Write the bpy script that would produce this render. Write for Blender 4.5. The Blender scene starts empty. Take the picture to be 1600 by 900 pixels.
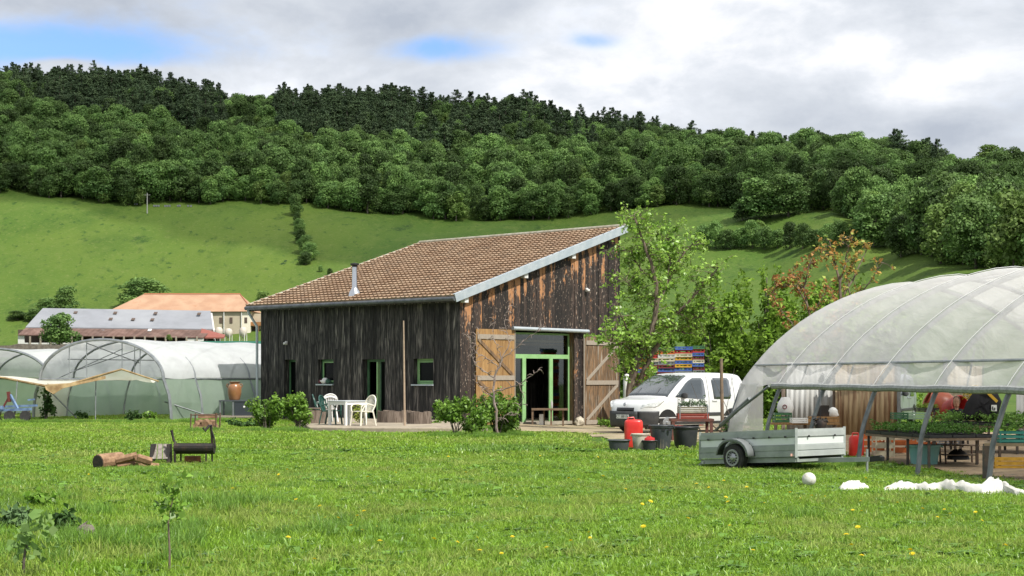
import bpy, math, random
import numpy as np
from mathutils import Vector, Matrix, noise
R = math.radians
F, HZ, EYE = 2500.0, 588.0, 1.75          # focal length in photo pixels, horizon row, eye height
SC = bpy.context.scene
COL = SC.collection

# ---------------------------------------------------------------- camera, sky, sun, exposure
cd = bpy.data.cameras.new('camera'); cam = bpy.data.objects.new('camera', cd); COL.objects.link(cam)
cam.location = (0, 0, EYE); cam.rotation_euler = (R(90), 0, 0)
cd.sensor_width = 36; cd.lens = 36 * F / 1600; cd.shift_y = (HZ - 450) / 1600
cd.clip_start = 0.5; cd.clip_end = 6000
SC.camera = cam
SUN_EL = R(52); SUN_DIR = Vector((.72 * math.cos(SUN_EL), -.694 * math.cos(SUN_EL), math.sin(SUN_EL)))
sd = bpy.data.lights.new('sun', 'SUN'); sun = bpy.data.objects.new('sun', sd); COL.objects.link(sun)
sd.energy = 4.4; sd.angle = R(.6); sd.color = (1, .955, .88)
sun.rotation_euler = SUN_DIR.to_track_quat('Z', 'Y').to_euler(); sun.location = (30, -20, 60)

w = bpy.data.worlds.new('World'); SC.world = w; w.use_nodes = True
nt = w.node_tree; nt.nodes.clear(); L = nt.links.new
def N(t, **k):
    n = nt.nodes.new(t)
    for a, b in k.items(): setattr(n, a, b)
    return n
def val(x, s):
    if isinstance(x, (int, float)): s.default_value = x
    else: L(x, s)
def MA(op, a, b=0.0, c=None, clamp=False):
    n = N('ShaderNodeMath', operation=op, use_clamp=clamp); val(a, n.inputs[0]); val(b, n.inputs[1])
    if c is not None: val(c, n.inputs[2])
    return n.outputs[0]
sky = N('ShaderNodeTexSky', sky_type='NISHITA', sun_disc=False)
sky.sun_elevation = SUN_EL; sky.sun_rotation = math.atan2(SUN_DIR.x, SUN_DIR.y); sky.altitude = 300
sky.air_density = 1.0; sky.dust_density = .6; sky.ozone_density = 1.6
tc = N('ShaderNodeTexCoord'); sep = N('ShaderNodeSeparateXYZ'); L(tc.outputs['Generated'], sep.inputs[0])
dx, dy, dz = sep.outputs
ay = MA('MAXIMUM', MA('ABSOLUTE', dy), .12)
u = MA('DIVIDE', dx, ay); v = MA('DIVIDE', dz, ay)     # direction of the cloud: sideways and upwards slope
def blob(px, py, wx, wy):                               # a bank of cloud (or gap) round one direction
    a = MA('DIVIDE', MA('SUBTRACT', u, (px - 800) / F), wx / F)
    b = MA('DIVIDE', MA('SUBTRACT', v, (HZ - py) / F), wy / F)
    return MA('EXPONENT', MA('MULTIPLY', MA('ADD', MA('MULTIPLY', a, a), MA('MULTIPLY', b, b)), -1.0))
def cnoise(sx, sz, scale, det, rough, dist=0.0, off=0.0):
    m = N('ShaderNodeMapping'); m.inputs['Scale'].default_value = (sx, sx, sz); m.inputs['Location'].default_value = (off, off * .7, 0)
    L(tc.outputs['Generated'], m.inputs[0])
    n = N('ShaderNodeTexNoise'); n.inputs['Scale'].default_value = scale; n.inputs['Detail'].default_value = det
    n.inputs['Roughness'].default_value = rough; n.inputs['Distortion'].default_value = dist
    L(m.outputs[0], n.inputs[0]); return n.outputs['Fac']
big = cnoise(1, 2.2, 7, 8, .56, .3, 1.7)
fine = cnoise(1, 1.7, 22, 8, .6, .2, 4.1)
soft = cnoise(1, 2.5, 4.5, 6, .5, .2, 8.3)
# blue gaps
gap = MA('ADD', MA('MULTIPLY', blob(110, 76, 215, 46), 1.1), MA('MULTIPLY', blob(690, 76, 85, 24), .95))
gap = MA('ADD', gap, MA('MULTIPLY', blob(925, 64, 45, 14), .55))
gap = MA('SUBTRACT', gap, MA('MULTIPLY', blob(95, 104, 60, 14), .95))      # small white cumulus over the ridge
gap = MA('SUBTRACT', gap, MA('MULTIPLY', blob(230, 118, 70, 16), .6))
gap = MA('ADD', gap, MA('MULTIPLY', MA('SUBTRACT', fine, .5), 1.1))
gap = MA('ADD', gap, MA('MULTIPLY', MA('SUBTRACT', big, .5), .9))
mr = N('ShaderNodeMapRange', interpolation_type='SMOOTHSTEP'); L(gap, mr.inputs[0])
mr.inputs[1].default_value = .0; mr.inputs[2].default_value = .95; mr.inputs[3].default_value = 1; mr.inputs[4].default_value = .06
cover = mr.outputs[0]
# cloud brightness: bright low on the right, grey up in the middle, a grey bank low on the right
br = MA('MULTIPLY', MA('SUBTRACT', big, .5), 2.1)
br = MA('ADD', br, MA('MULTIPLY', MA('SUBTRACT', soft, .5), 1.3))
br = MA('ADD', br, MA('MULTIPLY', MA('SUBTRACT', fine, .5), .75))
br = MA('ADD', br, MA('MULTIPLY', blob(1300, 90, 360, 120), .34))
br = MA('ADD', br, MA('MULTIPLY', blob(1560, 30, 90, 60), .12))
br = MA('ADD', br, MA('MULTIPLY', blob(700, 150, 420, 55), .14))
br = MA('ADD', br, MA('MULTIPLY', blob(150, 108, 200, 18), .25))
br = MA('SUBTRACT', br, MA('MULTIPLY', blob(520, 20, 520, 60), .22))
br = MA('SUBTRACT', br, MA('MULTIPLY', blob(1490, 200, 90, 32), .42))
br = MA('SUBTRACT', br, MA('MULTIPLY', blob(1600, 160, 60, 40), .2))
br = MA('ADD', br, .54, clamp=True)
cr = N('ShaderNodeValToRGB'); L(br, cr.inputs[0]); e = cr.color_ramp.elements
e[0].position = .0; e[0].color = (4.1, 4.5, 5.2, 1); e[1].position = 1; e[1].color = (9.0, 9.0, 9.2, 1)
q = e.new(.45); q.color = (5.6, 5.95, 6.5, 1); q = e.new(.7); q.color = (6.7, 7.0, 7.5, 1)
gain = N('ShaderNodeVectorMath', operation='MULTIPLY'); L(sky.outputs[0], gain.inputs[0]); gain.inputs[1].default_value = (1.0, 1.25, 1.6)
mx = N('ShaderNodeMixRGB'); L(cover, mx.inputs[0]); L(gain.outputs[0], mx.inputs[1]); L(cr.outputs[0], mx.inputs[2])
bg = N('ShaderNodeBackground'); bg.inputs[1].default_value = .095; L(mx.outputs[0], bg.inputs[0])
wo = N('ShaderNodeOutputWorld'); L(bg.outputs[0], wo.inputs[0])

SC.view_settings.view_transform = 'Standard'; SC.view_settings.look = 'None'
SC.view_settings.exposure = 0.4; SC.view_settings.gamma = 1
SC.cycles.max_bounces = 6; SC.cycles.diffuse_bounces = 2; SC.cycles.glossy_bounces = 2
SC.cycles.transmission_bounces = 3; SC.cycles.transparent_max_bounces = 10
SC.cycles.caustics_reflective = False; SC.cycles.caustics_refractive = False
SC.cycles.sample_clamp_indirect = 4

# ---------------------------------------------------------------- helpers
ORD = ['first', 'second', 'third', 'fourth', 'fifth', 'sixth', 'seventh', 'eighth', 'ninth', 'tenth', 'eleventh', 'twelfth', 'thirteenth', 'fourteenth', 'fifteenth', 'sixteenth', 'seventeenth', 'eighteenth', 'nineteenth', 'twentieth', 'twenty-first', 'twenty-second', 'twenty-third', 'twenty-fourth', 'twenty-fifth']
class MB:
    """collects shapes, then links them as one mesh object"""
    def __init__(s): s.v = []; s.f = []; s.m = []
    def add(s, vs, fs, mi=0):
        o = len(s.v); s.v += [tuple(p) for p in vs]
        for f in fs: s.f.append([i + o for i in f]); s.m.append(mi)
        return s
    def box(s, c, size, M=None, mi=0):
        c = Vector(c); hx, hy, hz = [a / 2 for a in size]
        vs = [Vector((x, y, z)) for z in (-hz, hz) for x, y in ((-hx, -hy), (hx, -hy), (hx, hy), (-hx, hy))]
        if M is not None: vs = [M @ p for p in vs]
        return s.add([p + c for p in vs], [(3, 2, 1, 0), (4, 5, 6, 7), (0, 1, 5, 4), (1, 2, 6, 5), (2, 3, 7, 6), (3, 0, 4, 7)], mi)
    def beam(s, a, b, wd, hg, mi=0, up=(0, 0, 1)):
        a = Vector(a); b = Vector(b); d = (b - a); ln = d.length; d.normalize(); up = Vector(up)
        if abs(d.dot(up)) > .98: up = Vector((1, 0, 0))
        sx = d.cross(up).normalized(); sz = sx.cross(d)
        return s.box((a + b) / 2, (wd, ln, hg), Matrix((sx, d, sz)).transposed(), mi)
    def tube(s, pts, r, n=6, mi=0, cap=True, ring=None):
        pts = [Vector(p) for p in pts]; k = len(pts); rs = r if isinstance(r, (list, tuple)) else [r] * k
        vs = []; prev = None
        for i, p in enumerate(pts):
            d = (pts[min(i + 1, k - 1)] - pts[max(i - 1, 0)]).normalized()
            if prev is None:
                a = d.cross(Vector((0, 0, 1)));
                if a.length < .05: a = d.cross(Vector((1, 0, 0)))
            else: a = prev - d * prev.dot(d)
            a.normalize(); prev = a; b = d.cross(a)
            for j in range(n):
                t = 2 * math.pi * j / n; vs.append(p + (a * math.cos(t) + b * math.sin(t)) * rs[i])
        fs = [(i * n + j, i * n + (j + 1) % n, (i + 1) * n + (j + 1) % n, (i + 1) * n + j) for i in range(k - 1) for j in range(n)]
        if cap: fs += [tuple(range(n))[::-1], tuple(range((k - 1) * n, k * n))]
        return s.add(vs, fs, mi)
    def lathe(s, prof, n=16, c=(0, 0, 0), M=None, mi=0, sx=1, sy=1):
        vs = []; c = Vector(c)
        for r, z in prof:
            for j in range(n):
                t = 2 * math.pi * j / n; p = Vector((r * math.cos(t) * sx, r * math.sin(t) * sy, z))
                vs.append((M @ p if M is not None else p) + c)
        k = len(prof)
        fs = [(i * n + j, i * n + (j + 1) % n, (i + 1) * n + (j + 1) % n, (i + 1) * n + j) for i in range(k - 1) for j in range(n)]
        if prof[0][0] > 1e-6: fs.append(tuple(range(n))[::-1])
        if prof[-1][0] > 1e-6: fs.append(tuple(range((k - 1) * n, k * n)))
        return s.add(vs, fs, mi)
    def prism(s, poly, ext, mi=0):
        poly = [Vector(p) for p in poly]; ext = Vector(ext); n = len(poly)
        return s.add(poly + [p + ext for p in poly], [tuple(range(n))[::-1], tuple(range(n, 2 * n))] + [(i, (i + 1) % n, n + (i + 1) % n, n + i) for i in range(n)], mi)
    def grid(s, rows, mi=0, close=False):
        k = len(rows); n = len(rows[0])
        fs = [(i * n + j, i * n + (j + 1) % n, (i + 1) * n + (j + 1) % n, (i + 1) * n + j) for i in range(k - 1) for j in range(n if close else n - 1)]
        return s.add([p for r in rows for p in r], fs, mi)
    def build(s, name, mats, parent=None, smooth=False, bevel=0, solid=0):
        me = bpy.data.meshes.new(name); off = ORG.get(parent.name, Vector()) if parent is not None else Vector()
        if not (parent is None):
            p = parent
            while p.parent is not None: p = p.parent
            off = ORG.get(p.name, Vector())
        me.from_pydata([(a[0] - off.x, a[1] - off.y, a[2] - off.z) for a in s.v], [], s.f)
        if not isinstance(mats, (list, tuple)): mats = [mats]
        for m in mats: me.materials.append(m)
        if len(mats) > 1: me.polygons.foreach_set('material_index', s.m)
        me.validate(); me.update()
        o = bpy.data.objects.new(name, me); COL.objects.link(o); o.parent = parent
        if smooth:
            me.polygons.foreach_set('use_smooth', [True] * len(me.polygons))
            me.set_sharp_from_angle(angle=R(40))
        if solid:
            q = o.modifiers.new('solid', 'SOLIDIFY'); q.thickness = solid
        if bevel:
            q = o.modifiers.new('bevel', 'BEVEL'); q.width = bevel; q.segments = 1; q.limit_method = 'ANGLE'; q.angle_limit = R(50)
        return o
ORG = {}
def npmesh(name, V, faces, mats, parent=None, mi=None, smooth=False, link=True):
    """faces: int array (n,4) or list of arrays"""
    me = bpy.data.meshes.new(name)
    if parent is not None:
        p = parent
        while p.parent is not None: p = p.parent
        off = ORG.get(p.name, Vector()); V = V - np.array(off)
    arrs = faces if isinstance(faces, list) else [faces]
    me.vertices.add(len(V)); me.vertices.foreach_set('co', np.asarray(V, dtype=np.float32).ravel())
    idx = np.concatenate([a.ravel() for a in arrs]).astype(np.int32)
    tot = np.concatenate([np.full(len(a), a.shape[1]) for a in arrs]).astype(np.int32)
    me.loops.add(len(idx)); me.loops.foreach_set('vertex_index', idx)
    me.polygons.add(len(tot)); me.polygons.foreach_set('loop_start', np.concatenate([[0], np.cumsum(tot)[:-1]]).astype(np.int32))
    me.polygons.foreach_set('loop_total', tot)
    if not isinstance(mats, (list, tuple)): mats = [mats]
    for m in mats: me.materials.append(m)
    if mi is not None: me.polygons.foreach_set('material_index', np.asarray(mi, dtype=np.int32))
    if smooth: me.polygons.foreach_set('use_smooth', np.ones(len(tot), dtype=bool))
    me.update(calc_edges=True)
    o = bpy.data.objects.new(name, me)
    if link: COL.objects.link(o)
    o.parent = parent
    return o
def tag(o, label=None, cat=None, group=None, kind=None):
    if label: o['label'] = label
    if cat: o['category'] = cat
    if group: o['group'] = group
    if kind: o['kind'] = kind
    return o
def thing(name, label, cat, loc=(0, 0, 0), rz=0, group=None, world=False):
    """an Empty at the thing's base; world=True: its parts are given in world coordinates"""
    o = bpy.data.objects.new(name, None); COL.objects.link(o); o.location = loc; o.rotation_euler = (0, 0, rz)
    o.empty_display_size = .2
    if world: ORG[o.name] = Vector(loc)
    return tag(o, label, cat, group)
def one(mb, name, mats, label, cat, loc=None, group=None, **k):
    """a thing that is one mesh; with loc the shape is given in world coordinates and its origin moved there"""
    if loc is not None:
        l = Vector(loc); mb.v = [(a[0] - l.x, a[1] - l.y, a[2] - l.z) for a in mb.v]
    o = mb.build(name, mats, None, **k)
    if loc is not None: o.location = loc
    return tag(o, label, cat, group)
def kids(o): return list(o.children)
def copy_tree(o, parent=None, swap=None):
    c = o.copy(); COL.objects.link(c); c.parent = parent
    if swap and c.type == 'MESH':
        for i, sl in enumerate(c.material_slots):
            if sl.material and sl.material.name in swap:
                nm = swap[sl.material.name]; sl.link = 'OBJECT'; sl.material = nm
    for ch in kids(o): copy_tree(ch, c, swap)
    return c
def P(px, py, D): return Vector(((px - 800) / F * D, D, EYE + (HZ - py) / F * D))

# ---------------------------------------------------------------- materials
def mat(name, col, rough=.7, col2=None, scale=3.0, metal=0.0, bump=0.0, stretch=(1, 1, 1), island=0.0, trans=0.0, spec=.5,
        thr=(.4, .6), coat=0.0, bscale=None, objrand=0.0, det=5, alpha=None, third=None, coord='Object'):
    m = bpy.data.materials.new(name); m.use_nodes = True; t = m.node_tree; t.nodes.clear()
    def n(ty, **k):
        x = t.nodes.new(ty)
        for a, b in k.items(): setattr(x, a, b)
        return x
    l = t.links.new
    out = n('ShaderNodeOutputMaterial'); bs = n('ShaderNodeBsdfPrincipled')
    bs.inputs['Roughness'].default_value = rough; bs.inputs['Metallic'].default_value = metal
    bs.inputs['Specular IOR Level'].default_value = spec; bs.inputs['Coat Weight'].default_value = coat
    c3 = lambda c: (c[0], c[1], c[2], 1)
    tcn = n('ShaderNodeTexCoord'); mp = n('ShaderNodeMapping'); mp.inputs['Scale'].default_value = stretch; l(tcn.outputs[coord], mp.inputs[0])
    if col2 is not None:
        no = n('ShaderNodeTexNoise'); no.inputs['Scale'].default_value = scale; no.inputs['Detail'].default_value = det; no.inputs['Roughness'].default_value = .6
        l(mp.outputs[0], no.inputs[0])
        r = n('ShaderNodeMapRange'); l(no.outputs['Fac'], r.inputs[0]); r.inputs[1].default_value = thr[0]; r.inputs[2].default_value = thr[1]
        mi = n('ShaderNodeMixRGB'); l(r.outputs[0], mi.inputs[0]); mi.inputs[1].default_value = c3(col); mi.inputs[2].default_value = c3(col2); cur = mi.outputs[0]
    else:
        rg = n('ShaderNodeRGB'); rg.outputs[0].default_value = c3(col); cur = rg.outputs[0]
    if third is not None:      # (colour, scale, lo, hi): a second, larger or finer, pattern
        no = n('ShaderNodeTexNoise'); no.inputs['Scale'].default_value = third[1]; no.inputs['Detail'].default_value = 6; l(mp.outputs[0], no.inputs[0])
        r = n('ShaderNodeMapRange'); l(no.outputs['Fac'], r.inputs[0]); r.inputs[1].default_value = third[2]; r.inputs[2].default_value = third[3]
        mi = n('ShaderNodeMixRGB'); l(r.outputs[0], mi.inputs[0]); l(cur, mi.inputs[1]); mi.inputs[2].default_value = c3(third[0]); cur = mi.outputs[0]
    for amt, src in ((island, 'ShaderNodeNewGeometry'), (objrand, 'ShaderNodeObjectInfo')):
        if amt:
            g = n(src); r = n('ShaderNodeMapRange'); l(g.outputs['Random Per Island' if 'Geom' in src else 'Random'], r.inputs[0])
            r.inputs[3].default_value = 1 - amt; r.inputs[4].default_value = 1 + amt
            mu = n('ShaderNodeVectorMath', operation='SCALE'); l(cur, mu.inputs[0]); l(r.outputs[0], mu.inputs['Scale']); cur = mu.outputs[0]
    l(cur, bs.inputs['Base Color'])
    if bump:
        no = n('ShaderNodeTexNoise'); no.inputs['Scale'].default_value = bscale or scale * 4; no.inputs['Detail'].default_value = 4; l(mp.outputs[0], no.inputs[0])
        b = n('ShaderNodeBump'); b.inputs['Strength'].default_value = bump; b.inputs['Distance'].default_value = .02; l(no.outputs['Fac'], b.inputs['Height']); l(b.outputs[0], bs.inputs['Normal'])
    res = bs.outputs[0]
    if trans:
        tr = n('ShaderNodeBsdfTranslucent'); l(cur, tr.inputs[0]); mx = n('ShaderNodeMixShader'); mx.inputs[0].default_value = trans
        l(bs.outputs[0], mx.inputs[1]); l(tr.outputs[0], mx.inputs[2]); res = mx.outputs[0]
    if alpha is not None:
        tp = n('ShaderNodeBsdfTransparent'); mx = n('ShaderNodeMixShader'); mx.inputs[0].default_value = alpha
        l(tp.outputs[0], mx.inputs[1]); l(res, mx.inputs[2]); res = mx.outputs[0]
    l(res, out.inputs[0])
    return m
# ---------------------------------------------------------------- terrain
KX = [-700, 0, 200, 350, 440, 600, 700, 830, 880, 1000, 1080, 1200, 1300, 1380, 1450, 1500, 1600, 2300]
RID = [150, 150, 163, 196, 190, 186, 205, 203, 222, 226, 244, 252, 252, 258, 275, 286, 284, 300]      # ridge ground row
EDG = [305, 308, 318, 322, 330, 344, 345, 341, 340, 332, 331, 327, 340, 384, 402, 410, 424, 450]      # forest edge row
DED = [520, 520, 520, 520, 520, 520, 520, 520, 520, 515, 510, 500, 450, 400, 350, 330, 300, 270]      # its distance
DRI = [780, 780, 780, 770, 770, 760, 760, 760, 760, 750, 740, 730, 720, 700, 680, 660, 640, 640]
MID = [548, 548, 546, 543, 534, 500, 480, 470, 470, 470, 470, 470, 478, 490, 498, 500, 505, 520]
RID = [r_ + 6 + 10 * min(1, max(0, (x_ - 800) / 500)) + 30 * min(1, max(0, (x_ - 1250) / 220)) for x_, r_ in zip(KX, RID)]
def hermite(D, xs, zs):
    """monotone cubic through knots; xs, zs lists of arrays"""
    k = len(xs); h = [xs[i + 1] - xs[i] for i in range(k - 1)]; d = [(zs[i + 1] - zs[i]) / h[i] for i in range(k - 1)]
    m = [d[0]]
    for i in range(1, k - 1):
        m.append(np.where(d[i - 1] * d[i] > 0, 2 * d[i - 1] * d[i] / (d[i - 1] + d[i] + 1e-12), 0))
    m.append(d[-1]); out = np.where(D < xs[0], zs[0], zs[-1])
    for i in range(k - 1):
        t = np.clip((D - xs[i]) / h[i], 0, 1); t2 = t * t; t3 = t2 * t
        val_ = (2 * t3 - 3 * t2 + 1) * zs[i] + (t3 - 2 * t2 + t) * h[i] * m[i] + (-2 * t3 + 3 * t2) * zs[i + 1] + (t3 - t2) * h[i] * m[i + 1]
        out = np.where((D >= xs[i]) & (D <= xs[i + 1]), val_, out)
    return out
def terrain(X, Y):
    X = np.asarray(X, float); Y = np.asarray(Y, float); D = np.maximum(Y, 20)
    px = np.clip(800 + F * X / D, -700, 2300)
    rid, edg, ded, dri, mid = [np.interp(px, KX, a) for a in (RID, EDG, DED, DRI, MID)]
    dm = ded * .74; zz = lambda row, dd: EYE + (HZ - row) / F * dd
    z0 = np.zeros_like(D); n0 = np.full_like(D, 60.); n1 = np.full_like(D, 120.)
    zr = zz(rid, dri)
    far = hermite(D, [n0, n1, dm, ded, dri, dri + 90, dri + 500], [z0, z0, zz(mid, dm), zz(edg, ded), zr, zr * .98, zr * .5])
    z = np.where(D < 60, 0, far)
    s = np.clip((46 - Y) / 14, 0, 1); z = z - .2 * s * s * (3 - 2 * s)
    z = z - .28 * np.exp(-((X - 4.8) / 3.6) ** 2 - ((Y - 60.5) / 5.5) ** 2)
    near = np.clip((55 - Y) / 10, 0, 1)
    z = z + near * .035 * (np.sin(X * .9 + Y * .33) * np.sin(Y * .7 - X * .21) + .5 * np.sin(X * 2.3 + 1) * np.sin(Y * 1.9))
    f = np.clip((Y - 395) / 60, 0, 1) + .5 * np.clip((Y - 180) / 60, 0, 1) * (px > 500) * np.clip((395 - Y) / 60, 0, 1); z = z + f * (np.sin(X * .05 + Y * .021) * 1.2 + np.sin(X * .13 + 2) * np.sin(Y * .09) * .8)
    return z
def gz(x, y): return float(terrain(x, y))
DS = np.concatenate([np.arange(10, 120, .05), np.arange(120, 1000, .5)])
def G(px, py, dmin=10):
    """the point of the ground seen at a photo pixel"""
    X = (px - 800) / F * DS; zr = EYE + (HZ - py) / F * DS; z = terrain(X, DS)
    ok = np.nonzero((z >= zr) & (DS >= dmin))[0]; i = ok[0] if len(ok) else len(DS) - 1
    return Vector((X[i], DS[i], z[i]))
def at(px, D):
    X = (px - 800) / F * D; return Vector((X, D, gz(X, D)))

def green_mat(name, stops, sc, sun_scale=1.0):
    m = bpy.data.materials.new(name); m.use_nodes = True; t = m.node_tree; l = t.links.new
    bs = t.nodes['Principled BSDF']; bs.inputs['Roughness'].default_value = .85; bs.inputs['Specular IOR Level'].default_value = .15
    g = t.nodes.new('ShaderNodeNewGeometry'); cur = None
    for i, (colr, scl, lo, hi, st) in enumerate(stops):
        if cur is None:
            rg = t.nodes.new('ShaderNodeRGB'); rg.outputs[0].default_value = (*colr, 1); cur = rg.outputs[0]; continue
        mp = t.nodes.new('ShaderNodeMapping'); mp.inputs['Scale'].default_value = (1, st, 1); l(g.outputs['Position'], mp.inputs[0])
        no = t.nodes.new('ShaderNodeTexNoise'); no.inputs['Scale'].default_value = scl; no.inputs['Detail'].default_value = 7; no.inputs['Roughness'].default_value = .62; l(mp.outputs[0], no.inputs[0])
        r = t.nodes.new('ShaderNodeMapRange'); l(no.outputs['Fac'], r.inputs[0]); r.inputs[1].default_value = lo; r.inputs[2].default_value = hi
        mi = t.nodes.new('ShaderNodeMixRGB'); l(r.outputs[0], mi.inputs[0]); l(cur, mi.inputs[1]); mi.inputs[2].default_value = (*colr, 1); cur = mi.outputs[0]
    l(cur, bs.inputs['Base Color'])
    no = t.nodes.new('ShaderNodeTexNoise'); no.inputs['Scale'].default_value = 1.3; no.inputs['Detail'].default_value = 8; l(g.outputs['Position'], no.inputs[0])
    b = t.nodes.new('ShaderNodeBump'); b.inputs['Strength'].default_value = .6; b.inputs['Distance'].default_value = .35; l(no.outputs['Fac'], b.inputs['Height']); l(b.outputs[0], bs.inputs['Normal'])
    return m
M_ground = green_mat('meadow', [((.056, .112, .017), 0, 0, 0, 1), ((.088, .138, .022), .012, .4, .62, .5), ((.04, .085, .013), .05, .5, .75, .35),
                                ((.10, .145, .03), .3, .5, .8, .4), ((.022, .055, .012), .11, .60, .72, .35), ((.03, .07, .012), .45, .58, .70, .5), ((.13, .165, .045), 1.1, .56, .75, .6), ((.02, .045, .012), .22, .68, .72, .5)], 1)
ys = np.concatenate([np.linspace(-120, 10, 14), np.arange(11, 60, .6), np.linspace(60, 200, 60), np.linspace(203, 900, 240), np.linspace(920, 2600, 14)])
rs = np.concatenate([np.linspace(-3.2, -.5, 24), np.linspace(-.48, .48, 210), np.linspace(.5, 3.2, 24)])
YY, RR = np.meshgrid(ys, rs, indexing='ij'); XX = RR * np.maximum(YY, 45) ** 1.0
ZZ = terrain(XX, YY); V = np.stack([XX, YY, ZZ], -1).reshape(-1, 3); nr = len(rs)
ii, jj = np.meshgrid(np.arange(len(ys) - 1), np.arange(nr - 1), indexing='ij'); a = (ii * nr + jj).ravel()
ground = npmesh('ground', V, np.stack([a, a + 1, a + nr + 1, a + nr], 1), M_ground, smooth=True)
tag(ground, kind='structure')

# ---------------------------------------------------------------- foliage
def leafm(name, c1, c2, scale=.5, trans=.3, objrand=.15, island=.25, rough=.6, spec=.25, third=None):
    return mat(name, c1, rough, c2, scale=scale, trans=trans, objrand=objrand, island=island, spec=spec, third=third)
def quads(C, Nn, size, rng, aspect=1.0):
    """one rhombic leaf (or leaf clump) per centre"""
    n = len(C); r = rng.normal(size=(n, 3)); Nn = Nn / (np.linalg.norm(Nn, axis=1, keepdims=True) + 1e-9)
    a = np.cross(Nn, r); a /= np.linalg.norm(a, axis=1, keepdims=True) + 1e-9; b = np.cross(Nn, a)
    s = (size if np.ndim(size) else np.full(n, size))[:, None]
    fold = Nn * s * .18
    V = np.stack([C - a * s * .5, C + b * s * .5 * aspect * rng.uniform(.5, 1, (n, 1)) + fold, C + a * s * .5, C - b * s * .5 * aspect * rng.uniform(.5, 1, (n, 1)) + fold], 1).reshape(-1, 3)
    return V, np.arange(4 * n).reshape(n, 4)
def tree_mesh(name, kind, seed, mats, h=13., dens=1.0, clump=.85):
    rng = np.random.default_rng(seed); C = []; Nn = []
    if kind == 'broad':
        k = rng.integers(13, 19); cs = []; wid = rng.uniform(.30, .38)
        for i in range(k):
            t = .16 + .74 * (i + rng.uniform(0, 1)) / k; prof = math.sin(math.pi * min(1, .16 + .80 * t)) ** .7
            ra = h * wid * prof * rng.uniform(.35, .8); an = i * 2.4 + rng.uniform(-.5, .5)
            cs.append((ra * math.cos(an), ra * math.sin(an), h * t, h * rng.uniform(.09, .19)))
        cs.append((0, 0, h * .84, h * .16)); cs.append((0, 0, h * .5, h * .22))
        for x, y, z, r in cs:
            n = int(62 * dens * (r / 1.8) ** 2 * (1.0 / clump) ** 2) + 8; d = rng.normal(size=(n, 3)); d /= np.linalg.norm(d, axis=1, keepdims=True)
            d[:, 2] = np.where(rng.random(n) < .45, np.abs(d[:, 2]), d[:, 2])
            C.append(np.array([x, y, z]) + d * r * rng.uniform(.6, 1.15, (n, 1)) * np.array([1, 1, .95])); Nn.append(d + rng.normal(size=(n, 3)) * .6)
    else:
        k = 15
        for i in range(k):
            t = .33 + .67 * i / k; ra = h * .27 * (1 - (t - .33) / .67) ** .55 * rng.uniform(.5, 1.2) + .15
            for b in range(rng.integers(4, 7)):
                an = rng.uniform(0, 6.283); n = int(20 * dens / clump ** 2)
                rr = ra * rng.uniform(.15, 1, (n,)); sp = rng.normal(size=(n,)) * .28
                x = rr * np.cos(an + sp); y = rr * np.sin(an + sp); z = h * t + rr * .12 + rng.normal(size=n) * .22
                C.append(np.stack([x, y, z], 1)); Nn.append(np.stack([np.cos(an + sp) * .4, np.sin(an + sp) * .4, np.ones(n)], 1) + rng.normal(size=(n, 3)) * .5)
    C = np.concatenate(C); Nn = np.concatenate(Nn)
    V, Fq = quads(C, Nn, clump * rng.uniform(.6, 1.4, len(C)) * (1 if kind == 'broad' else .8), rng)
    # trunk
    tb = MB(); th = h * (.7 if kind == 'broad' else .95); r0 = .022 * h
    tb.tube([(0, 0, -1), (.1, 0, th * .4), (0, .15, th)], [r0, r0 * .7, r0 * .2], 5)
    for i in range(5 if kind == 'broad' else 0):
        an = rng.uniform(0, 6.28); z = h * rng.uniform(.25, .5); tb.tube([(0, 0, z), (h * .2 * math.cos(an), h * .2 * math.sin(an), z + h * .2)], [r0 * .5, r0 * .2], 4)
    nv = len(V); TV = np.array([tuple(p) for p in tb.v]); tq = np.array([f for f in tb.f if len(f) == 4]) + nv
    return npmesh(name, np.concatenate([V, TV]), np.concatenate([Fq, tq]), mats, mi=[0] * len(Fq) + [1] * len(tq), link=False)
M_bark = mat('bark', (.075, .06, .045), .9, (.14, .12, .1), scale=8, bump=.5)
M_leafA = leafm('broadleaf_foliage', (.085, .165, .048), (.20, .31, .08), .03, objrand=.6, island=.3)
M_leafB = leafm('pale_foliage', (.16, .26, .06), (.22, .31, .09), .12, objrand=.2, island=.3)
M_pine = leafm('pine_foliage', (.062, .105, .05), (.10, .15, .065), .15, trans=.12, objrand=.25, island=.3)

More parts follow.
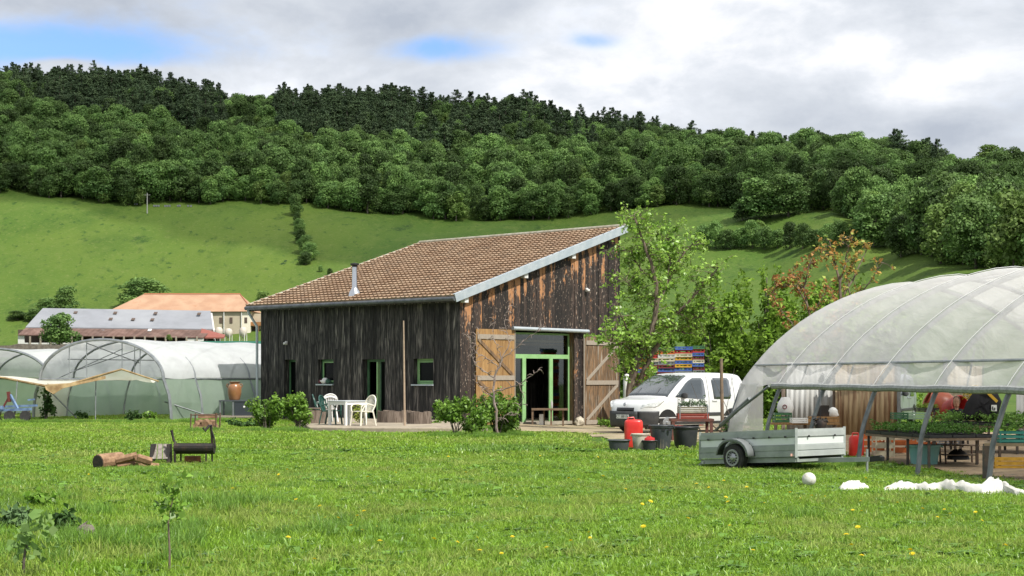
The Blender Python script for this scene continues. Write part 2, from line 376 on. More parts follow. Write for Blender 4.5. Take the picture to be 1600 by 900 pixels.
def scatter(name, pts, rot, scl, idx, sources, kind='stuff', label=None):
    """one object whose points carry instances of the source meshes"""
    sc = bpy.data.collections.new(name + '_sources')
    for o in sources: sc.objects.link(o)
    me = bpy.data.meshes.new(name); me.vertices.add(len(pts)); me.vertices.foreach_set('co', np.asarray(pts, np.float32).ravel())
    for nm, ty, dat in (('rot', 'FLOAT_VECTOR', rot), ('scl', 'FLOAT_VECTOR', scl)):
        at_ = me.attributes.new(nm, ty, 'POINT'); at_.data.foreach_set('vector', np.asarray(dat, np.float32).ravel())
    at_ = me.attributes.new('idx', 'INT', 'POINT'); at_.data.foreach_set('value', np.asarray(idx, np.int32))
    o = bpy.data.objects.new(name, me); COL.objects.link(o)
    g = bpy.data.node_groups.new(name, 'GeometryNodeTree')
    g.interface.new_socket('Geometry', in_out='INPUT', socket_type='NodeSocketGeometry'); g.interface.new_socket('Geometry', in_out='OUTPUT', socket_type='NodeSocketGeometry')
    n = g.nodes.new; l = g.links.new
    gi = n('NodeGroupInput'); go = n('NodeGroupOutput'); ip = n('GeometryNodeInstanceOnPoints'); ci = n('GeometryNodeCollectionInfo')
    ci.inputs['Collection'].default_value = sc; ci.inputs['Separate Children'].default_value = True; ci.inputs['Reset Children'].default_value = True
    def na(nm, ty):
        x = n('GeometryNodeInputNamedAttribute'); x.data_type = ty; x.inputs[0].default_value = nm; return x.outputs[0]
    l(gi.outputs[0], ip.inputs['Points']); l(ci.outputs[0], ip.inputs['Instance']); ip.inputs['Pick Instance'].default_value = True
    l(na('idx', 'INT'), ip.inputs['Instance Index']); l(na('scl', 'FLOAT_VECTOR'), ip.inputs['Scale'])
    er = n('FunctionNodeEulerToRotation'); l(na('rot', 'FLOAT_VECTOR'), er.inputs[0]); l(er.outputs[0], ip.inputs['Rotation'])
    l(ip.outputs[0], go.inputs[0])
    md = o.modifiers.new('scatter', 'NODES'); md.node_group = g
    tag(o, label, kind=kind); return o

srcs = [tree_mesh('a_broadleaf_%d' % i, 'broad', 10 + i, [M_leafA, M_bark], h=13 + i % 3, clump=.62) for i in range(6)] \
     + [tree_mesh('b_pale_%d' % i, 'broad', 30 + i, [M_leafB, M_bark], h=11, clump=.55) for i in range(2)] \
     + [tree_mesh('c_pine_%d' % i, 'pine', 50 + i, [M_pine, M_bark], h=17 + i, clump=.6) for i in range(4)]
rng = np.random.default_rng(5)
pts = []; idx = []
def band_px(px, tab): return np.interp(px, KX, tab)
SKYPINE = [(-700, 140, .9), (0, 140, .95), (320, 340, .8), (350, 420, .25), (435, 660, .97), (670, 830, .75), (830, 1000, .5), (1000, 1150, .4), (1150, 1400, .3), (1400, 1460, .8)]
ridge_pines = []
Dd = 262.
while Dd < 830:
    step = 5.3 if Dd < 620 else 6.2
    for x in np.arange(-.56 * Dd, .56 * Dd, step):
        X = x + rng.uniform(-2.6, 2.6); Y = Dd + rng.uniform(-2.6, 2.6); px = 800 + F * X / Y
        de = band_px(px, DED); dr = band_px(px, DRI)
        if Y < de + 3 or Y > dr + 45: continue
        z = gz(X, Y); fr = (Y - de) / (dr - de)
        pine = 0
        row = HZ - (z - EYE) / Y * F
        if 20 < px < 350 and row < 205 + max(0, (px - 60)) * .09 : pine = .85
        if 425 < px < 670 and row < 235 + (px - 425) * .1: pine = .96
        if 640 < px < 1000 and row < 262: pine = .5
        if 1000 < px < 1460 and fr > .86: pine = .45
        if px < 20 and fr > .9: pine = .8
        if px > 1400 and fr > .5 and px < 1470: pine = max(pine, .4)
        if px > 1490 : pine = 0
        if rng.random() < pine: i = 8 + rng.integers(0, 4)
        else: i = rng.integers(0, 6) if rng.random() > .14 else 6 + rng.integers(0, 2)
        pts.append((X, Y, z - .3)); idx.append(i)
    Dd += step * .93
pts = np.array(pts); idx = np.array(idx); n = len(pts)
pxs = 800 + F * pts[:, 0] / pts[:, 1]
inview = (pxs > -120) & (pxs < 1720)
front = (pts[:, 1] - np.interp(pxs, KX, DED) < 12) & (pxs > -30) & (pxs < 1640)
crest = (np.abs(pts[:, 1] - np.interp(pxs, KX, DRI)) < 8) & (idx >= 8) & inview
single = front | crest
sc1 = np.where(idx >= 8, rng.uniform(.7, 1.15, n), rng.uniform(.5, 1.18, n))
sc1 = sc1 * np.interp(pts[:, 1], [520, 640, 700], [1, .86, .78]); sc1 = np.where(front, rng.uniform(.5, .95, n), sc1)
k = ~single
scatter('forest', pts[k], np.stack([rng.normal(size=k.sum()) * .04, rng.normal(size=k.sum()) * .04, rng.uniform(0, 6.28, k.sum())], 1),
        np.stack([sc1[k] * rng.uniform(.68, 1.15, k.sum())] * 2 + [sc1[k]], 1), idx[k], srcs, label='dense mixed wood covering the hillside')
def put_tree(i, X, Y, s, label, cat='tree', group=None, rz=None, sxy=1.0, name=None, dz=0):
    o = srcs[i].copy(); COL.objects.link(o); o.name = name or ('pine_tree' if i >= 8 else 'broadleaf_tree')
    o.location = (X, Y, gz(X, Y) - .3 + dz); o.rotation_euler = (0, 0, rng.uniform(0, 6.28) if rz is None else rz); o.scale = (s * sxy, s * sxy, s)
    return tag(o, label, cat, group)
nf = 0
for j in np.nonzero(single)[0]:
    if idx[j] >= 8: put_tree(idx[j], pts[j, 0], pts[j, 1], sc1[j], 'tall dark pine standing on the crest of the wooded hill', 'pine tree', 'pines along the hill crest')
    else: put_tree(idx[j], pts[j, 0], pts[j, 1], sc1[j], 'dark green leafy tree at the lower edge of the hillside wood', 'tree', 'trees along the lower edge of the wood', sxy=rng.uniform(1, 1.4))
print('forest', n, 'single', int(single.sum()))
# ---------------------------------------------------------------- unseen cloud added far above the frame, shaped to shade the wood and the upper meadow
m = bpy.data.materials.new('cloud'); m.use_nodes = True; t = m.node_tree; t.nodes.clear(); l = t.links.new; n = t.nodes.new
o_ = n('ShaderNodeOutputMaterial'); tl = n('ShaderNodeBsdfTranslucent'); tl.inputs[0].default_value = (.9, .9, .92, 1); df = n('ShaderNodeBsdfDiffuse'); df.inputs[0].default_value = (.85, .85, .87, 1)
tp = n('ShaderNodeBsdfTransparent'); m1 = n('ShaderNodeMixShader'); m1.inputs[0].default_value = .6; l(df.outputs[0], m1.inputs[1]); l(tl.outputs[0], m1.inputs[2])
g_ = n('ShaderNodeNewGeometry'); no = n('ShaderNodeTexNoise'); no.inputs['Scale'].default_value = .006; no.inputs['Detail'].default_value = 6; l(g_.outputs['Position'], no.inputs[0])
r_ = n('ShaderNodeMapRange'); l(no.outputs['Fac'], r_.inputs[0]); r_.inputs[1].default_value = .30; r_.inputs[2].default_value = .62; r_.inputs[3].default_value = .05; r_.inputs[4].default_value = .42
m2 = n('ShaderNodeMixShader'); l(r_.outputs[0], m2.inputs[0]); l(tp.outputs[0], m2.inputs[1]); l(m1.outputs[0], m2.inputs[2]); l(m2.outputs[0], o_.inputs[0])
CZ = 620.
def overhead(X, Y, z=0.): k_ = (CZ - z) / SUN_DIR.z; return Vector((X + SUN_DIR.x * k_, Y + SUN_DIR.y * k_, CZ))
# outline of the shade on the ground (X, Y, z there)
shade = [(-900, 520, 60), (-130, 510, 55), (-95, 480, 50), (-10, 450, 40), (60, 490, 55), (115, 470, 50), (150, 400, 30), (165, 320, 20), (220, 260, 15), (262, 470, 60), (700, 620, 80), (900, 1300, 90), (-900, 1300, 90)]
top_ = [overhead(*s_) for s_ in shade]
cx_ = sum((p for p in top_), Vector()) / len(top_); rows = []
for k_ in (0, 1):
    for f_ in (1.0, .93, .8, .5, .2):
        rows.append([])
    rows_ = rows
ring = []
for i in range(len(top_)):
    a_ = top_[i]; b_ = top_[(i + 1) % len(top_)]
    for j in range(6): ring.append(a_.lerp(b_, j / 6) + Vector((noise.noise(Vector((i, j * .4, 1))) * 18, noise.noise(Vector((i, j * .4, 7))) * 18, 0)))
rows = []
for f_, h_ in ((.02, 0), (.6, -4), (.93, -3), (1.0, 6), (.97, 18), (.8, 40), (.4, 60), (.02, 66)):
    rows.append([cx_ + (p - cx_) * f_ + Vector((0, 0, h_ + 8 * noise.noise(p * .01 + Vector((0, 0, h_)))) ) for p in ring])
mb = MB(); mb.grid(rows, close=True); cl = mb.build('shade_clouds', m, None, smooth=True); tag(cl, 'unseen cloud bank added to shade the wooded hill', kind='stuff')
# ---------------------------------------------------------------- the wooden barn
M_char = mat('charred_boards', (.008, .0075, .007), .8, (.10, .092, .082), scale=6, stretch=(4, 4, .3), island=.8, bump=.7, bscale=30, thr=(.46, .74), third=((.24, .22, .19), 5, .54, .76))
M_mill = mat('grey_frame_wood', (.28, .24, .19), .8, (.36, .31, .25), scale=10, stretch=(6, 6, .6), bump=.3)
M_oak = mat('larch_shutter_boards', (.36, .215, .085), .65, (.26, .14, .05), scale=5, stretch=(5, 5, .5), island=.14, bump=.35, third=((.2, .13, .07), 2.2, .62, .8))
M_oakold = mat('weathered_shutter_boards', (.22, .13, .065), .8, (.09, .06, .035), scale=4, stretch=(4, 4, .5), island=.2, bump=.4, third=((.3, .27, .22), 3, .55, .72))
M_green = mat('green_paint', (.22, .42, .17), .5, (.27, .48, .21), scale=3)
M_dgreen = mat('dark_green_paint', (.055, .14, .07), .5, (.09, .2, .1), scale=3)
M_zinc = mat('zinc_sheet', (.42, .48, .52), .42, (.5, .55, .58), scale=3, metal=.35)
M_gutter = mat('gutter_zinc', (.09, .10, .11), .5, (.14, .15, .16), scale=4, metal=.5)
M_steel = mat('stainless_steel', (.62, .63, .64), .22, metal=1.0)
M_black = mat('black_plastic', (.012, .012, .013), .5)
M_white = mat('white_paint', (.72, .72, .70), .5, (.62, .61, .58), scale=6)
M_concrete = mat('concrete', (.36, .32, .25), .9, (.27, .24, .19), scale=2, bump=.3)
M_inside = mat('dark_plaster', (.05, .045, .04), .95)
M_glassd = mat('window_glass', (.004, .005, .005), .15, spec=.1, trans=0)
def glass_mat(name, tint, a):
    m = bpy.data.materials.new(name); m.use_nodes = True; t = m.node_tree; t.nodes.clear(); l = t.links.new
    o = t.nodes.new('ShaderNodeOutputMaterial'); g = t.nodes.new('ShaderNodeBsdfGlossy'); g.inputs['Roughness'].default_value = .03
    tp = t.nodes.new('ShaderNodeBsdfTransparent'); tp.inputs[0].default_value = (*tint, 1)
    f = t.nodes.new('ShaderNodeLayerWeight'); f.inputs[0].default_value = .25; r = t.nodes.new('ShaderNodeMath'); r.operation = 'MULTIPLY_ADD'; r.inputs[1].default_value = .35; r.inputs[2].default_value = a
    l(f.outputs['Facing'], r.inputs[0]); mx = t.nodes.new('ShaderNodeMixShader'); l(r.outputs[0], mx.inputs[0]); l(tp.outputs[0], mx.inputs[1]); l(g.outputs[0], mx.inputs[2]); l(mx.outputs[0], o.inputs[0])
    return m
M_glass = glass_mat('clear_glass', (.62, .68, .6), .03)
# tiles: warm brown with light and dark ones
M_tile = mat('roof_tiles', (.29, .19, .12), .85, (.36, .255, .17), scale=1.0, island=.09, bump=.5, bscale=20, third=((.20, .15, .11), 2.2, .5, .85))
M_ridge = mat('lichened_ridge', (.42, .40, .33), .9, (.3, .27, .2), scale=6)

bA = Vector((-1.87, 57.6, 0)); bL = Vector((-.7325, .6808, 0)).normalized(); bG = Vector((.6808, .7325, 0)).normalized()
nL = -bG; nG = -bL                                      # outward normals of the long front and of the gable
LL, LG, HE, HR = 11.46, 9.12, 4.63, 7.56                # wall lengths, eave and high-side heights
def onL(px):                                            # distance along the long front at a photo column
    k = (px - 800) / F; return (bA.x - k * bA.y) / (k * bL.y - bL.x)
def onG(px):
    k = (px - 800) / F; return (bA.x - k * bA.y) / (k * bG.y - bG.x)
def hL(u_, py): return EYE + (HZ - py) / F * (bA.y + bL.y * u_)
def hG(u_, py): return EYE + (HZ - py) / F * (bA.y + bG.y * u_)
def wp(base, n, u_, z, d=0): return bA + base * u_ + n * d + Vector((0, 0, z))
barn = thing('wooden_barn', 'dark charred board barn with sloping brown tiled roof and green framed glazed entrance', 'barn', tuple(bA), world=True)
def rafter(u_): return HE + (HR - HE) * u_ / LG
def plank_wall(base, nrm, length, top, holes, rng, wmin=.13, wmax=.24, zb=-.3, bigchar=None):
    mb = MB(); x = 0
    while x < length:
        wd = min(rng.uniform(wmin, wmax), length - x)
        if length - x - wd < .06: wd = length - x
        # break a board at hole sides
        for h in holes:
            for e_ in (h[0], h[1]):
                if x + .02 < e_ < x + wd: wd = e_ - x
        mid = x + wd / 2; d = rng.uniform(-.010, .012); iv = [(zb, None)]
        zs = [(zb, 99)]
        for h0, h1, z0, z1 in holes:
            if h0 < mid < h1:
                nz = []
                for a_, b_ in zs:
                    if z0 > a_: nz.append((a_, min(b_, z0)))
                    if z1 < b_: nz.append((max(a_, z1), b_))
                zs = nz
        for a_, b_ in zs:
            ta, tb_ = min(b_, top(x)), min(b_, top(x + wd))
            if max(ta, tb_) - a_ < .02: continue
            cuts = [a_]
            if b_ > 50 and a_ < 1 and rng.random() < .5: cuts.append(rng.uniform(2.6, 3.3) if ta > 4 else a_ + .9)
            cuts.append(None)
            for ci in range(len(cuts) - 1):
                q0 = cuts[ci]; q1 = cuts[ci + 1]; g = .004
                A0, A1 = (ta, tb_) if q1 is None else (q1 - g, q1 - g)
                if A0 <= q0: continue
                dd = d + ci * .006; f = lambda uu, zz, o: wp(base, nrm, uu, zz, o)
                e1, e2 = x + .003, x + wd - .003
                mb.add([f(e1, q0, dd), f(e2, q0, dd), f(e2, A1, dd), f(e1, A0, dd), f(e1, q0, dd - .05), f(e2, q0, dd - .05), f(e2, A1, dd - .05), f(e1, A0, dd - .05)],
                       [(0, 1, 2, 3), (7, 6, 5, 4), (0, 4, 5, 1), (1, 5, 6, 2), (2, 6, 7, 3), (3, 7, 4, 0)])
        x += wd
    return mb
# gable boards: dark with bare orange-brown patches that start under the verge
def gable_mat():
    m = mat('scorched_gable_boards', (.015, .011, .009), .75, (.10, .062, .045), scale=7, stretch=(4, 4, .4), island=.75, bump=.8, bscale=28, thr=(.45, .8))
    t = m.node_tree; l = t.links.new; bs = [n for n in t.nodes if n.type == 'BSDF_PRINCIPLED'][0]; cur = bs.inputs['Base Color'].links[0].from_socket
    tcn = t.nodes.new('ShaderNodeTexCoord'); sx = t.nodes.new('ShaderNodeSeparateXYZ'); l(tcn.outputs['Object'], sx.inputs[0])
    def M_(op, a_, b_, clamp=False):
        q = t.nodes.new('ShaderNodeMath'); q.operation = op; q.use_clamp = clamp
        for i_, s_ in ((0, a_), (1, b_)):
            if isinstance(s_, (int, float)): q.inputs[i_].default_value = s_
            else: l(s_, q.inputs[i_])
        return q.outputs[0]
    along = M_('ADD', M_('MULTIPLY', sx.outputs[0], bG.x), M_('MULTIPLY', sx.outputs[1], bG.y))
    depth = M_('SUBTRACT', M_('ADD', M_('MULTIPLY', along, (HR - HE) / LG), HE), sx.outputs[2])   # how far below the verge
    ramp = M_('SUBTRACT', 1.0, M_('DIVIDE', depth, 2.3), True)
    def nz(sc_, st, det=6):
        mp = t.nodes.new('ShaderNodeMapping'); mp.inputs['Scale'].default_value = st; l(tcn.outputs['Object'], mp.inputs[0])
        q = t.nodes.new('ShaderNodeTexNoise'); q.inputs['Scale'].default_value = sc_; q.inputs['Detail'].default_value = det; q.inputs['Roughness'].default_value = .65; l(mp.outputs[0], q.inputs[0]); return q.outputs['Fac']
    g = t.nodes.new('ShaderNodeNewGeometry')
    s_ = M_('ADD', M_('MULTIPLY', ramp, .26), M_('MULTIPLY', nz(1.6, (1.3, 1.3, .45)), 1.35))
    s_ = M_('ADD', s_, M_('MULTIPLY', M_('SUBTRACT', g.outputs['Random Per Island'], .5), .22))
    s_ = M_('ADD', s_, M_('MULTIPLY', M_('SUBTRACT', nz(9, (2.2, 2.2, .7)), .5), .55))
    mask = t.nodes.new('ShaderNodeMapRange'); l(s_, mask.inputs[0]); mask.inputs[1].default_value = .91; mask.inputs[2].default_value = .985
    mi = t.nodes.new('ShaderNodeMixRGB'); l(mask.outputs[0], mi.inputs[0]); l(cur, mi.inputs[1])
    oc = t.nodes.new('ShaderNodeMixRGB'); l(nz(6, (3, 3, .6)), oc.inputs[0]); oc.inputs[1].default_value = (.42, .16, .05, 1); oc.inputs[2].default_value = (.46, .27, .14, 1)
    l(oc.outputs[0], mi.inputs[2])
    # small pale flecks
    fl = t.nodes.new('ShaderNodeMapRange'); l(nz(14, (1.2, 1.2, .5), 3), fl.inputs[0]); fl.inputs[1].default_value = .62; fl.inputs[2].default_value = .66
    m2 = t.nodes.new('ShaderNodeMixRGB'); l(fl.outputs[0], m2.inputs[0]); l(mi.outputs[0], m2.inputs[1]); m2.inputs[2].default_value = (.36, .28, .22, 1)
    l(m2.outputs[0], bs.inputs['Base Color']); return m
M_gable = gable_mat()
prng = random.Random(3)
# openings of the long front: (u0, u1, z0, z1)
def holeL(p0, p1, y0, y1):
    a_, b_ = onL(p1), onL(p0); mid = (a_ + b_) / 2; return (a_, b_, hL(mid, y1) if y1 else -.4, hL(mid, y0))
HW3 = holeL(646, 677, 560.5, 600.5); HW1 = holeL(497, 521, 561.5, 600); HD1 = holeL(566, 601, 561.5, None); HD2 = holeL(444, 462, 562, None)
plank_wall(bL, nL, LL, lambda u_: HE, [HW3, HW1, HD1, HD2], prng).build('front_boards', M_char, barn)
g0, g1 = onG(803), onG(897.5); ztop = hG((g0 + g1) / 2, 516)
plank_wall(bG, nG, LG, rafter, [(g0, g1, -.4, ztop)], prng).build('gable_boards', M_gable, barn)
# rear walls, floor and inner shell
mb = MB()
far_c = bA + bL * LL; z_ = lambda p, h: p + Vector((0, 0, h))
mb.prism([z_(bA + bL * LL, -.3), z_(bA + bL * LL + bG * LG, -.3), z_(bA + bL * LL + bG * LG, HR), z_(bA + bL * LL, HE)], -bL * .1)
mb.prism([z_(bA + bG * LG, -.3), z_(bA + bG * LG + bL * LL, -.3), z_(bA + bG * LG + bL * LL, HR), z_(bA + bG * LG, HR)], -bG * .1)
mb.build('rear_wall', M_char, barn)
mb = MB(); mb.prism([z_(bA + bL * .1 + bG * .1, -.1), z_(bA + bL * (LL - .1) + bG * .1, -.1), z_(bA + bL * (LL - .1) + bG * (LG - .1), -.1), z_(bA + bL * .1 + bG * (LG - .1), -.1)], (0, 0, .12)); mb.build('floor_slab', M_concrete, barn)
def jamb(base, nrm, h, depth, mats, name='opening_lining', sill=True, t=.04):
    """lining boards round an opening, behind the boards"""
    mb = MB(); u0, u1, z0, z1 = h; f = lambda uu, zz, o: wp(base, nrm, uu, zz, o)
    for a_, b_, c_, d_ in ((u0 - t, u0, z0, z1), (u1, u1 + t, z0, z1), (u0 - t, u1 + t, z1, z1 + t)):
        mb.prism([f(a_, c_, -.055), f(b_, c_, -.055), f(b_, d_, -.055), f(a_, d_, -.055)], -nrm * depth)
    mb.build(name, mats, barn)
def frame(base, nrm, h, d, wf, th, m, parent=None, name='window', mull=(), trans=()):
    u0, u1, z0, z1 = h; f = lambda uu, zz, o: wp(base, nrm, uu, zz, o); mb = MB()
    bars = [(u0, u0 + wf, z0, z1), (u1 - wf, u1, z0, z1), (u0 + wf, u1 - wf, z0, z0 + wf), (u0 + wf, u1 - wf, z1 - wf, z1)]
    for mu, mw in mull: bars.append((mu - mw / 2, mu + mw / 2, z0 + wf, z1 - wf))
    for a_, b_, c_, d_ in bars: mb.prism([f(a_, c_, -d), f(b_, c_, -d), f(b_, d_, -d), f(a_, d_, -d)], -nrm * th)
    for (a_, b_, c_, d_) in trans: mb.prism([f(a_, c_, -d + .008), f(b_, c_, -d + .008), f(b_, d_, -d + .008), f(a_, d_, -d + .008)], -nrm * th)
    return mb.build(name, m, parent or barn)
def pane(base, nrm, u0, u1, z0, z1, d, m, parent, name='pane'):
    f = lambda uu, zz, o: wp(base, nrm, uu, zz, o); mb = MB(); mb.prism([f(u0, z0, -d), f(u1, z0, -d), f(u1, z1, -d), f(u0, z1, -d)], -nrm * .012); return mb.build(name, m, parent)
for h in (HW3, HW1):
    jamb(bL, nL, h, .22, M_char)
    wn = frame(bL, nL, h, .20, .075, .06, M_dgreen if h is HW1 else M_green)
    sash = (h[0] + .085, h[1] - .085, h[2] + .085, h[3] - .085)
    fr = frame(bL, nL, sash, .185, .05, .04, M_green, parent=wn, name='sash')
    pane(bL, nL, sash[0] + .04, sash[1] - .04, sash[2] + .04, sash[3] - .04, .205, M_glassd, fr)
    mb = MB(); f = lambda uu, zz, o: wp(bL, nL, uu, zz, o)
    mb.prism([f(h[0] - .02, h[2] - .05, -.19), f(h[1] + .06, h[2] - .05, -.19), f(h[1] + .06, h[2] - .002, -.19), f(h[0] - .02, h[2] - .002, -.19)], nL * .27)
    mb.build('sill', M_zinc, wn)
for h, gl in ((HD1, True), (HD2, False)):
    h = (h[0], h[1], .02, h[3]); jamb(bL, nL, h, .3, M_char)
    dr = frame(bL, nL, h, .26, .09, .06, M_dgreen, name='door', mull=[(h[0] + (h[1] - h[0]) * .42, .09)] if gl else ())
    if gl:
        mid = h[0] + (h[1] - h[0]) * .42
        pane(bL, nL, h[0] + .08, mid - .04, h[2] + .08, h[3] - .08, .285, M_glassd, dr)
        lf = MB(); fo = lambda uu, zz, o: wp(bL, nL, uu, zz, o)   # the leaf that stands half open
        lf.prism([fo(mid - .05, .1, -.2), fo(mid + .01, .1, -.2), fo(mid + .01, h[3] - .1, -.2), fo(mid - .05, h[3] - .1, -.2)], nL * .12); lf.build('door_leaf', M_green, dr)
        kb = MB(); kb.lathe([(.03, 0), (.035, .03), (0, .05)], 8, c=fo(mid - .02, 1.05, -.06)); kb.build('handle', M_steel, dr)
    else: pane(bL, nL, h[0] + .08, h[1] - .08, h[2] + .08, h[3] - .08, .285, M_glassd, dr)
# glazed entrance in the gable
ho = (g0, g1, -.14, ztop); jamb(bG, nG, ho, .32, M_oakold)
zt = hG((g0 + g1) / 2, 556.5); q = lambda p: onG(p)
cols = [q(826), q(868)]
ent = frame(bG, nG, (g0 + .01, g1 - .02, -.13, ztop - .1), .24, .07, .07, M_green, name='glazed_entrance', mull=[], trans=[(g0 + .08, g1 - .09, zt - .09, zt + .07)])
for cpx, wd in ((826, .2), (868, .2)):
    mb = MB(); f = lambda uu, zz, o: wp(bG, nG, uu, zz, o); uu = q(cpx)
    mb.prism([f(uu - wd / 2, -.06, -.225), f(uu + wd / 2, -.06, -.225), f(uu + wd / 2, zt - .09, -.225), f(uu - wd / 2, zt - .09, -.225)], -nG * .06); mb.build('mullion', M_green, ent)
pane(bG, nG, g0 + .08, cols[0] - .1, -.06, zt - .09, .27, M_glass, ent); pane(bG, nG, cols[1] + .1, g1 - .09, -.06, zt - .09, .27, M_glass, ent)
pane(bG, nG, g0 + .08, g1 - .09, zt + .07, ztop - .17, .27, M_glass, ent, 'fanlight')
mb = MB()                                              # bare wooden rail behind the fanlight
for zc, hh in ((zt + .58, .10), (zt + .84, .05)):
    mb.beam(wp(bG, nG, g0 + .1, zc, -.42), wp(bG, nG, g1 - .1, zc, -.42), .08, hh)
mb.build('ceiling_joist', M_oak, barn)
mb = MB(); mb.prism([wp(bG, nG, g0 + .05, zt + .45, -.9), wp(bG, nG, g1 + .5, zt + .45, -.9), wp(bG, nG, g1 + .5, zt + .5, -.9), wp(bG, nG, g0 + .05, zt + .5, -.9)], -nG * 3); mb.build('loft_floor', M_oak, barn)
# inner partition with a pale window seen through the open middle door
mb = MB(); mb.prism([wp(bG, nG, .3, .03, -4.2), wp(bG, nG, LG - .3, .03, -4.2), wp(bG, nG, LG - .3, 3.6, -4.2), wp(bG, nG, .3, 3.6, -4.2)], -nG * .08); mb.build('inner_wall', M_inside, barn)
mb = MB(); mb.box(wp(bG, nG, q(850), .6, -1.6), (.9, .8, 1.0)); mb.box(wp(bG, nG, q(846), 1.25, -1.8), (.5, .3, .3)); mb.build('stove', M_black, barn, bevel=.03)
# header beam, board strip beside the opening
mb = MB(); mb.tube([wp(bG, nG, q(797), hG(q(797), 513), .14), wp(bG, nG, q(915), hG(q(915), 518), .14)], .075, 10); mb.build('header_rail', M_zinc, barn, smooth=True)
mb = MB(); mb.beam(wp(bG, nG, q(802), ztop + .0, .06), wp(bG, nG, q(906), ztop + .02, .06), .08, .05); mb.build('lintel', M_mill, barn)
def shutter(p0, p1, y0, ztb, swap, mb_, dirz):
    a_, b_ = q(p0), q(p1); z1 = hG((a_ + b_) / 2, y0); z0 = ztb; f = lambda uu, zz, o: wp(bG, nG, uu, zz, o)
    s = MB(); n_ = 13
    for i in range(n_):
        x0 = a_ + (b_ - a_) * i / n_; x1 = a_ + (b_ - a_) * (i + 1) / n_ - .006
        s.prism([f(x0, z0, .05), f(x1, z0, .05), f(x1, z1, .05), f(x0, z1, .05)], nG * (.034 + .002 * (i % 2)))
    sh = s.build('shutter', mb_, barn)
    t = MB(); H = z1 - z0
    zb = [z1 - .28, z0 + H * .49, z0 + .22]
    for zc in zb: t = MB(); t.prism([f(a_ + .05, zc - .085, .088), f(b_ - .04, zc - .085, .088), f(b_ - .04, zc + .085, .088), f(a_ + .05, zc + .085, .088)], nG * .03); t.build('batten', M_mill, sh)
    t = MB()
    for za, zc in ((zb[0], zb[1]), (zb[1], zb[2])):
        ua, ub = (a_ + .08, b_ - .1) if dirz > 0 else (b_ - .08, a_ + .1)
        t.beam(f(ua, za - .09, .103), f(ub, zc + .09, .103), .026, .12, up=Vector((0, 0, 1)))
    t.build('brace', M_mill if dirz < 0 else M_oakold, sh)
    e_ = MB(); e_.beam(f(b_ + .03 if dirz > 0 else a_ - .03, z0, .07), f(b_ + .03 if dirz > 0 else a_ - .03, z1, .07), .05, .05); e_.build('edge_strip', M_mill, sh)
    return sh
s1 = shutter(741.5, 801.5, 514.5, -.02, 0, M_oak, 1); s1['label'] = 'honey coloured board shutter folded back left of the entrance'
s2 = shutter(911.5, 964, 525, -.27, 0, M_oakold, -1); s2['label'] = 'weathered grey brown board shutter right of the entrance'
# roof: battens deck, tiles, verge flashing, gutter, purlin ends
sl = (HR - HE) / LG; up = (bG + Vector((0, 0, sl))).normalized(); rn = up.cross(-bL).normalized()
if rn.z < 0: rn = -rn
o0, o1 = -.28, .30; e0 = -.45; e1 = LG + .22
def rp(u_, s_, h=0): return bA + bL * u_ + bG * s_ + Vector((0, 0, HE + sl * s_)) + rn * h
mb = MB(); mb.prism([rp(o0, e0, .02), rp(LL + o1, e0, .02), rp(LL + o1, e1, .02), rp(o0, e1, .02)], rn * .10); mb.build('roof_deck', M_char, barn)
mb = MB(); rows_ = 26; tw = .235; ncol = int((LL + o1 - o0) / tw); tw = (LL + o1 - o0) / ncol; rr = random.Random(8)
for i in range(rows_):
    s0 = e0 - .03 + (e1 - e0) * i / rows_; s1_ = s0 + (e1 - e0) / rows_ + .03
    for j in range(ncol):
        ua = o0 + j * tw; ub = ua + tw; j1 = rr.uniform(-.008, .008); hb = .22 + j1; ht = .115
        p = lambda u_, s_, h: rp(u_, s_, h); m_ = (ua + ub) / 2; lo = .018
        # pan and roll of a tile, front lip included
        vs = [p(ua, s0, hb + lo), p(ua + tw * .28, s0, hb - lo), p(ua + tw * .7, s0, hb - lo), p(ub, s0, hb + lo),
              p(ua, s1_, ht + lo), p(ua + tw * .28, s1_, ht - lo), p(ua + tw * .7, s1_, ht - lo), p(ub, s1_, ht + lo),
              p(ua, s0, hb - .08), p(ub, s0, hb - .08)]
        mb.add(vs, [(0, 1, 5, 4), (1, 2, 6, 5), (2, 3, 7, 6), (0, 8, 9, 3, 2, 1)])
mb.build('roof_tiles', M_tile, barn)
mb = MB(); mb.tube([rp(o0, e1 - .02, .19), rp(LL + o1, e1 - .02, .19)], .075, 8); mb.tube([rp(LL + o1, e0, .15), rp(LL + o1, e1, .15)], .06, 6); mb.build('ridge_tiles', M_ridge, barn)
mb = MB(); mb.prism([rp(o0 - .035, e0 - .06, -.07), rp(o0 - .035, e1 + .05, -.07), rp(o0 - .035, e1 + .05, .215), rp(o0 - .035, e0 - .06, .215)], bL * .03)
mb.prism([rp(o0 - .03, e0 - .06, .215), rp(o0 + .1, e0 - .06, .215), rp(o0 + .1, e1 + .05, .215), rp(o0 - .03, e1 + .05, .215)], rn * .012)
mb.build('verge_flashing', M_zinc, barn)
mb = MB(); gp = [rp(o0, e0 - .07, .06), rp(LL + o1, e0 - .07, .06)]
mb.tube(gp, .085, 10); mb.build('gutter', M_gutter, barn, smooth=True)
mb = MB(); mb.prism([rp(o0, e0 + .02, -.1), rp(LL + o1, e0 + .02, -.1), rp(LL + o1, e0 + .02, .03), rp(o0, e0 + .02, .03)], nL * .03); mb.build('eave_board', M_char, barn)
for px_ in (722, 815.5, 890):
    u_ = q(px_); mb = MB(); c = wp(bG, nG, u_, rafter(u_) - .13, .13); mb.box(c, (.2, .2, .26), Matrix.Rotation(math.atan2(bG.y, bG.x), 3, 'Z')); mb.build('purlin_end', M_white, barn)
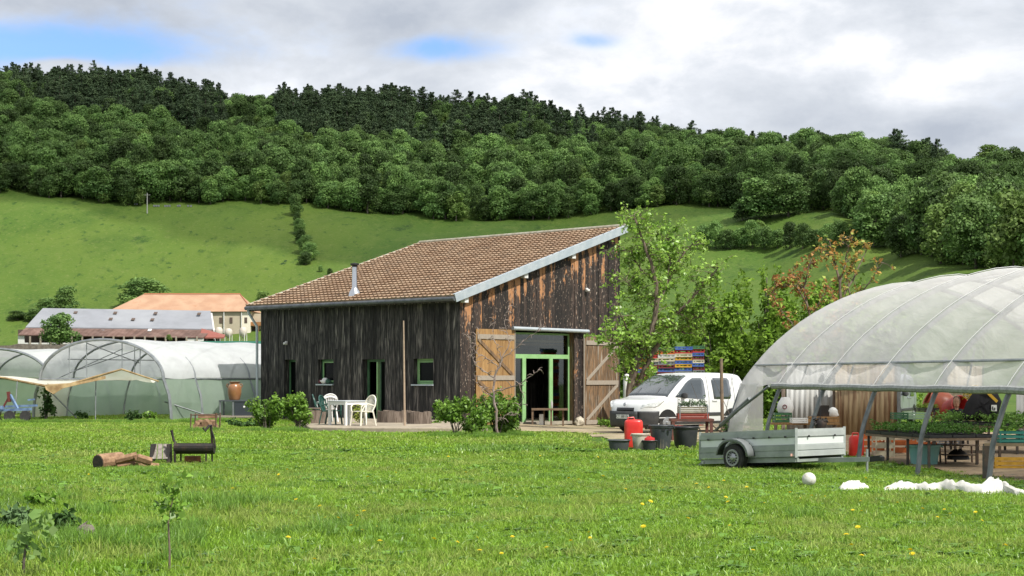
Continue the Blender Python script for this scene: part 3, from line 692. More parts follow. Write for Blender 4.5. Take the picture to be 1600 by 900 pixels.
mb = MB(); k_ = LL + .10
mb.tube([rp(LL + o1 - .12, e0 - .07, -.02), rp(LL + o1 - .12, e0 - .07, -.15), wp(bL, nL, k_, HE - .85, .12), wp(bL, nL, k_, 2.0, .12), wp(bL, nL, k_, -.1, .12)], .055, 8); mb.build('downpipe', M_zinc, barn, smooth=True)
# stove pipe
c = P(554.5, 461, 58.9)
best = min(((abs((rp(u_, s_, .17) - P(554.5, 460, rp(u_, s_, .17).y)).x) + abs((rp(u_, s_, .17) - P(554.5, 460, rp(u_, s_, .17).y)).z), u_, s_) for u_ in np.arange(1, 11, .05) for s_ in np.arange(-.2, 3, .05)))
c = rp(best[1], best[2], .17)
mb = MB(); mb.lathe([(.26, -.1), (.2, .10), (.13, .2), (.105, .28), (.105, 1.05)], 14, c=c); fl = mb.build('stove_pipe', M_steel, barn, smooth=True)
mb = MB(); mb.lathe([(.105, 1.05), (.105, 1.1), (.17, 1.13), (.17, 1.19), (0, 1.22)], 14, c=c); mb.build('pipe_cap', M_black, fl)
# small lamps on the walls
def wall_lamp(base, nrm, uu, zz, name='wall_lamp'):
    t = MB(); p = wp(base, nrm, uu, zz, .06); Rm = Matrix.Rotation(math.atan2(base.y, base.x), 3, 'Z')
    t.box(p, (.12, .08, .15), Rm); t.box(wp(base, nrm, uu, zz - .02, .13), (.14, .1, .09), Rm); return t.build(name, M_white, barn, bevel=.02)
wall_lamp(bG, nG, q(915), hG(q(915), 453)); wall_lamp(bL, nL, onL(449), hL(onL(449), 536))
# terrace slab
M_terr = mat('terrace_slab', (.34, .29, .21), .9, (.25, .21, .16), scale=1.5, bump=.4, third=((.42, .37, .28), 5, .55, .75))
TZ = .16
def terr(px, py):
    """point on the terrace top seen at a pixel"""
    D = (EYE - TZ) / ((py - HZ) / F); return Vector(((px - 800) / F * D, D, TZ))
wq = lambda u_: bA + bL * u_ + nL * .015
TERR = [(p.x, p.y) for p in (wq(.05), terr(762, 668.5), terr(600, 668.5), terr(484, 667.5), wq(9.6))]
mb = MB(); mb.prism([Vector((x, y, -.25)) for x, y in TERR], (0, 0, TZ + .25))
ter = one(mb, 'terrace', M_terr, 'x', 'x', loc=tuple(bA), bevel=.02); ter['kind'] = 'structure'; del ter['category']; del ter['label']
# dusty path in front of the entrance, one thin sheet over the ground
M_path = mat('dusty_path', (.36, .29, .19), .95, (.26, .21, .13), scale=.8, bump=.5, bscale=12, third=((.12, .15, .04), 1.3, .55, .7), coord='Object')
def sheet(name, outline, m, h=.02, step=.6):
    xs_ = [p[0] for p in outline]; ys_ = [p[1] for p in outline]; vs = {}; fs = []; V_ = []
    def inside(x, y):
        r = False; n = len(outline)
        for i in range(n):
            x1, y1 = outline[i][:2]; x2, y2 = outline[(i + 1) % n][:2]
            if (y1 > y) != (y2 > y) and x < (x2 - x1) * (y - y1) / (y2 - y1) + x1: r = not r
        return r
    nx = int((max(xs_) - min(xs_)) / step) + 1; ny = int((max(ys_) - min(ys_)) / step) + 1
    def vid(i, j):
        if (i, j) not in vs:
            x = min(xs_) + i * step; y = min(ys_) + j * step; vs[(i, j)] = len(V_); V_.append((x, y, gz(x, y) + h))
        return vs[(i, j)]
    for i in range(nx):
        for j in range(ny):
            if inside(min(xs_) + (i + .5) * step, min(ys_) + (j + .5) * step): fs.append((vid(i, j), vid(i + 1, j), vid(i + 1, j + 1), vid(i, j + 1)))
    mb = MB(); mb.add(V_, fs); o = mb.build(name, m, None, smooth=True); return tag(o, kind='structure')
pth = [G(806, 674)[:2], G(905, 676)[:2], G(965, 690)[:2], G(1100, 692)[:2], G(1190, 668)[:2], G(1100, 655)[:2], (bA + bG * 9)[:2], (bA + bG * 2.2)[:2]]
PATH = [(p[0], p[1]) for p in pth]
sheet('path', PATH, M_path, .02, .3)
# ---------------------------------------------------------------- far farm, left
M_fib = mat('pale_roof_sheets', (.24, .25, .275), .7, (.21, .22, .24), scale=.25, third=((.28, .29, .31), .08, .5, .7))
M_rust = mat('rusty_roof_sheets', (.115, .065, .05), .85, (.17, .105, .085), scale=.5, island=.2, third=((.075, .045, .035), .3, .55, .75))
M_orange = mat('orange_tiles', (.36, .21, .13), .85, (.43, .28, .18), scale=.35, third=((.36, .19, .11), .7, .5, .8), bump=.3)
M_render = mat('cream_render', (.50, .44, .33), .9, (.44, .38, .29), scale=.3)
M_rubble = mat('stone_wall', (.12, .10, .085), .9, (.2, .17, .14), scale=1.5, bump=.6)
M_shutw = mat('brown_shutter', (.10, .07, .055), .8)
M_silo = mat('silo_shell', (.60, .55, .48), .6, (.50, .44, .38), scale=.7)
M_balc = mat('balcony_boards', (.36, .17, .06), .7, (.26, .12, .05), scale=2)
def fp(px, py, D): return P(px, py, D)
D1 = 380.
# cattle barn: pale upper roof, rusty lean-to, open bays below
org = P(180, 541, D1); cb = thing('cattle_barn', 'long low cattle barn with pale grey sheet roof and rusty lean-to over open bays', 'barn', tuple(org), world=True)
mb = MB(); mb.prism([fp(67, 483, D1 + 16), fp(329, 487, D1 + 16), fp(333, 515.5, D1 + 5), fp(40, 512.5, D1 + 5)], (0, 0, .25)); mb.build('upper_roof', M_fib, cb)
mb = MB(); nseg = 40
for i in range(nseg):
    a_ = i / nseg; b_ = (i + .94) / nseg; l_ = lambda p0, p1, t: p0 + (p1 - p0) * t
    T0, T1, B0, B1 = fp(40, 513.5, D1 + 5), fp(333, 516.5, D1 + 5), fp(28, 524, D1), fp(318, 528.5, D1)
    mb.prism([l_(T0, T1, a_), l_(T0, T1, b_), l_(B0, B1, b_), l_(B0, B1, a_)], (0, 0, .18))
mb.build('lean_to_roof', M_rust, cb)
mb = MB(); mb.prism([fp(315, 515, D1 + 4.8), fp(352, 525, D1 + 4), fp(350, 529, D1 + 1), fp(312, 529, D1 + 1)], (0, 0, .3)); mb.build('side_roof', mat('red_sheet', (.25, .08, .06), .7), cb)
mb = MB(); mb.prism([fp(28, 545, D1 + .5), fp(38, 545, D1 + .5), fp(38, 524.5, D1 + .5), fp(28, 524.5, D1 + .5)], (0, .4, 0)); mb.build('end_wall', M_white, cb)
mb = MB(); mb.prism([fp(38, 538, D1), fp(312, 538, D1), fp(312, 535.5, D1), fp(38, 535.5, D1)], (0, .4, 0)); mb.build('feed_barrier', M_white, cb)
mb = MB(); mb.prism([fp(28, 546, D1 + 9), fp(345, 546, D1 + 9), fp(345, 515, D1 + 9), fp(28, 515, D1 + 9)], (0, .3, 0)); mb.build('back_wall', M_shutw, cb)
mb = MB(); mb.prism([fp(334, 530, D1 + 6), fp(329, 489, D1 + 15.5), fp(333, 516, D1 + 6), fp(336, 530, D1 + 6)], (.4, 0, 0))
mb.prism([fp(290, 538, D1 + .2), fp(318, 538, D1 + .2), fp(318, 529, D1 + .2), fp(290, 529, D1 + .2)], (0, .3, 0)); mb.build('gable_wall', M_white, cb)
for i in range(17):
    mb = MB(); x = 47 + i * 16.3; mb.beam(fp(x, 546, D1 - .2), fp(x, 525.5, D1 - .2), .35, .35); mb.build('post', M_mill, cb)
for x, y, m_ in [(116, 489, 0), (178, 489.5, 0), (241, 490, 0), (171, 499, 0), (206, 499.5, 0), (236, 500, 0), (309, 491, 0), (232, 516.5, 1), (55, 517, 2), (132, 519, 2), (158, 518, 2), (195, 519, 2), (258, 520, 2), (295, 521.5, 2)]:
    dd = D1 + 16 - (y - 483) / 30 * 11 if m_ == 0 else D1 + 4.2; mb = MB()
    mb.prism([fp(x, y, dd) + Vector((0, 0, .3)), fp(x + 5.5, y, dd) + Vector((0, 0, .3)), fp(x + 4, y + 3, dd - 1.1) + Vector((0, 0, .3)), fp(x - 1.5, y + 3, dd - 1.1) + Vector((0, 0, .3))], (0, 0, .12)); mb.build('skylight', [M_shutw, M_white, M_fib][m_], cb)
# farmhouse
D2 = 408.; gzf = gz(fp(300, 545, D2).x, D2)
org = P(290, 540, D2); fh = thing('farmhouse', 'large cream farmhouse with hipped orange tile roof behind the cattle barn', 'house', tuple(org), world=True)
W0, W1 = fp(170, 487, D2), fp(378, 487, D2); We = fp(391, 486, D2 + 9)
mb = MB(); dn = Vector((0, 0, -9))
mb.prism([W0 + dn, W1 + dn, W1, W0], (0, 14, 0)); mb.build('wall', M_render, fh)
mb = MB(); mb.prism([W1 + dn + Vector((.02, -.05, 0)), fp(391, 487, D2) + dn + Vector((0, -.05, 0)), fp(391, 487, D2) + Vector((0, -.05, 0)), W1 + Vector((.02, -.05, 0))], (0, 12, 0)); mb.build('side_wall', mat('light_render', (.78, .72, .6), .9), fh)
mb = MB(); r0, r1 = fp(225, 459.5, D2 + 7), fp(375, 459.5, D2 + 7); e_ = [fp(166, 487.5, D2 - .6), fp(396, 486.5, D2 - .6), fp(396, 486.5, D2 - .6) + Vector((0, 15.5, 0)), fp(166, 487.5, D2 - .6) + Vector((0, 15.5, 0))]
mb.add(e_ + [r0, r1], [(0, 1, 5, 4), (1, 2, 5), (2, 3, 4, 5), (3, 0, 4), (3, 2, 1, 0)]); rf = mb.build('roof', M_orange, fh)
mb = MB(); mb.tube([r0, r1, e_[1]], .22, 5); mb.build('ridge_tiles', mat('red_ridge', (.36, .13, .07), .9), rf)
for x in (345, 361, 384): 
    mb = MB(); mb.prism([fp(x - 2.2, 505, D2 - .1), fp(x + 2.2, 505, D2 - .1), fp(x + 2.2, 496, D2 - .1), fp(x - 2.2, 496, D2 - .1)], (0, .15, 0)); mb.build('window', M_shutw, fh)
mb = MB(); mb.beam(fp(350, 520, D2 - .3), fp(350, 487, D2 - .3), .35, .2); mb.beam(fp(377.5, 520, D2 - .3), fp(377.5, 487, D2 - .3), .2, .2); mb.build('rain_pipe', M_white, fh)
mb = MB(); mb.prism([fp(391, 524, D2 + 3), fp(412, 524, D2 + 3), fp(412, 490, D2 + 3), fp(391, 490, D2 + 3)], (0, 8, 0)); mb.build('wing_wall', M_render, fh)
mb = MB(); mb.prism([fp(390, 509, D2 + .5), fp(412, 509, D2 + .5), fp(412, 503, D2 + .5), fp(390, 503, D2 + .5)], (0, 2, 0))
mb.beam(fp(403, 526, D2 + .6), fp(403, 509, D2 + .6), .4, .4); mb.build('balcony', M_balc, fh)
mb = MB(); mb.prism([fp(392, 524, D2 + 2.8), fp(401, 524, D2 + 2.8), fp(401, 511, D2 + 2.8), fp(392, 511, D2 + 2.8)], (0, .1, 0)); mb.build('door', M_shutw, fh)
# silos
for i, (x, yt, lb) in enumerate([(342, 511, 'beige feed silo nearest the cattle barn gable'), (357, 513, 'white feed silo in the middle of the three'), (380, 511, 'greyish feed silo in front of the farmhouse corner')]):
    b = P(x, 533, D1 + 8); si = thing('feed_silo', lb, 'silo', tuple(b), world=True, group='feed silos beside the farmhouse')
    mb = MB(); t_ = (533 - yt) / F * (D1 + 8); mb.lathe([(.2, t_ * .22), (.95, t_ * .5), (.98, t_ * .8), (.7, t_ * .95), (.25, t_)], 12, c=b); mb.build('tank', M_silo, si, smooth=True)
    for k in range(4):
        a_ = k * math.pi / 2 + .5; mb = MB(); mb.tube([b + Vector((.9 * math.cos(a_), .9 * math.sin(a_), -1.5)), b + Vector((.9 * math.cos(a_), .9 * math.sin(a_), t_ * .55))], .09, 5); mb.build('leg', M_white, si)
# dark bank wall and a green windbreak before the farm
mb2 = MB(); mb2.prism([fp(-60, 570, 345), fp(112, 570, 345), fp(110, 543, 345), fp(100, 539, 345), fp(28, 537, 345), fp(18, 539.5, 345), fp(-60, 542, 345)], (0, 1, 0)); one(mb2, 'retaining_wall', M_rubble, 'dark stone retaining wall left of the cattle barn', 'wall', loc=tuple(fp(20, 548, 345)))
mb = MB(); mb.prism([fp(280, 546, D1 - 20), fp(412, 546, D1 - 20), fp(412, 533, D1 - 20), fp(280, 533, D1 - 20)], (0, .3, 0)); one(mb, 'windbreak_net', mat('teal_netting', (.05, .22, .17), .8), 'teal green windbreak netting strung behind the left polytunnels', 'netting', loc=tuple(fp(350, 546, D1 - 20)))
# power pole and beehives high on the meadow
g = G(230, 334); mb = MB(); s_ = g.y / F; mb.tube([g, g + Vector((0, 0, 32 * s_))], [.2, .14], 6); mb.beam(g + Vector((-1, 0, 29 * s_)), g + Vector((1, 0, 29 * s_)), .12, .12); one(mb, 'utility_pole', mat('pole_grey', (.33, .33, .31), .8), 'grey utility pole standing alone on the upper meadow', 'pole', loc=tuple(g))
for x in (241, 244.5, 248, 258, 261.5, 265, 278, 281, 294, 298.5, 211, 214):
    g = G(x, 323.5 if x > 220 else 321); b_ = thing('beehive', 'tiny white beehive in the row below the wood', 'beehive', tuple(g), group='white beehives along the wood', world=True)
    mb = MB(); mb.box(g + Vector((0, 0, .3)), (.5, .5, .45)); mb.build('hive_box', M_fib, b_); mb = MB(); mb.box(g + Vector((0, 0, .57)), (.6, .6, .08)); mb.build('lid', M_fib, b_)
# ---------------------------------------------------------------- polytunnels
def film_mat(name, col, tr, op, sc=1.2, rough=.45, col2=None):
    """plastic film: part see-through, part light-scattering, a soft sheen"""
    m = bpy.data.materials.new(name); m.use_nodes = True; t = m.node_tree; t.nodes.clear(); l = t.links.new; n = t.nodes.new
    o = n('ShaderNodeOutputMaterial'); tp = n('ShaderNodeBsdfTransparent'); df = n('ShaderNodeBsdfDiffuse'); tl = n('ShaderNodeBsdfTranslucent'); gl = n('ShaderNodeBsdfGlossy')
    gl.inputs['Roughness'].default_value = rough; tcn = n('ShaderNodeTexCoord')
    no = n('ShaderNodeTexNoise'); no.inputs['Scale'].default_value = sc; no.inputs['Detail'].default_value = 7; no.inputs['Roughness'].default_value = .6; l(tcn.outputs['Object'], no.inputs[0])
    mi = n('ShaderNodeMixRGB'); r = n('ShaderNodeMapRange'); l(no.outputs['Fac'], r.inputs[0]); r.inputs[1].default_value = .45; r.inputs[2].default_value = .75; l(r.outputs[0], mi.inputs[0])
    c2 = col2 or tuple(c * .72 for c in col); mi.inputs[1].default_value = (*col, 1); mi.inputs[2].default_value = (*c2, 1)
    l(mi.outputs[0], df.inputs[0]); l(mi.outputs[0], tl.inputs[0]); tp.inputs[0].default_value = (.97, .97, .97, 1)
    m1 = n('ShaderNodeMixShader'); m1.inputs[0].default_value = tr; l(df.outputs[0], m1.inputs[1]); l(tl.outputs[0], m1.inputs[2])
    m2 = n('ShaderNodeMixShader'); m2.inputs[0].default_value = .07; l(m1.outputs[0], m2.inputs[1]); l(gl.outputs[0], m2.inputs[2])
    oo = n('ShaderNodeMapRange'); l(no.outputs['Fac'], oo.inputs[0]); oo.inputs[1].default_value = .3; oo.inputs[2].default_value = .7; oo.inputs[3].default_value = op - .06; oo.inputs[4].default_value = op + .1
    m3 = n('ShaderNodeMixShader'); l(oo.outputs[0], m3.inputs[0]); l(tp.outputs[0], m3.inputs[1]); l(m2.outputs[0], m3.inputs[2]); l(m3.outputs[0], o.inputs[0])
    # creases
    mp = n('ShaderNodeMapping'); mp.inputs['Rotation'].default_value = (.5, .7, .4); mp.inputs['Scale'].default_value = (1.6, .3, .5); l(tcn.outputs['Object'], mp.inputs[0])
    n2 = n('ShaderNodeTexNoise'); n2.inputs['Scale'].default_value = 1.7; n2.inputs['Detail'].default_value = 4; n2.inputs['Roughness'].default_value = .45; n2.inputs['Distortion'].default_value = .3; l(mp.outputs[0], n2.inputs[0])
    b = n('ShaderNodeBump'); b.inputs['Strength'].default_value = .55; b.inputs['Distance'].default_value = .10; l(n2.outputs['Fac'], b.inputs['Height'])
    for q_ in (df, gl, tl): l(b.outputs[0], q_.inputs['Normal'])
    return m
M_film = film_mat('white_tunnel_film', (.78, .80, .81), .42, .80)
M_filmR = film_mat('grey_tunnel_film', (.82, .82, .81), .42, .70, sc=.7, col2=(.74, .74, .71))
M_net = film_mat('green_side_net', (.46, .57, .47), .6, .70, sc=1.0, col2=(.32, .43, .33))
M_netf = film_mat('cream_old_film', (.72, .72, .60), .6, .72, sc=1.0, col2=(.58, .55, .4))
M_strip = mat('pale_film_strip', (.52, .53, .52), .5)
M_galv = mat('galvanised_tube', (.34, .36, .37), .45, (.25, .27, .28), scale=3, metal=.5)
M_galvd = mat('dull_galvanised_tube', (.13, .145, .15), .6, (.2, .215, .22), scale=3, metal=.2)
def arch(hw, H, ze=1.62, n=22):
    """half profile: legs lean out up to the eave, then a round arch; returns (offset, z) from one foot to the other"""
    pts_ = [(-hw * 1.01, -.25), (-hw * 1.0, .35), (-hw * .975, 1.0)]; hw *= .90
    a0 = .0
    for i in range(n + 1):
        a_ = math.pi * (1 - i / n); pts_.append((hw * math.cos(a_), ze + (H - ze) * math.sin(a_)))
    hw /= .90; pts_ += [(hw * .975, 1.0), (hw * 1.0, .35), (hw * 1.01, -.25)]
    return pts_
def tunnel(name, label, foot, axis, side, width, H, ze, ts, film_to=0, group=None):
    """foot: near right foot; axis: along the tunnel; side: towards the other foot"""
    t = thing(name, label, 'polytunnel', tuple(foot), world=True, group=group)
    pr = arch(width / 2, H, ze)
    f = lambda t_, o, z: Vector((foot.x, foot.y, 0)) + axis * t_ + side * (width / 2 - o) + Vector((0, 0, z + gz(foot.x + axis.x * t_, foot.y + axis.y * t_) * (1 if z < 1 else .5)))
    for i, t_ in enumerate(ts):
        mb = MB(); mb.tube([f(t_, -o, z) for o, z in pr], .065 if i == 0 else .045, 6); mb.build('hoop', M_galv, t, smooth=True)
    return t, f, pr
axL = Vector((.485, .875, 0)).normalized(); sdL = Vector((-.875, .485, 0)).normalized()
fL = P(267, 657, 63); fL.z = gz(fL.x, fL.y); tsL = [0, 1.9, 5.4, 8.9, 12.4, 15.9]
rngt = random.Random(5)
def clad(t, f, pr, ts, ze, W, H, film, side_mat, eave=True, first_open=True, both=True):
    hw = W / 2; rows = []; cut = [(o, z) for o, z in pr if z >= ze - .02]
    for i in range(len(ts) - 1):
        k = 6
        for j in range(k + (i == len(ts) - 2)):
            s_ = j / k; t_ = ts[i] + (ts[i + 1] - ts[i]) * s_; sag = .055 * math.sin(math.pi * s_)
            rows.append([f(t_, -o * (1 - sag / hw * .6) , z - sag * (z > ze + .1)) + (Vector((0, 0, .05)) if True else 0) for o, z in cut])
    mb = MB(); mb.grid(rows); mb.build('roof_film', film, t, smooth=True)
    for sgn in ((-1, 1) if both else (1,)):                       # side walls
        rows = []
        for i in range(int((ts[-1] - ts[0]) / .5) + 1):
            t_ = ts[0] + i * .5; w_ = .03 * math.sin(i * 1.3) + .02 * math.sin(i * 3.1)
            rows.append([f(t_, -sgn * (hw * c + w_), z) for c, z in ((.905, ze), (.955, 1.0), (1.0, .4), (1.01, -.15))])
        mb = MB(); mb.grid(rows); mb.build('side_net', side_mat, t, smooth=True)
    mb = MB()
    for sgn in (-1, 1): mb.tube([f(ts[0], -sgn * hw * .91, ze), f(ts[-1], -sgn * hw * .91, ze)], .035, 6)
    mb.tube([f(ts[0], 0, H - .03), f(ts[-1], 0, H - .03)], .03, 5)
    mb.build('purlin', M_galvd, t)
W1_, H1_, ZE = 7.4, 3.24, 1.64
tn, f1, pr1 = tunnel('polytunnel', 'white polytunnel with bare front arch and pale green side netting beside the barn', fL, axL, sdL, W1_, H1_, ZE, tsL, 16)
clad(tn, f1, pr1, tsL[1:], ZE, W1_, H1_, M_film, M_net)
# front bay: film on the right slope only, old clear film at the back of the bay
mb = MB(); rows = []
for j in range(7):
    t_ = 0 + 1.9 * j / 6; rows.append([f1(t_, -o, z + .05 - .05 * math.sin(math.pi * j / 6)) for o, z in pr1 if z > ZE - .02 and (o < -.2 * W1_ or True)])
mb.grid(rows); mb.build('roof_film', M_film, tn, smooth=True)
rows = [[f1(t_, W1_ / 2 * .905, ZE), f1(t_, W1_ / 2 * .985, .7), f1(t_, W1_ / 2 * 1.01, -.15)] for sg in (1,) for t_ in (0, .6, 1.3, 1.9)]
mb = MB(); mb.grid(rows); mb.build('side_net', M_net, tn)
rows = [[f1(t_, -W1_ / 2 * .905, ZE), f1(t_, -W1_ / 2 * .985, .7), f1(t_, -W1_ / 2 * 1.01, -.15)] for t_ in (0, .6, 1.3, 1.9)]
mb = MB(); mb.grid(rows); mb.build('side_net', M_netf, tn)
# braces and uprights of the front frame
mb = MB(); F0 = lambda t_, o, z: f1(t_, -o * .91, z)     # o: positive to the left foot
hwL = W1_ / 2
mb.tube([F0(.02, hwL, ZE), F0(.02, -hwL, ZE)], .04, 6); mb.build('cross_tube', M_galv, tn)
mb = MB()
for o in (1.9, .85, -1.25, -1.5, -2.3):
    zt_ = ZE + (H1_ - ZE) * math.sin(math.acos(min(1, abs(o) / hwL))) ** .92
    mb.tube([F0(.5 if abs(o + 1.5) < .01 else .02, o, ZE), F0(.5 if abs(o + 1.5) < .01 else .02, o, zt_)], .022, 5)
mb.build('upright', M_galv, tn)
mb = MB(); mb.tube([F0(.02, 2.0, 2.45), F0(1.9, -2.2, 2.4)], .02, 5); mb.tube([F0(.05, .85, 3.1), F0(1.9, -.4, 2.3)], .022, 5); mb.tube([F0(.05, 1.9, 1.9), F0(1.9, -.9, 3.0)], .018, 5); mb.tube([F0(.05, 2.7, ZE), F0(1.9, .6, 2.9)], .018, 5)
mb.tube([F0(0, 3.6, 1.5), F0(-.2, 1.2, .05)], .03, 5); mb.tube([F0(0, -hwL, .75), F0(1.6, -hwL - 1.7, .0)], .03, 5); mb.build('brace', M_galvd, tn)
# awning: a propped strip of old film across both tunnel mouths
M_awn = film_mat('sun_bleached_film', (.80, .79, .70), .35, .93, sc=.9, col2=(.62, .56, .42))
M_awnb = mat('brown_film_edge', (.40, .29, .14), .8, (.25, .16, .07), scale=3)
aw = thing('film_awning', 'sagging cream film awning propped out over the polytunnel mouths', 'awning', tuple(P(150, 657, 62)), world=True)
top = [(-40, 586, 68), (20, 588, 67.5), (58, 592, 66.8), (100, 593, 66), (150, 594, 65.2), (187, 594, 64.6), (225, 592, 63.8), (252, 593, 63.2)]
bot = [(-40, 584, 64.5), (8, 591, 64.2), (38, 597, 63.6), (70, 603, 62.4), (110, 601, 62), (145, 590, 62), (190, 577, 62), (248, 596, 62.4)]
rows = []
for k in range(9):
    s_ = k / 8; rows.append([])
    for i in range(len(top) - 1):
        for j in range(4):
            q_ = j / 4; a_ = P(*top[i]).lerp(P(*top[i + 1]), q_); b_ = P(*bot[i]).lerp(P(*bot[i + 1]), q_)
            p = a_.lerp(b_, s_); p.z += .10 * math.sin(math.pi * s_) * math.sin(i * 1.7 + j * .6) - .10 * math.sin(math.pi * s_); rows[-1].append(p)
mb = MB(); mb.grid(rows); mb.build('sheet', M_awn, aw, smooth=True)
mb = MB(); mb.tube([P(x, y, d) for x, y, d in bot[:]], [.04, .05, .05, .06, .07, .05, .04, .03], 6); mb.build('rolled_edge', M_awnb, aw)
mb = MB(); mb.grid([[P(x, y, 61.95) for x, y in ((70, 603), (86, 602), (104, 600), (130, 596), (165, 587))], [P(x, y, 61.9) for x, y in ((72, 609), (84, 616), (98, 607), (128, 600), (165, 592))]]); mb.build('torn_flap', M_awnb, aw, solid=.01)
for x0, y0, x1, y1 in ((27, 596, 22, 660), (150, 592, 149, 663)):
    mb = MB(); mb.tube([P(x0, y0, 62.4), P(x1, y1, 62)], .022, 5); mb.build('prop', M_galvd, aw)
# neighbouring tunnel further left
f2p = Vector((fL.x, fL.y, 0)) + sdL * (W1_ + .25) + axL * 1.5; f2p.z = gz(f2p.x, f2p.y)
tn2, f2, pr2 = tunnel('polytunnel', 'white polytunnel running off the left edge of the picture', f2p, axL, sdL, 7.4, 2.95, ZE, [0, 3.3, 6.6, 9.9, 13.2])
clad(tn2, f2, pr2, [0, 3.3, 6.6, 9.9, 13.2], ZE, 7.4, 2.95, M_film, M_net)
f3p = f2p + axL * 13 + sdL * .5; f3p.z = gz(f3p.x, f3p.y)
tn3, f3, pr3 = tunnel('polytunnel', 'low white polytunnel roof behind the arch of the front tunnel', f3p + axL * 3 - sdL * 3.0, axL, sdL, 7.2, 3.1, ZE, [0, 3.3, 6.6, 9.9])
clad(tn3, f3, pr3, [0, 3.3, 6.6, 9.9], ZE, 7.2, 3.1, M_film, M_net)

# ---------------------------------------------------------------- big tunnel on the right
axR = Vector((.187, -.982, 0)).normalized(); sdR = Vector((.982, .187, 0)).normalized()
OR = Vector((5.7, 44, 0)); WR, HRT, ZR = 10.6, 4.28, 1.52
tsR = [.65] + [3.6 + 2.95 * i for i in range(7)]
gt = thing('large_polytunnel', 'large greyish film polytunnel with rolled-up side over seedling benches', 'polytunnel', (5.7, 44, gz(5.7, 44)), world=True)
def fR(t_, o, z):      # o: 0 near side foot line .. WR far side
    p = OR + axR * t_ + sdR * o; return Vector((p.x, p.y, z + (gz(p.x, p.y) if z < .5 else -.0)))
def profR():
    kn = [(-.02, -.2), (.10, .5), (.25, 1.0), (.46, ZR), (.86, 2.05), (1.5, 2.70), (2.5, 3.42), (3.8, 4.0), (5.3, 4.28)]
    k2 = kn + [(WR - x, z) for x, z in kn[::-1][1:]]; o_ = []
    for i in range(len(k2) - 1):                      # smooth curve through the knots
        p0, p1, p2, p3 = k2[max(i - 1, 0)], k2[i], k2[i + 1], k2[min(i + 2, len(k2) - 1)]
        for j in range(3):
            t_ = j / 3; o_.append(tuple(.5 * (2 * p1[c] + (p2[c] - p0[c]) * t_ + (2 * p0[c] - 5 * p1[c] + 4 * p2[c] - p3[c]) * t_ ** 2 + (3 * p1[c] - p0[c] - 3 * p2[c] + p3[c]) * t_ ** 3) for c in (0, 1)))
    return o_ + [k2[-1]]
pR = profR()
for t_ in tsR:
    mb = MB(); mb.tube([fR(t_, o, z) for o, z in pR], .052, 8); mb.build('hoop', M_galvd, gt, smooth=True)
mb = MB(); rows = []; nz_ = lambda a_, b_: noise.noise(Vector((a_, b_, 3.3)))
cut = [(o, z) for o, z in pR if z >= ZR - .01]
for i in range(len(tsR) - 1):
    k = 10
    for j in range(k + (i == len(tsR) - 2)):
        s_ = j / k; t_ = tsR[i] + (tsR[i + 1] - tsR[i]) * s_; row = []
        for m_, (o, z) in enumerate(cut):
            sag = .11 * math.sin(math.pi * s_) ** .8 * (1 if 1 < m_ < len(cut) - 2 else .2); dirv = Vector((0, 0, -1)) * sag
            wr = .10 * nz_(t_ * 1.3, m_ * .35) * math.sin(math.pi * s_)
            out_ = .075; cx = (o - WR / 2) / (WR / 2); row.append(fR(t_, o + cx * out_, z + out_ * (1 - abs(cx)) + .02) + dirv + Vector((0, 0, wr)))
        rows.append(row)
mb.grid(rows); mb.build('roof_film', M_filmR, gt, smooth=True)
for t_ in tsR[1:]:      # clamping strips that hold the film on each hoop
    mb = MB(); mb.tube([fR(t_, o + (o - WR / 2) / (WR / 2) * .10, z + .10 * (1 - abs(o - WR / 2) / (WR / 2)) + .02) for o, z in cut], .009, 5); mb.build('film_strip', M_strip, gt, smooth=True)
# drape down to the ground at the far end bay
mb = MB()
rows = []
for j in range(9):
    t_ = .6 + (3.35 - .6) * j / 8; row = []
    zc = [(.46, ZR + .04), (.30, 1.1), (.13, .6), (-.0, -.1)]
    for m_, (o, z) in enumerate(zc): row.append(fR(t_, o - .07 + .05 * math.sin(j * 1.9 + m_), z))
    rows.append(row)
mb.grid(rows[:5]); mb.build('end_flap', M_filmR, gt, smooth=True)
# end wall film (far end, in view through the tunnel side)
rows = []
for o, z in pR[6:-6]:
    rows.append([fR(.62, o, z), fR(.62, o, z * .55), fR(.62, o, -.05)])
mb = MB(); mb.grid([r_ for r_ in rows[:8]]); mb.build('end_film', M_filmR, gt, smooth=True)
mb = MB(); e_ = [fR(t_, .38, ZR - .02) for t_ in np.arange(3.2, 22, .8)]; mb.tube([p + Vector((0, 0, .01 * math.sin(i * 2.2))) for i, p in enumerate(e_)], .075, 8); mb.build('rolled_film', mat('rolled_film_tube', (.33, .34, .33), .5, (.2, .21, .2), scale=14), gt, smooth=True)
mb = MB(); mb.tube([fR(t_, .80, 2.05) for t_ in np.arange(.65, 22, 1)], .03, 6); mb.build('purlin', M_galv, gt)
mb = MB(); mb.tube([fR(tsR[0], WR / 2, HRT - .08), fR(tsR[-1], WR / 2, HRT - .08)], .03, 6); mb.tube([fR(tsR[0], WR * .8, HRT - .9), fR(tsR[-1], WR * .8, HRT - .9)], .03, 6); mb.build('purlin', M_galv, gt)
mb = MB(); mb.tube([fR(3.2, .28, ZR - .02), fR(1.9, -.12, .85), fR(.7, -.35, .3)], .035, 6); mb.tube([fR(2.4, .04, 1.17), fR(1.0, -.30, .46)], .055, 6); mb.build('crank_arm', M_galvd, gt)
mb = MB()
for i in range(1, len(tsR) - 1): mb.tube([fR(tsR[i], 1.25, 2.3), fR(tsR[i] + .9, .62, 1.5)], .02, 5)
mb.build('brace', M_galvd, gt)
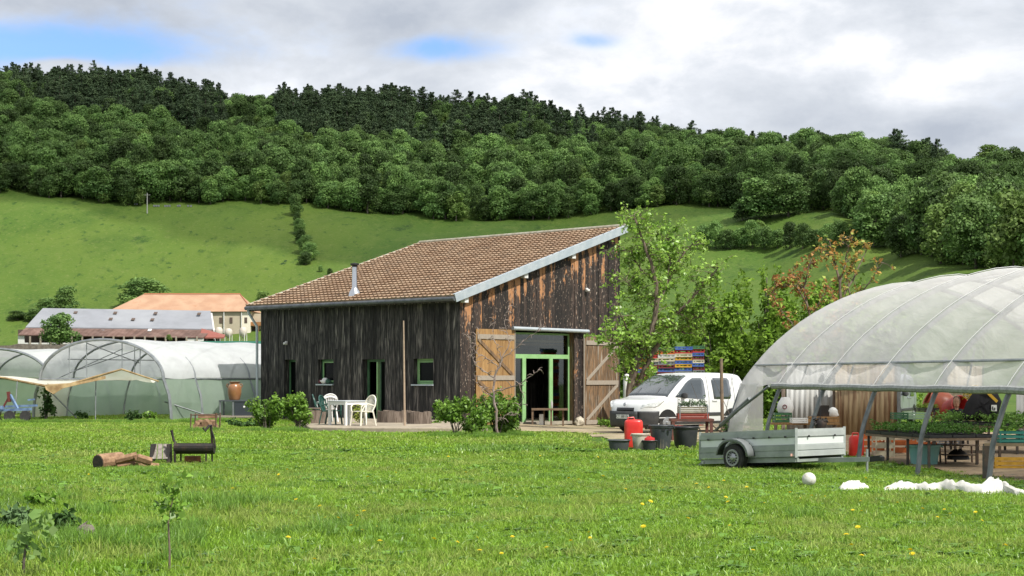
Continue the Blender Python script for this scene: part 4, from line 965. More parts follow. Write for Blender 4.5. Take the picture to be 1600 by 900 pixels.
# ---------------------------------------------------------------- vans
M_vw = mat('white_car_paint', (.66, .67, .67), .28, coat=.6, col2=(.58, .59, .58), scale=1.5, thr=(.5, .8))
M_vs = mat('silver_car_paint', (.34, .36, .40), .3, coat=.5, metal=.3)
M_bump = mat('dark_bumper_plastic', (.03, .031, .033), .6, (.045, .045, .045), scale=6)
M_carglass = mat('car_glass', (.04, .05, .055), .05, spec=1.0, coat=1.0)
M_tyre = mat('tyre_rubber', (.018, .018, .018), .85, (.035, .033, .03), scale=12)
M_rim = mat('wheel_steel', (.36, .37, .38), .4, metal=.7)
M_lampg = mat('headlamp_glass', (.55, .58, .58), .1, (.75, .78, .8), scale=9, coat=1)
M_plate = mat('number_plate', (.75, .76, .74), .5)
def text_mesh(body, size, name, m, parent, M, ext=.002, flat=True):
    cu = bpy.data.curves.new(name, 'FONT'); cu.body = body; cu.size = size; cu.align_x = 'CENTER'; cu.align_y = 'CENTER'; cu.extrude = ext
    tmp = bpy.data.objects.new(name + '_tmp', cu); COL.objects.link(tmp); dg = bpy.context.evaluated_depsgraph_get(); dg.update()
    me = bpy.data.meshes.new_from_object(tmp.evaluated_get(dg)); bpy.data.objects.remove(tmp); me.name = name
    me.materials.clear(); me.materials.append(m); me.transform(M); o = bpy.data.objects.new(name, me); COL.objects.link(o); o.parent = parent; return o
LEN, WID = 4.38, 1.80
TOPZ = [(0.0, .60), (.03, .78), (.10, .90), (.25, .985), (.55, 1.02), (.80, 1.07), (.88, 1.10), (1.12, 1.29), (1.4, 1.49), (1.68, 1.655), (1.85, 1.72), (2.0, 1.765), (2.4, 1.80), (3.2, 1.80), (3.9, 1.775), (4.15, 1.72), (4.27, 1.45), (4.35, 1.0), (4.38, .5)]
def topz(x): return float(np.interp(x, [a[0] for a in TOPZ], [a[1] for a in TOPZ]))
def halfw(x, z):
    b = .90 * (1 - .42 * max(0, (.42 - x) / .42) ** 2.2) * (1 - .07 * max(0, (x - 3.9) / .48) ** 2)
    belt = 1.0
    if z < .45: b *= 1 - .05 * (.45 - z) / .25
    if z > belt: b *= 1 - .20 * ((z - belt) / .8) ** 1.25
    return b
def section(x):
    t = topz(x); zb = .24 if x > .1 else .30; r = min(.16, (t - zb) * .3); out = []
    zs = [zb, .34, .46, .62, .78, .92, 1.02]
    zs = [z for z in zs if z < t - r]; n = 6
    k = len(zs); pts_ = [(halfw(x, z), z) for z in zs]
    while len(pts_) < 7: pts_.append((halfw(x, t - r), t - r - .0001 * (7 - len(pts_))))
    z_lo = pts_[-1][1]
    for i in range(1, 4): z = z_lo + (t - r - z_lo) * i / 3; pts_.append((halfw(x, z), z))
    w0 = halfw(x, t - r)
    for i in range(1, 5):
        a = math.pi / 2 * i / 4; pts_.append((w0 - r * 1.1 * (1 - math.cos(a)), t - r + r * math.sin(a) * .96))
    pts_.append((w0 * .45, t + .0)); pts_.append((0, t + .008)); return pts_
def ysurf(x, z, off=.006): return .90 - halfw(x, z) - off      # near side (y small)
def make_van(name, label, loc, rz, paint, detail=True, cat='van'):
    t = thing(name, label, cat, loc, rz); t.scale = (1.05, 1.03, 1.03)
    xs_ = [0, .01, .04, .1, .18, .28, .42, .6, .8, .88, .96, 1.08, 1.2, 1.32, 1.44, 1.56, 1.68, 1.78, 1.88, 2.0, 2.3, 2.8, 3.3, 3.7, 3.95, 4.1, 4.2, 4.28, 4.34, 4.38]
    rows = []
    for x in xs_:
        s_ = section(x); rows.append([Vector((x, .90 - y, z)) for y, z in s_] + [Vector((x, .90 + y, z)) for y, z in s_[::-1][1:]])
    mb = MB(); mb.grid(rows); mb.add(rows[0], [tuple(range(len(rows[0])))]); mb.add(rows[-1], [tuple(range(len(rows[0])))[::-1]])
    body = mb.build('body', paint, t, smooth=True)
    def side_patch(nm, poly, m, off=.008, par=None, both=True, th=.004):
        for sgn in ((0, 1) if both else (0,)):
            # subdivide the outline vertically so that it follows the body
            q_ = MB(); zs = sorted(set([p[1] for p in poly])); z0, z1 = zs[0], zs[-1]; rws = []
            for k in range(9):
                z = z0 + (z1 - z0) * k / 8; xi = []
                for i in range(len(poly)):
                    (xa, za), (xb, zb) = poly[i], poly[(i + 1) % len(poly)]
                    if (za - z) * (zb - z) <= 0 and abs(za - zb) > 1e-6: xi.append(xa + (xb - xa) * (z - za) / (zb - za))
                if len(xi) < 2: continue
                a_, b_ = min(xi), max(xi); rws.append([Vector((a_ + (b_ - a_) * j / 6, (ysurf(a_ + (b_ - a_) * j / 6, z, off) if sgn == 0 else 1.8 - ysurf(a_ + (b_ - a_) * j / 6, z, off)), z)) for j in range(7)])
            q_.grid(rws); q_.build(nm, m, par or t, smooth=True, solid=th)
    # side glass: front door, rear quarter with the rising nose of the bonnet line
    fw = [(1.16, 1.06), (1.40, 1.00), (2.38, .99), (2.47, 1.06), (2.47, 1.55), (2.38, 1.64), (2.02, 1.64), (1.75, 1.53)]
    side_patch('door_window', fw, M_carglass)
    rw = [(2.82, 1.00), (3.52, 1.00), (3.58, 1.06), (3.58, 1.60), (3.5, 1.64), (2.90, 1.64), (2.80, 1.58)]
    side_patch('rear_window', rw, M_carglass)
    seam = [(2.60, .36), (2.615, .36), (2.615, 1.70), (2.60, 1.70)]
    for xx in (1.28, 2.60, 3.72): side_patch('door_seam', [(xx, .36), (xx + .014, .36), (xx + .014, (1.70 if xx > 2 else 1.05)), (xx, (1.70 if xx > 2 else 1.05))], M_bump, off=.004)
    side_patch('rubbing_strip', [(1.25, .50), (3.2, .50), (3.2, .60), (1.25, .60)], M_bump, off=.014, th=.012)
    side_patch('sill_trim', [(1.15, .26), (3.35, .26), (3.35, .34), (1.15, .34)], M_bump, off=.010)
    for xh in (2.32, 2.75): side_patch('door_handle', [(xh, .93), (xh + .2, .93), (xh + .2, .98), (xh, .98)], M_bump if False else paint, off=.022, th=.02)
    # windscreen
    rows = []
    for k in range(11):
        x = .90 + .93 * k / 10; sc_ = section(x); ys_s = [p_[0] for p_ in sc_][::-1]; zs_s = [p_[1] for p_ in sc_][::-1]
        wm = halfw(x, topz(x) - .10) - .045 - .02 * k / 10
        rows.append([Vector((x - .006, .90 + wm * f_, float(np.interp(abs(wm * f_), ys_s, zs_s)) + .014)) for f_ in (-1, -.93, -.82, -.6, -.3, 0, .3, .6, .82, .93, 1)])
    mb = MB(); mb.grid(rows); ws = mb.build('windscreen', M_carglass, t, smooth=True, solid=.004)
    # bumper and grille, headlamps
    mb = MB(); rows = []
    for z in (.20, .28, .42, .55, .66):
        rows.append([Vector((.04 * abs(f_) ** 2 - .07 + (.05 if z < .25 else 0), .90 + .56 * f_, z)) for f_ in np.linspace(-1, 1, 9)])
    mb.grid(rows); bp = mb.build('bumper', M_bump, t, smooth=True, solid=.03)
    side_patch('bumper_corner', [(-.03, .22), (.47, .22), (.50, .66), (-.03, .66)], M_bump, off=.03, th=.02)
    mb = MB(); rows = [[Vector((.18 * abs(f_) ** 3 - .035 + (z - .66) * .25, .90 + .52 * f_, z)) for f_ in np.linspace(-1, 1, 9)] for z in (.66, .70, .76)]
    mb.grid(rows); mb.build('grille', M_black, t, smooth=True, solid=.02)
    side_patch('headlight', [(.05, .76), (.45, .80), (.74, .97), (.70, 1.01), (.30, .95), (.07, .86)], M_lampg, off=.012, th=.01)
    for sg in (-1, 1):
        q_ = MB(); q_.lathe([(.03, 0), (.10, .03), (.11, .12), (.08, .17), (0, .18)], 10, c=(1.5, .90 + sg * .98, 1.02), sx=.7, sy=1); q_.build('mirror', M_bump, t, smooth=True)
    # badge and plate
    mb = MB(); mb.lathe([(.055, 0), (.05, .012), (.0, .014)], 14, c=(-.005, .90, .86), M=Matrix.Rotation(-R(70), 3, 'Y') , sx=1.1); mb.build('badge', M_rim, t, smooth=True)
    pl = MB(); pl.box((-.095, .90, .50), (.012, .52, .115)); po = pl.build('number_plate', M_plate, t)
    Mt = Matrix.Translation((-.1025, .90, .50)) @ Matrix.Rotation(R(-90), 4, 'Z') @ Matrix.Rotation(R(90), 4, 'X')
    if detail: text_mesh('CT 580 EV', .115, 'plate_lettering', M_black, po, Mt)
    # wheels
    for x in (.86, 3.59):
        for sg in (-1, 1):
            cy = .90 + sg * .79; wl = MB(); Mx = Matrix.Rotation(R(90), 3, 'X')
            wl.lathe([(.20, -.10), (.30, -.105), (.318, -.07), (.318, .07), (.30, .105), (.20, .10)], 24, c=(x, cy, .315), M=Mx); w_ = wl.build('wheel', M_tyre, t, smooth=True)
            rm = MB(); rm.lathe([(.20, 0), (.19, .03), (.15, .045), (.06, .03), (.05, .06), (0, .065)], 20, c=(x, cy + sg * .075, .315), M=Matrix.Rotation(R(90) * -sg, 3, 'X')); rm.build('rim', M_rim, w_, smooth=True)
        for sg in (-1, 1):       # dark wheel arches, flush with the body side
            n_ = 14; arc = [(x + .40 * math.cos(a_), .315 + .40 * math.sin(a_)) for a_ in [math.pi * i / n_ for i in range(n_ + 1)]]
            arc = [(px_, max(pz, .25)) for px_, pz in arc]
            q_ = MB(); q_.add([Vector((px_, .90 + sg * (halfw(px_, pz) + .006), pz)) for px_, pz in arc], [tuple(range(len(arc)))]); q_.build('wheel_arch', M_black, t)
    mb = MB(); mb.tube([(1.95, .9, 1.76), (2.0, .9, 1.93)], .006, 4); mb.build('aerial', M_black, t)
    for a_, b_ in ((.35, .15), (1.2, .95)):
        mb = MB(); mb.tube([(.92, a_ + .2, 1.19), (1.15, b_ + .45, 1.36)], .009, 4); mb.build('wiper', M_black, t)
    return t
N_ = G(1010, 678.5); make_van('delivery_van', 'white compact delivery van parked between barn and large polytunnel', tuple(N_), R(40), M_vw)
# ---------------------------------------------------------------- box trailer
M_tgal = mat('galvanised_sheet', (.25, .285, .26), .5, (.33, .365, .34), scale=2.5, metal=.15, bump=.1)
M_tlight = mat('pale_galvanised_sheet', (.38, .41, .40), .45, (.46, .49, .47), scale=2, metal=.1)
M_stripe = mat('bright_galvanised_strip', (.66, .70, .68), .4)
M_ply = mat('wet_plywood', (.12, .09, .06), .8)
th = R(180 - 50)                                        # local x: from the front panel to the rear, y towards the far side
TL, TW, TH_ = 2.62, 1.52, .55
K_ = P(1244, 735, 32.); K_.z = gz(K_.x, K_.y)
tr = thing('box_trailer', 'grey green galvanised box trailer with ribbed sides tilted back on one axle', 'trailer', (K_.x, K_.y, K_.z), 0)
ex = Vector((math.cos(th), math.sin(th), 0)); ey = Vector((math.sin(R(50)), math.cos(R(50)), 0))
tilt = R(3.3)
def T(x, y, z):      # local box coordinates -> trailer space, tilted back round the axle
    zz = .36 + z - math.sin(tilt) * x; return ex * x + ey * y + Vector((0, 0, zz))
def pan(mb, a, b, z0, z1, o, th_=.025, mi=0):
    """panel strip between two box corners; o pushes it outward"""
    a = Vector(a); b = Vector(b); d = (b - a).normalized(); nn = Vector((d.y, -d.x, 0))
    ps = [a + nn * o, b + nn * o, b + nn * (o - th_), a + nn * (o - th_)]
    lo = [T(p.x, p.y, z0) for p in ps]; hi = [T(p.x, p.y, z1) for p in ps]
    mb.add(lo + hi, [(3, 2, 1, 0), (4, 5, 6, 7), (0, 1, 5, 4), (1, 2, 6, 5), (2, 3, 7, 6), (3, 0, 4, 7)], mi)
c0, c1, c2, c3 = (0, 0, 0), (TL, 0, 0), (TL, TW, 0), (0, TW, 0)
def ribbed(a, b, name, stripe):
    mb = MB(); s_ = 1 if name else 1
    for z0, z1, o in ((0, .10, .0), (.10, .13, .012), (.13, .22, .0), (.22, .245, .014), (.38, .40, .014), (.40, .50, .0), (.50, .55, .022)): pan(mb, a, b, z0, z1, o)
    o_ = mb.build(name, M_tgal, tr); m2 = MB(); pan(m2, a, b, .245, .38, .020 if stripe else .01); m2.build('stripe', M_stripe if stripe else M_tgal, o_); return o_
def rev(a, b, name, st): return ribbed(b, a, name, st)
sp = rev(c0, c1, 'side_panel', M_tlight); ribbed(c3, c2, 'side_panel', M_tgal)
fp_ = ribbed(c0, c3, 'front_panel', M_tlight); fp_.data.materials[0] = M_tlight; fp_['label'] = 'paler ribbed front panel'
rev(c1, c2, 'tailgate', M_tgal)
mb = MB(); mb.add([T(x, y, .02) for x, y in ((.02, .02), (TL - .02, .02), (TL - .02, TW - .02), (.02, TW - .02))], [(0, 1, 2, 3)]); mb.build('floor', M_ply, tr, solid=.02)
for (x, y) in ((0, 0), (TL, 0), (TL, TW), (0, TW)):
    mb = MB(); mb.beam(T(x, y, -.02), T(x, y, .57), .05, .05); mb.build('corner_post', M_tlight if x == 0 else M_tgal, tr)
mb = MB()
for x in np.arange(.25, TL - .1, .42): mb.tube([T(x, -.03, .40), T(x, -.055, .40)], .022, 6)
mb.build('hook', M_black, sp)
mb = MB()
for y in (.35, TW - .35): mb.tube([T(-.01, y, .40), T(-.05, y, .40)], .022, 6)
mb.build('hook', M_black, fp_)
mb = MB(); mb.beam(T(0, .06, -.06), T(TL, .06, -.06), .06, .10); mb.beam(T(0, TW - .06, -.06), T(TL, TW - .06, -.06), .06, .10); mb.beam(T(.05, 0, -.08), T(.05, TW, -.08), .06, .06)
mb.beam(T(TL - .05, 0, -.08), T(TL - .05, TW, -.08), .06, .06); mb.build('chassis', M_tgal, tr)
mb = MB(); e_ = T(-1.25, TW * .5, -.10); mb.beam(T(1.0, TW * .5, -.10), e_, .09, .09); mb.build('drawbar', M_tgal, tr)
mb = MB(); mb.beam(e_, T(-1.5, TW * .5, -.08), .07, .11); mb.lathe([(.05, 0), (.055, .08), (0, .11)], 8, c=T(-1.52, TW * .5, -.14)); mb.build('coupling', M_black, tr)
mb = MB(); mb.tube([T(-1.1, TW * .5 + .08, .1), Vector((T(-1.1, TW * .5 + .08, 0).x, T(-1.1, TW * .5 + .08, 0).y, .02))], .025, 6); mb.build('jockey_leg', M_tgal, tr)
ax = 1.50
for y, sg in ((-.13, -1), (TW + .13, 1)):
    c = T(ax, y, 0); c.z = .285; Mw = Matrix.Rotation(math.atan2(ex.y, ex.x), 3, 'Z') @ Matrix.Rotation(R(90), 3, 'X')
    wl = MB(); wl.lathe([(.17, -.08), (.26, -.085), (.285, -.06), (.287, 0), (.285, .06), (.26, .085), (.17, .08)], 26, c=c, M=Mw); wo_ = wl.build('wheel', M_tyre, tr, smooth=True)
    nn = (-ey if sg < 0 else ey); rm = MB(); cc = c + nn * .088
    Mr = Matrix((ex, ey.cross(Vector((0, 0, 1))) * 0 + Vector((0, 0, 1)), nn)).transposed()
    rm.lathe([(.178, 0), (.172, .02), (.145, .02), (.13, -.01), (.06, .012), (.045, .035), (0, .04)], 24, c=cc, M=Mr); rr_ = rm.build('rim', M_rim, wo_, smooth=True)
    hb = MB()
    for k in range(12):
        a_ = k * math.pi / 6; p_ = cc + Mr @ Vector((.113 * math.cos(a_), .113 * math.sin(a_), .0)); hb.tube([p_, p_ + nn * .022], .016, 5)
    hb.build('rim_hole', M_black, rr_)
    # mudguard
    rows = []
    for k in range(11):
        a_ = math.pi * (.02 + .96 * k / 10); r_ = .39
        p_ = Vector((c.x, c.y, .30)) + ex * (-r_ * 1.12 * math.cos(a_)) + Vector((0, 0, r_ * math.sin(a_) ** .8 - .02))
        rows.append([p_ - nn * .10 + Vector((0, 0, -.0)), p_ + nn * .11, p_ + nn * .12 - Vector((0, 0, .05 * math.sin(a_) + .0)) + ex * (.04 * math.cos(a_))])
    mg = MB(); mg.grid(rows); mg.build('mudguard', mat('mudguard_plastic', (.17, .185, .185), .5), tr, smooth=True, solid=.01)
mb = MB(); mb.tube([T(TL - .05, .1, -.05), T(TL + .30, -.05, -.05 + .0) * 1.0 - Vector((0, 0, .26))], .03, 6); mb.build('prop_leg', M_galvd, tr)
mb = MB(); mb.beam(T(ax, .05, -.14), T(ax, TW - .05, -.14), .07, .07); mb.build('axle', M_black, tr)
# small stickers low on the side panel
lb = MB()
for x, w_ in ((1.0 - .60, .05), (.26, .13)): pan(lb, (x + w_, 0, 0), (x, 0, 0), .02, .06, .016, .004)
lb.build('sticker', M_plate, sp)
rd = MB(); rd.box(T(.09, -.028, .035), (.05, .05, .05)); rd.build('reflector', mat('reflector', (.8, .45, .38), .3), sp)
# ---------------------------------------------------------------- garden furniture on the terrace
M_pwhite = mat('white_plastic', (.78, .78, .76), .35); M_pcream = mat('cream_plastic', (.72, .69, .58), .4); M_pgreen = mat('dark_green_plastic', (.02, .075, .06), .35)
def chair(name, label, loc, rz, m, s=1.0):
    t = thing(name, label, 'chair', loc, rz, 'plastic garden chairs on the terrace'); t.scale = (s, s, s)
    mb = MB(); rows = [[Vector((x, y, .43 + .02 * (x * x) * 6 - .015 * (y > .1))) for x in np.linspace(-.23, .23, 5)] for y in np.linspace(-.22, .22, 5)]
    mb.grid(rows); mb.build('seat', m, t, smooth=True, solid=.02)
    # round topped back of slats in a rim
    mb = MB(); rim = []
    for i in range(15):
        a_ = math.pi * i / 14; rim.append(Vector((-.265 * math.cos(a_), .23 + .09 * math.sin(a_) + .03, .60 + .30 * math.sin(a_) ** .8)))
    mb.tube([Vector((-.27, .14, .40))] + rim + [Vector((.27, .14, .40))], .022, 6)
    for i in range(-3, 4):
        x = i * .065; zt_ = .60 + .30 * math.sqrt(max(0, 1 - (x / .265) ** 2)) ** .8; mb.beam(Vector((x * .8, .235, .42)), Vector((x, .30 + .04, zt_ - .03)), .034, .008, up=(0, 1, .2))
    mb.grid([[Vector((x, .33 + .02 * (1 - abs(x) * 3), z_ - abs(x) ** 2 * 1.6)) for x in np.linspace(-.22, .22, 7)] for z_ in (.80, .86, .90)])
    mb.build('backrest', m, t, smooth=True, solid=0)
    for sx in (-1, 1):
        mb = MB(); mb.tube([Vector((sx * .275, .20, .60)), Vector((sx * .29, 0, .645)), Vector((sx * .285, -.18, .63)), Vector((sx * .27, -.24, .56)), Vector((sx * .25, -.24, .42))], .022, 6); mb.build('armrest', m, t, smooth=True)
        for y0, y1 in ((-.22, -.27), (.20, .29)):
            mb = MB(); mb.beam(Vector((sx * .235, y0, .44)), Vector((sx * .27, y1, 0)), .045, .035); mb.build('leg', m, t)
    return t
sC = 1.08
chair('garden_chair', 'white plastic garden chair behind the table near the window', terr(511, 659), R(205), M_pwhite, sC)
chair('garden_chair', 'dark green plastic garden chair left of the white table', terr(517, 663), R(75), M_pgreen, sC * .98)
chair('garden_chair', 'cream plastic garden chair right of the white table', terr(567, 665), R(-50), M_pcream, sC)
chair('garden_chair', 'dark green plastic garden chair tucked behind the other green chair', terr(505, 659), R(95), M_pgreen, sC * .98)
tb = thing('garden_table', 'white square plastic garden table on the terrace', 'table', terr(543, 664), R(45)); tb.scale = (1.1, 1.1, 1.1)
mb = MB(); mb.box((0, 0, .71), (.86, .86, .035)); mb.build('table_top', mat('grey_white_top', (.50, .53, .54), .35), tb, bevel=.01)
mb = MB()
for a_ in (-1, 1): mb.box((0, a_ * .39, .65), (.74, .025, .09)); mb.box((a_ * .39, 0, .65), (.025, .74, .09))
mb.build('apron', M_pwhite, tb)
for a_ in (-1, 1):
    for b_ in (-1, 1): mb = MB(); mb.beam((a_ * .38, b_ * .38, .69), (a_ * .37, b_ * .37, 0), .07, .07); mb.build('leg', M_pwhite, tb)
# halved wooden barrel planters against the wall
M_barrel = mat('weathered_barrel', (.115, .085, .065), .85, (.22, .175, .14), scale=6, stretch=(3, 3, .4), island=.4, bump=.4)
for i, (x, w_, lb) in enumerate([(617, .95, 'low weathered barrel planter beside the glazed terrace door'), (655, .8, 'weathered barrel planter at the right end of the terrace wall')]):
    c = terr(x, 662 if i else 660); b_ = thing('barrel_planter', lb, 'planter', c, 0, 'wooden planters along the barn front'); mb = MB(); r_ = w_ * .52
    for k in range(16):
        a0 = 2 * math.pi * k / 16; a1 = a0 + 2 * math.pi / 16 * .96; p = lambda a_, z: Vector(((r_ * (1 + .0 * z)) * math.cos(a_) * (1.25 if i == 0 else 1), r_ * .7 * math.sin(a_), z))
        mb.prism([p(a0, 0), p(a1, 0), p(a1, .38 + .02 * (k % 3)), p(a0, .38 + .02 * (k % 3))], -p((a0 + a1) / 2, 0) * .08)
    mb.build('staves', M_barrel, b_); mb = MB(); mb.lathe([(r_ * .8, .02), (r_ * .85, .33), (0, .35)], 14, sx=1.2 if i == 0 else 1, sy=.7); mb.build('soil', mat('soil', (.05, .035, .025), .95), b_)
# small wood box and cloth bundle on the sill
c = wp(bL, nL, (HW1[0] + HW1[1]) / 2, HW1[2], -.02); mb = MB()
rg = random.Random(3); cb_ = thing('cloth_bundle', 'crumpled pale and dark cloths lying on the small window sill', 'cloth', tuple(c + Vector((0, 0, .0))), world=True)
for dx_, m_, s_ in ((.1, M_pwhite, .12), (-.12, mat('green_cloth', (.05, .12, .08), .9), .1), (.3, mat('maroon_cloth', (.12, .03, .04), .9), .09)):
    q_ = MB(); cc = c + bL * dx_; q_.grid([[cc + Vector((s_ * 1.2 * math.cos(a_) * math.sin(b_) * (1 + .3 * rg.uniform(-1, 1)), s_ * math.sin(a_) * math.sin(b_), s_ * .95 * (math.cos(b_) + 1) * (1 + .25 * rg.uniform(-1, 1)))) for a_ in np.linspace(0, 6.283, 9)[:-1]] for b_ in np.linspace(.1, 3.0, 6)], close=True); q_.build('cloth', m_, cb_, smooth=True)
mb = MB(); b0 = terr(497, 661); mb.box(b0 + Vector((0, 0, .22)), (.55, .4, .44)); mb.box(b0 + Vector((0, 0, .50)), (.6, .45, .04)); one(mb, 'wooden_box', M_barrel, 'small brown wooden box on the terrace behind the green chairs', 'box', loc=tuple(b0))
# tall thin pole in front of the terrace
g = G(632.5, 673, 40); mb = MB(); k_ = g.y / F; mb.tube([g + Vector((0, 0, -.1)), g + Vector((-.02, 0, 86 * k_)), g + Vector((-.04, 0, 172 * k_))], [.036, .03, .02], 8); one(mb, 'wooden_pole', mat('peeled_pole', (.42, .32, .23), .8, (.34, .25, .18), scale=5), 'tall thin peeled wooden pole stuck upright before the terrace', 'pole', loc=tuple(g), smooth=True)
# jar stand
js = G(367, 655, 55); st = thing('metal_stand', 'dark metal stand with a slate grey box front carrying the clay jar', 'stand', tuple(js), world=True)
k_ = js.y / F; X0, X1, X2 = [P(x, 600, js.y).x for x in (345, 369, 403)]; zt_ = EYE + (HZ - 626) * k_; zg = js.z
mb = MB(); mb.box(((X0 + X2) / 2, js.y, zt_), (X2 - X0, .9, .05)); mb.build('table_top', mat('slate_grey', (.07, .08, .09), .6), st)
for x, y in ((X0 + .05, -.4), (X1 - .05, -.4), (X0 + .05, .4), (X1 - .05, .4)):
    mb = MB(); mb.beam((x, js.y + y, zt_), (x, js.y + y, zg), .06, .06); mb.build('leg', M_galvd, st)
mb = MB(); mb.box(((X1 + X2) / 2, js.y, (zt_ * .52 + zg * .48)), (X2 - X1, .85, (zt_ - zg) * .92)); bx_ = mb.build('cabinet', mat('slate_cabinet', (.035, .042, .052), .5), st)
mb = MB(); mb.lathe([(.05, 0), (.03, .02), (0, .02)], 8, c=((X1 + X2) / 2 - .05, js.y - .43, zt_ - .25), M=Matrix.Rotation(R(90), 3, 'X')); mb.build('round_label', M_white, bx_)
mb = MB(); mb.box(((X0 + X2) / 2 + .3, js.y, zg + .12), (X2 - X0 + .8, 1.1, .07)); mb.build('base_plank', M_mill, st)
jc = Vector((P(366.5, 600, js.y).x, js.y, zt_ + .03)); j = thing('clay_jar', 'large glazed brown clay jar with two handles on the metal stand', 'jar', tuple(jc), world=True)
M_clay = mat('glazed_clay', (.27, .12, .05), .3, (.36, .18, .08), scale=3, coat=.4, thr=(.4, .7)); H_ = 28.5 * k_
mb = MB(); mb.lathe([(r_ * H_, z * H_) for r_, z in ((.27, 0), (.30, .05), (.37, .35), (.385, .6), (.36, .75), (.28, .87), (.25, .90), (.31, .96), (.33, .99), (.29, 1.0), (.24, .95), (0, .9))], 20, c=jc); mb.build('jar_body', M_clay, j, smooth=True)
for sg in (-1, 1): mb = MB(); mb.tube([jc + Vector((sg * x * H_, 0, z * H_)) for x, z in ((.30, .86), (.40, .87), (.43, .78), (.38, .68))], .022, 6); mb.build('handle', M_clay, j, smooth=True)
# slatted cart with split logs
cg = G(321, 674, 40); ct = thing('log_cart', 'rusty metal framed cart loaded with split logs in the grass', 'cart', tuple(cg), world=True); k_ = cg.y / F
def cp(px, py, dy=0): return Vector((P(px, py, cg.y).x, cg.y + dy, EYE + (HZ - py) * k_))
M_rusty = mat('rusty_iron', (.07, .045, .035), .8, (.14, .08, .05), scale=8, bump=.3)
M_log = mat('split_wood', (.31, .19, .11), .85, (.18, .10, .055), scale=4, stretch=(2, 2, 2), bump=.4, island=.3); M_logd = mat('dark_bark', (.09, .06, .045), .9, (.16, .11, .08), scale=8, bump=.6)
mb = MB()
for dy_ in (-.35, .35):
    mb.tube([cp(301, 672, dy_), cp(302, 646, dy_)], .025, 6); mb.tube([cp(340, 672, dy_), cp(341, 645, dy_)], .025, 6); mb.tube([cp(303, 648, dy_), cp(339, 648, dy_)], .02, 6); mb.tube([cp(301, 670, dy_), cp(341, 670, dy_)], .02, 6)
mb.build('frame', M_rusty, ct)
mb = MB(); mb.prism([cp(306, 654, .33), cp(336, 654, .33), cp(337, 649, .33), cp(306, 649, .33)], (0, .03, 0)); mb.build('back_board', M_log, ct)
mb = MB(); mb.box(cp(321, 671), (40 * k_, .8, .03)); mb.build('tray', M_rusty, ct)
rg = random.Random(4)
for i, (x, y, r_) in enumerate([(309, 666, .11), (317, 667, .10), (326, 666, .12), (334, 667, .11), (312, 660, .09), (322, 660, .11), (331, 660, .09)]):
    mb = MB(); c = cp(x, y); a_ = rg.uniform(0, 6); mb.prism([c + Vector((r_ * math.cos(a_ + b_), -.33 + rg.uniform(0, .05), r_ * math.sin(a_ + b_))) for b_ in (0, 1.3, 2.5, 3.6, 5.0)], (0, .6, 0)); one(mb, 'split_log', M_log, 'split firewood log in the %s layer of the rusty cart, %s from the left' % (('lower', ORD[i]) if i < 4 else ('upper', ORD[i - 4])), 'log', loc=tuple(c), group='split logs in the cart')
# barrel barbecue
g = G(300, 727, 25); k_ = g.y / F; bq = thing('barrel_barbecue', 'rusty black half barrel barbecue with raised handles standing in the grass', 'barbecue', tuple(g), world=True)
def bp_(px, py, dy=0): return Vector((P(px, py, g.y).x, g.y + dy, EYE + (HZ - py) * k_))
M_soot = mat('sooty_iron', (.018, .014, .012), .65, (.06, .035, .022), scale=5, bump=.3, thr=(.5, .75))
c0_, c1_ = bp_(274, 701), bp_(335, 701); rr_ = 10.5 * k_; rows = []
for x in np.linspace(c0_.x, c1_.x, 7): rows.append([Vector((x, g.y + rr_ * 1.1 * math.cos(a_), c0_.z + .03 + rr_ * math.sin(a_))) for a_ in np.linspace(math.pi * .80, math.pi * 2.20, 13)])
mb = MB(); mb.grid(rows); mb.add(rows[0], [tuple(range(13))]); mb.add(rows[-1], [tuple(range(13))]); mb.build('half_barrel', M_soot, bq, solid=.012)
mb = MB(); mb.box(bp_(303, 694.5) , (56 * k_, .26, .012)); mb.build('grill_plate', M_rusty, bq)
mb = MB(); mb.tube([bp_(275, 738, -.1), bp_(274, 700, -.12), bp_(274, 690, 0)], .022, 6); mb.tube([bp_(272, 690), bp_(270, 682), bp_(268, 672)], [.03, .025, .035], 6); mb.build('handle', M_soot, bq)
mb = MB(); mb.tube([bp_(331, 700, .1), bp_(329, 664, .05), bp_(327, 665), bp_(321, 673, -.05), bp_(318, 668, -.05)], .03, 6); mb.tube([bp_(329, 668, .05), bp_(334, 685, .05), bp_(336, 700, .05)], .018, 6); mb.build('lid_arm', M_soot, bq)
for x, dy_ in ((276, -.15), (324, -.15), (329, .18), (280, .18)): mb = MB(); mb.beam(bp_(x, 708, dy_), bp_(x, 738, dy_), .045, .03); mb.build('leg', M_soot, bq)
mb = MB(); mb.prism([bp_(286, 725, .1), bp_(311, 726, .1), bp_(311, 713, .1), bp_(287, 713, .1)], (0, .12, 0)); one(mb, 'rusty_panel', mat('orange_rust', (.30, .12, .05), .85, (.16, .07, .04), scale=5), 'orange rusty sheet leaning under the barrel barbecue', 'metal sheet', loc=tuple(bp_(298, 728)))
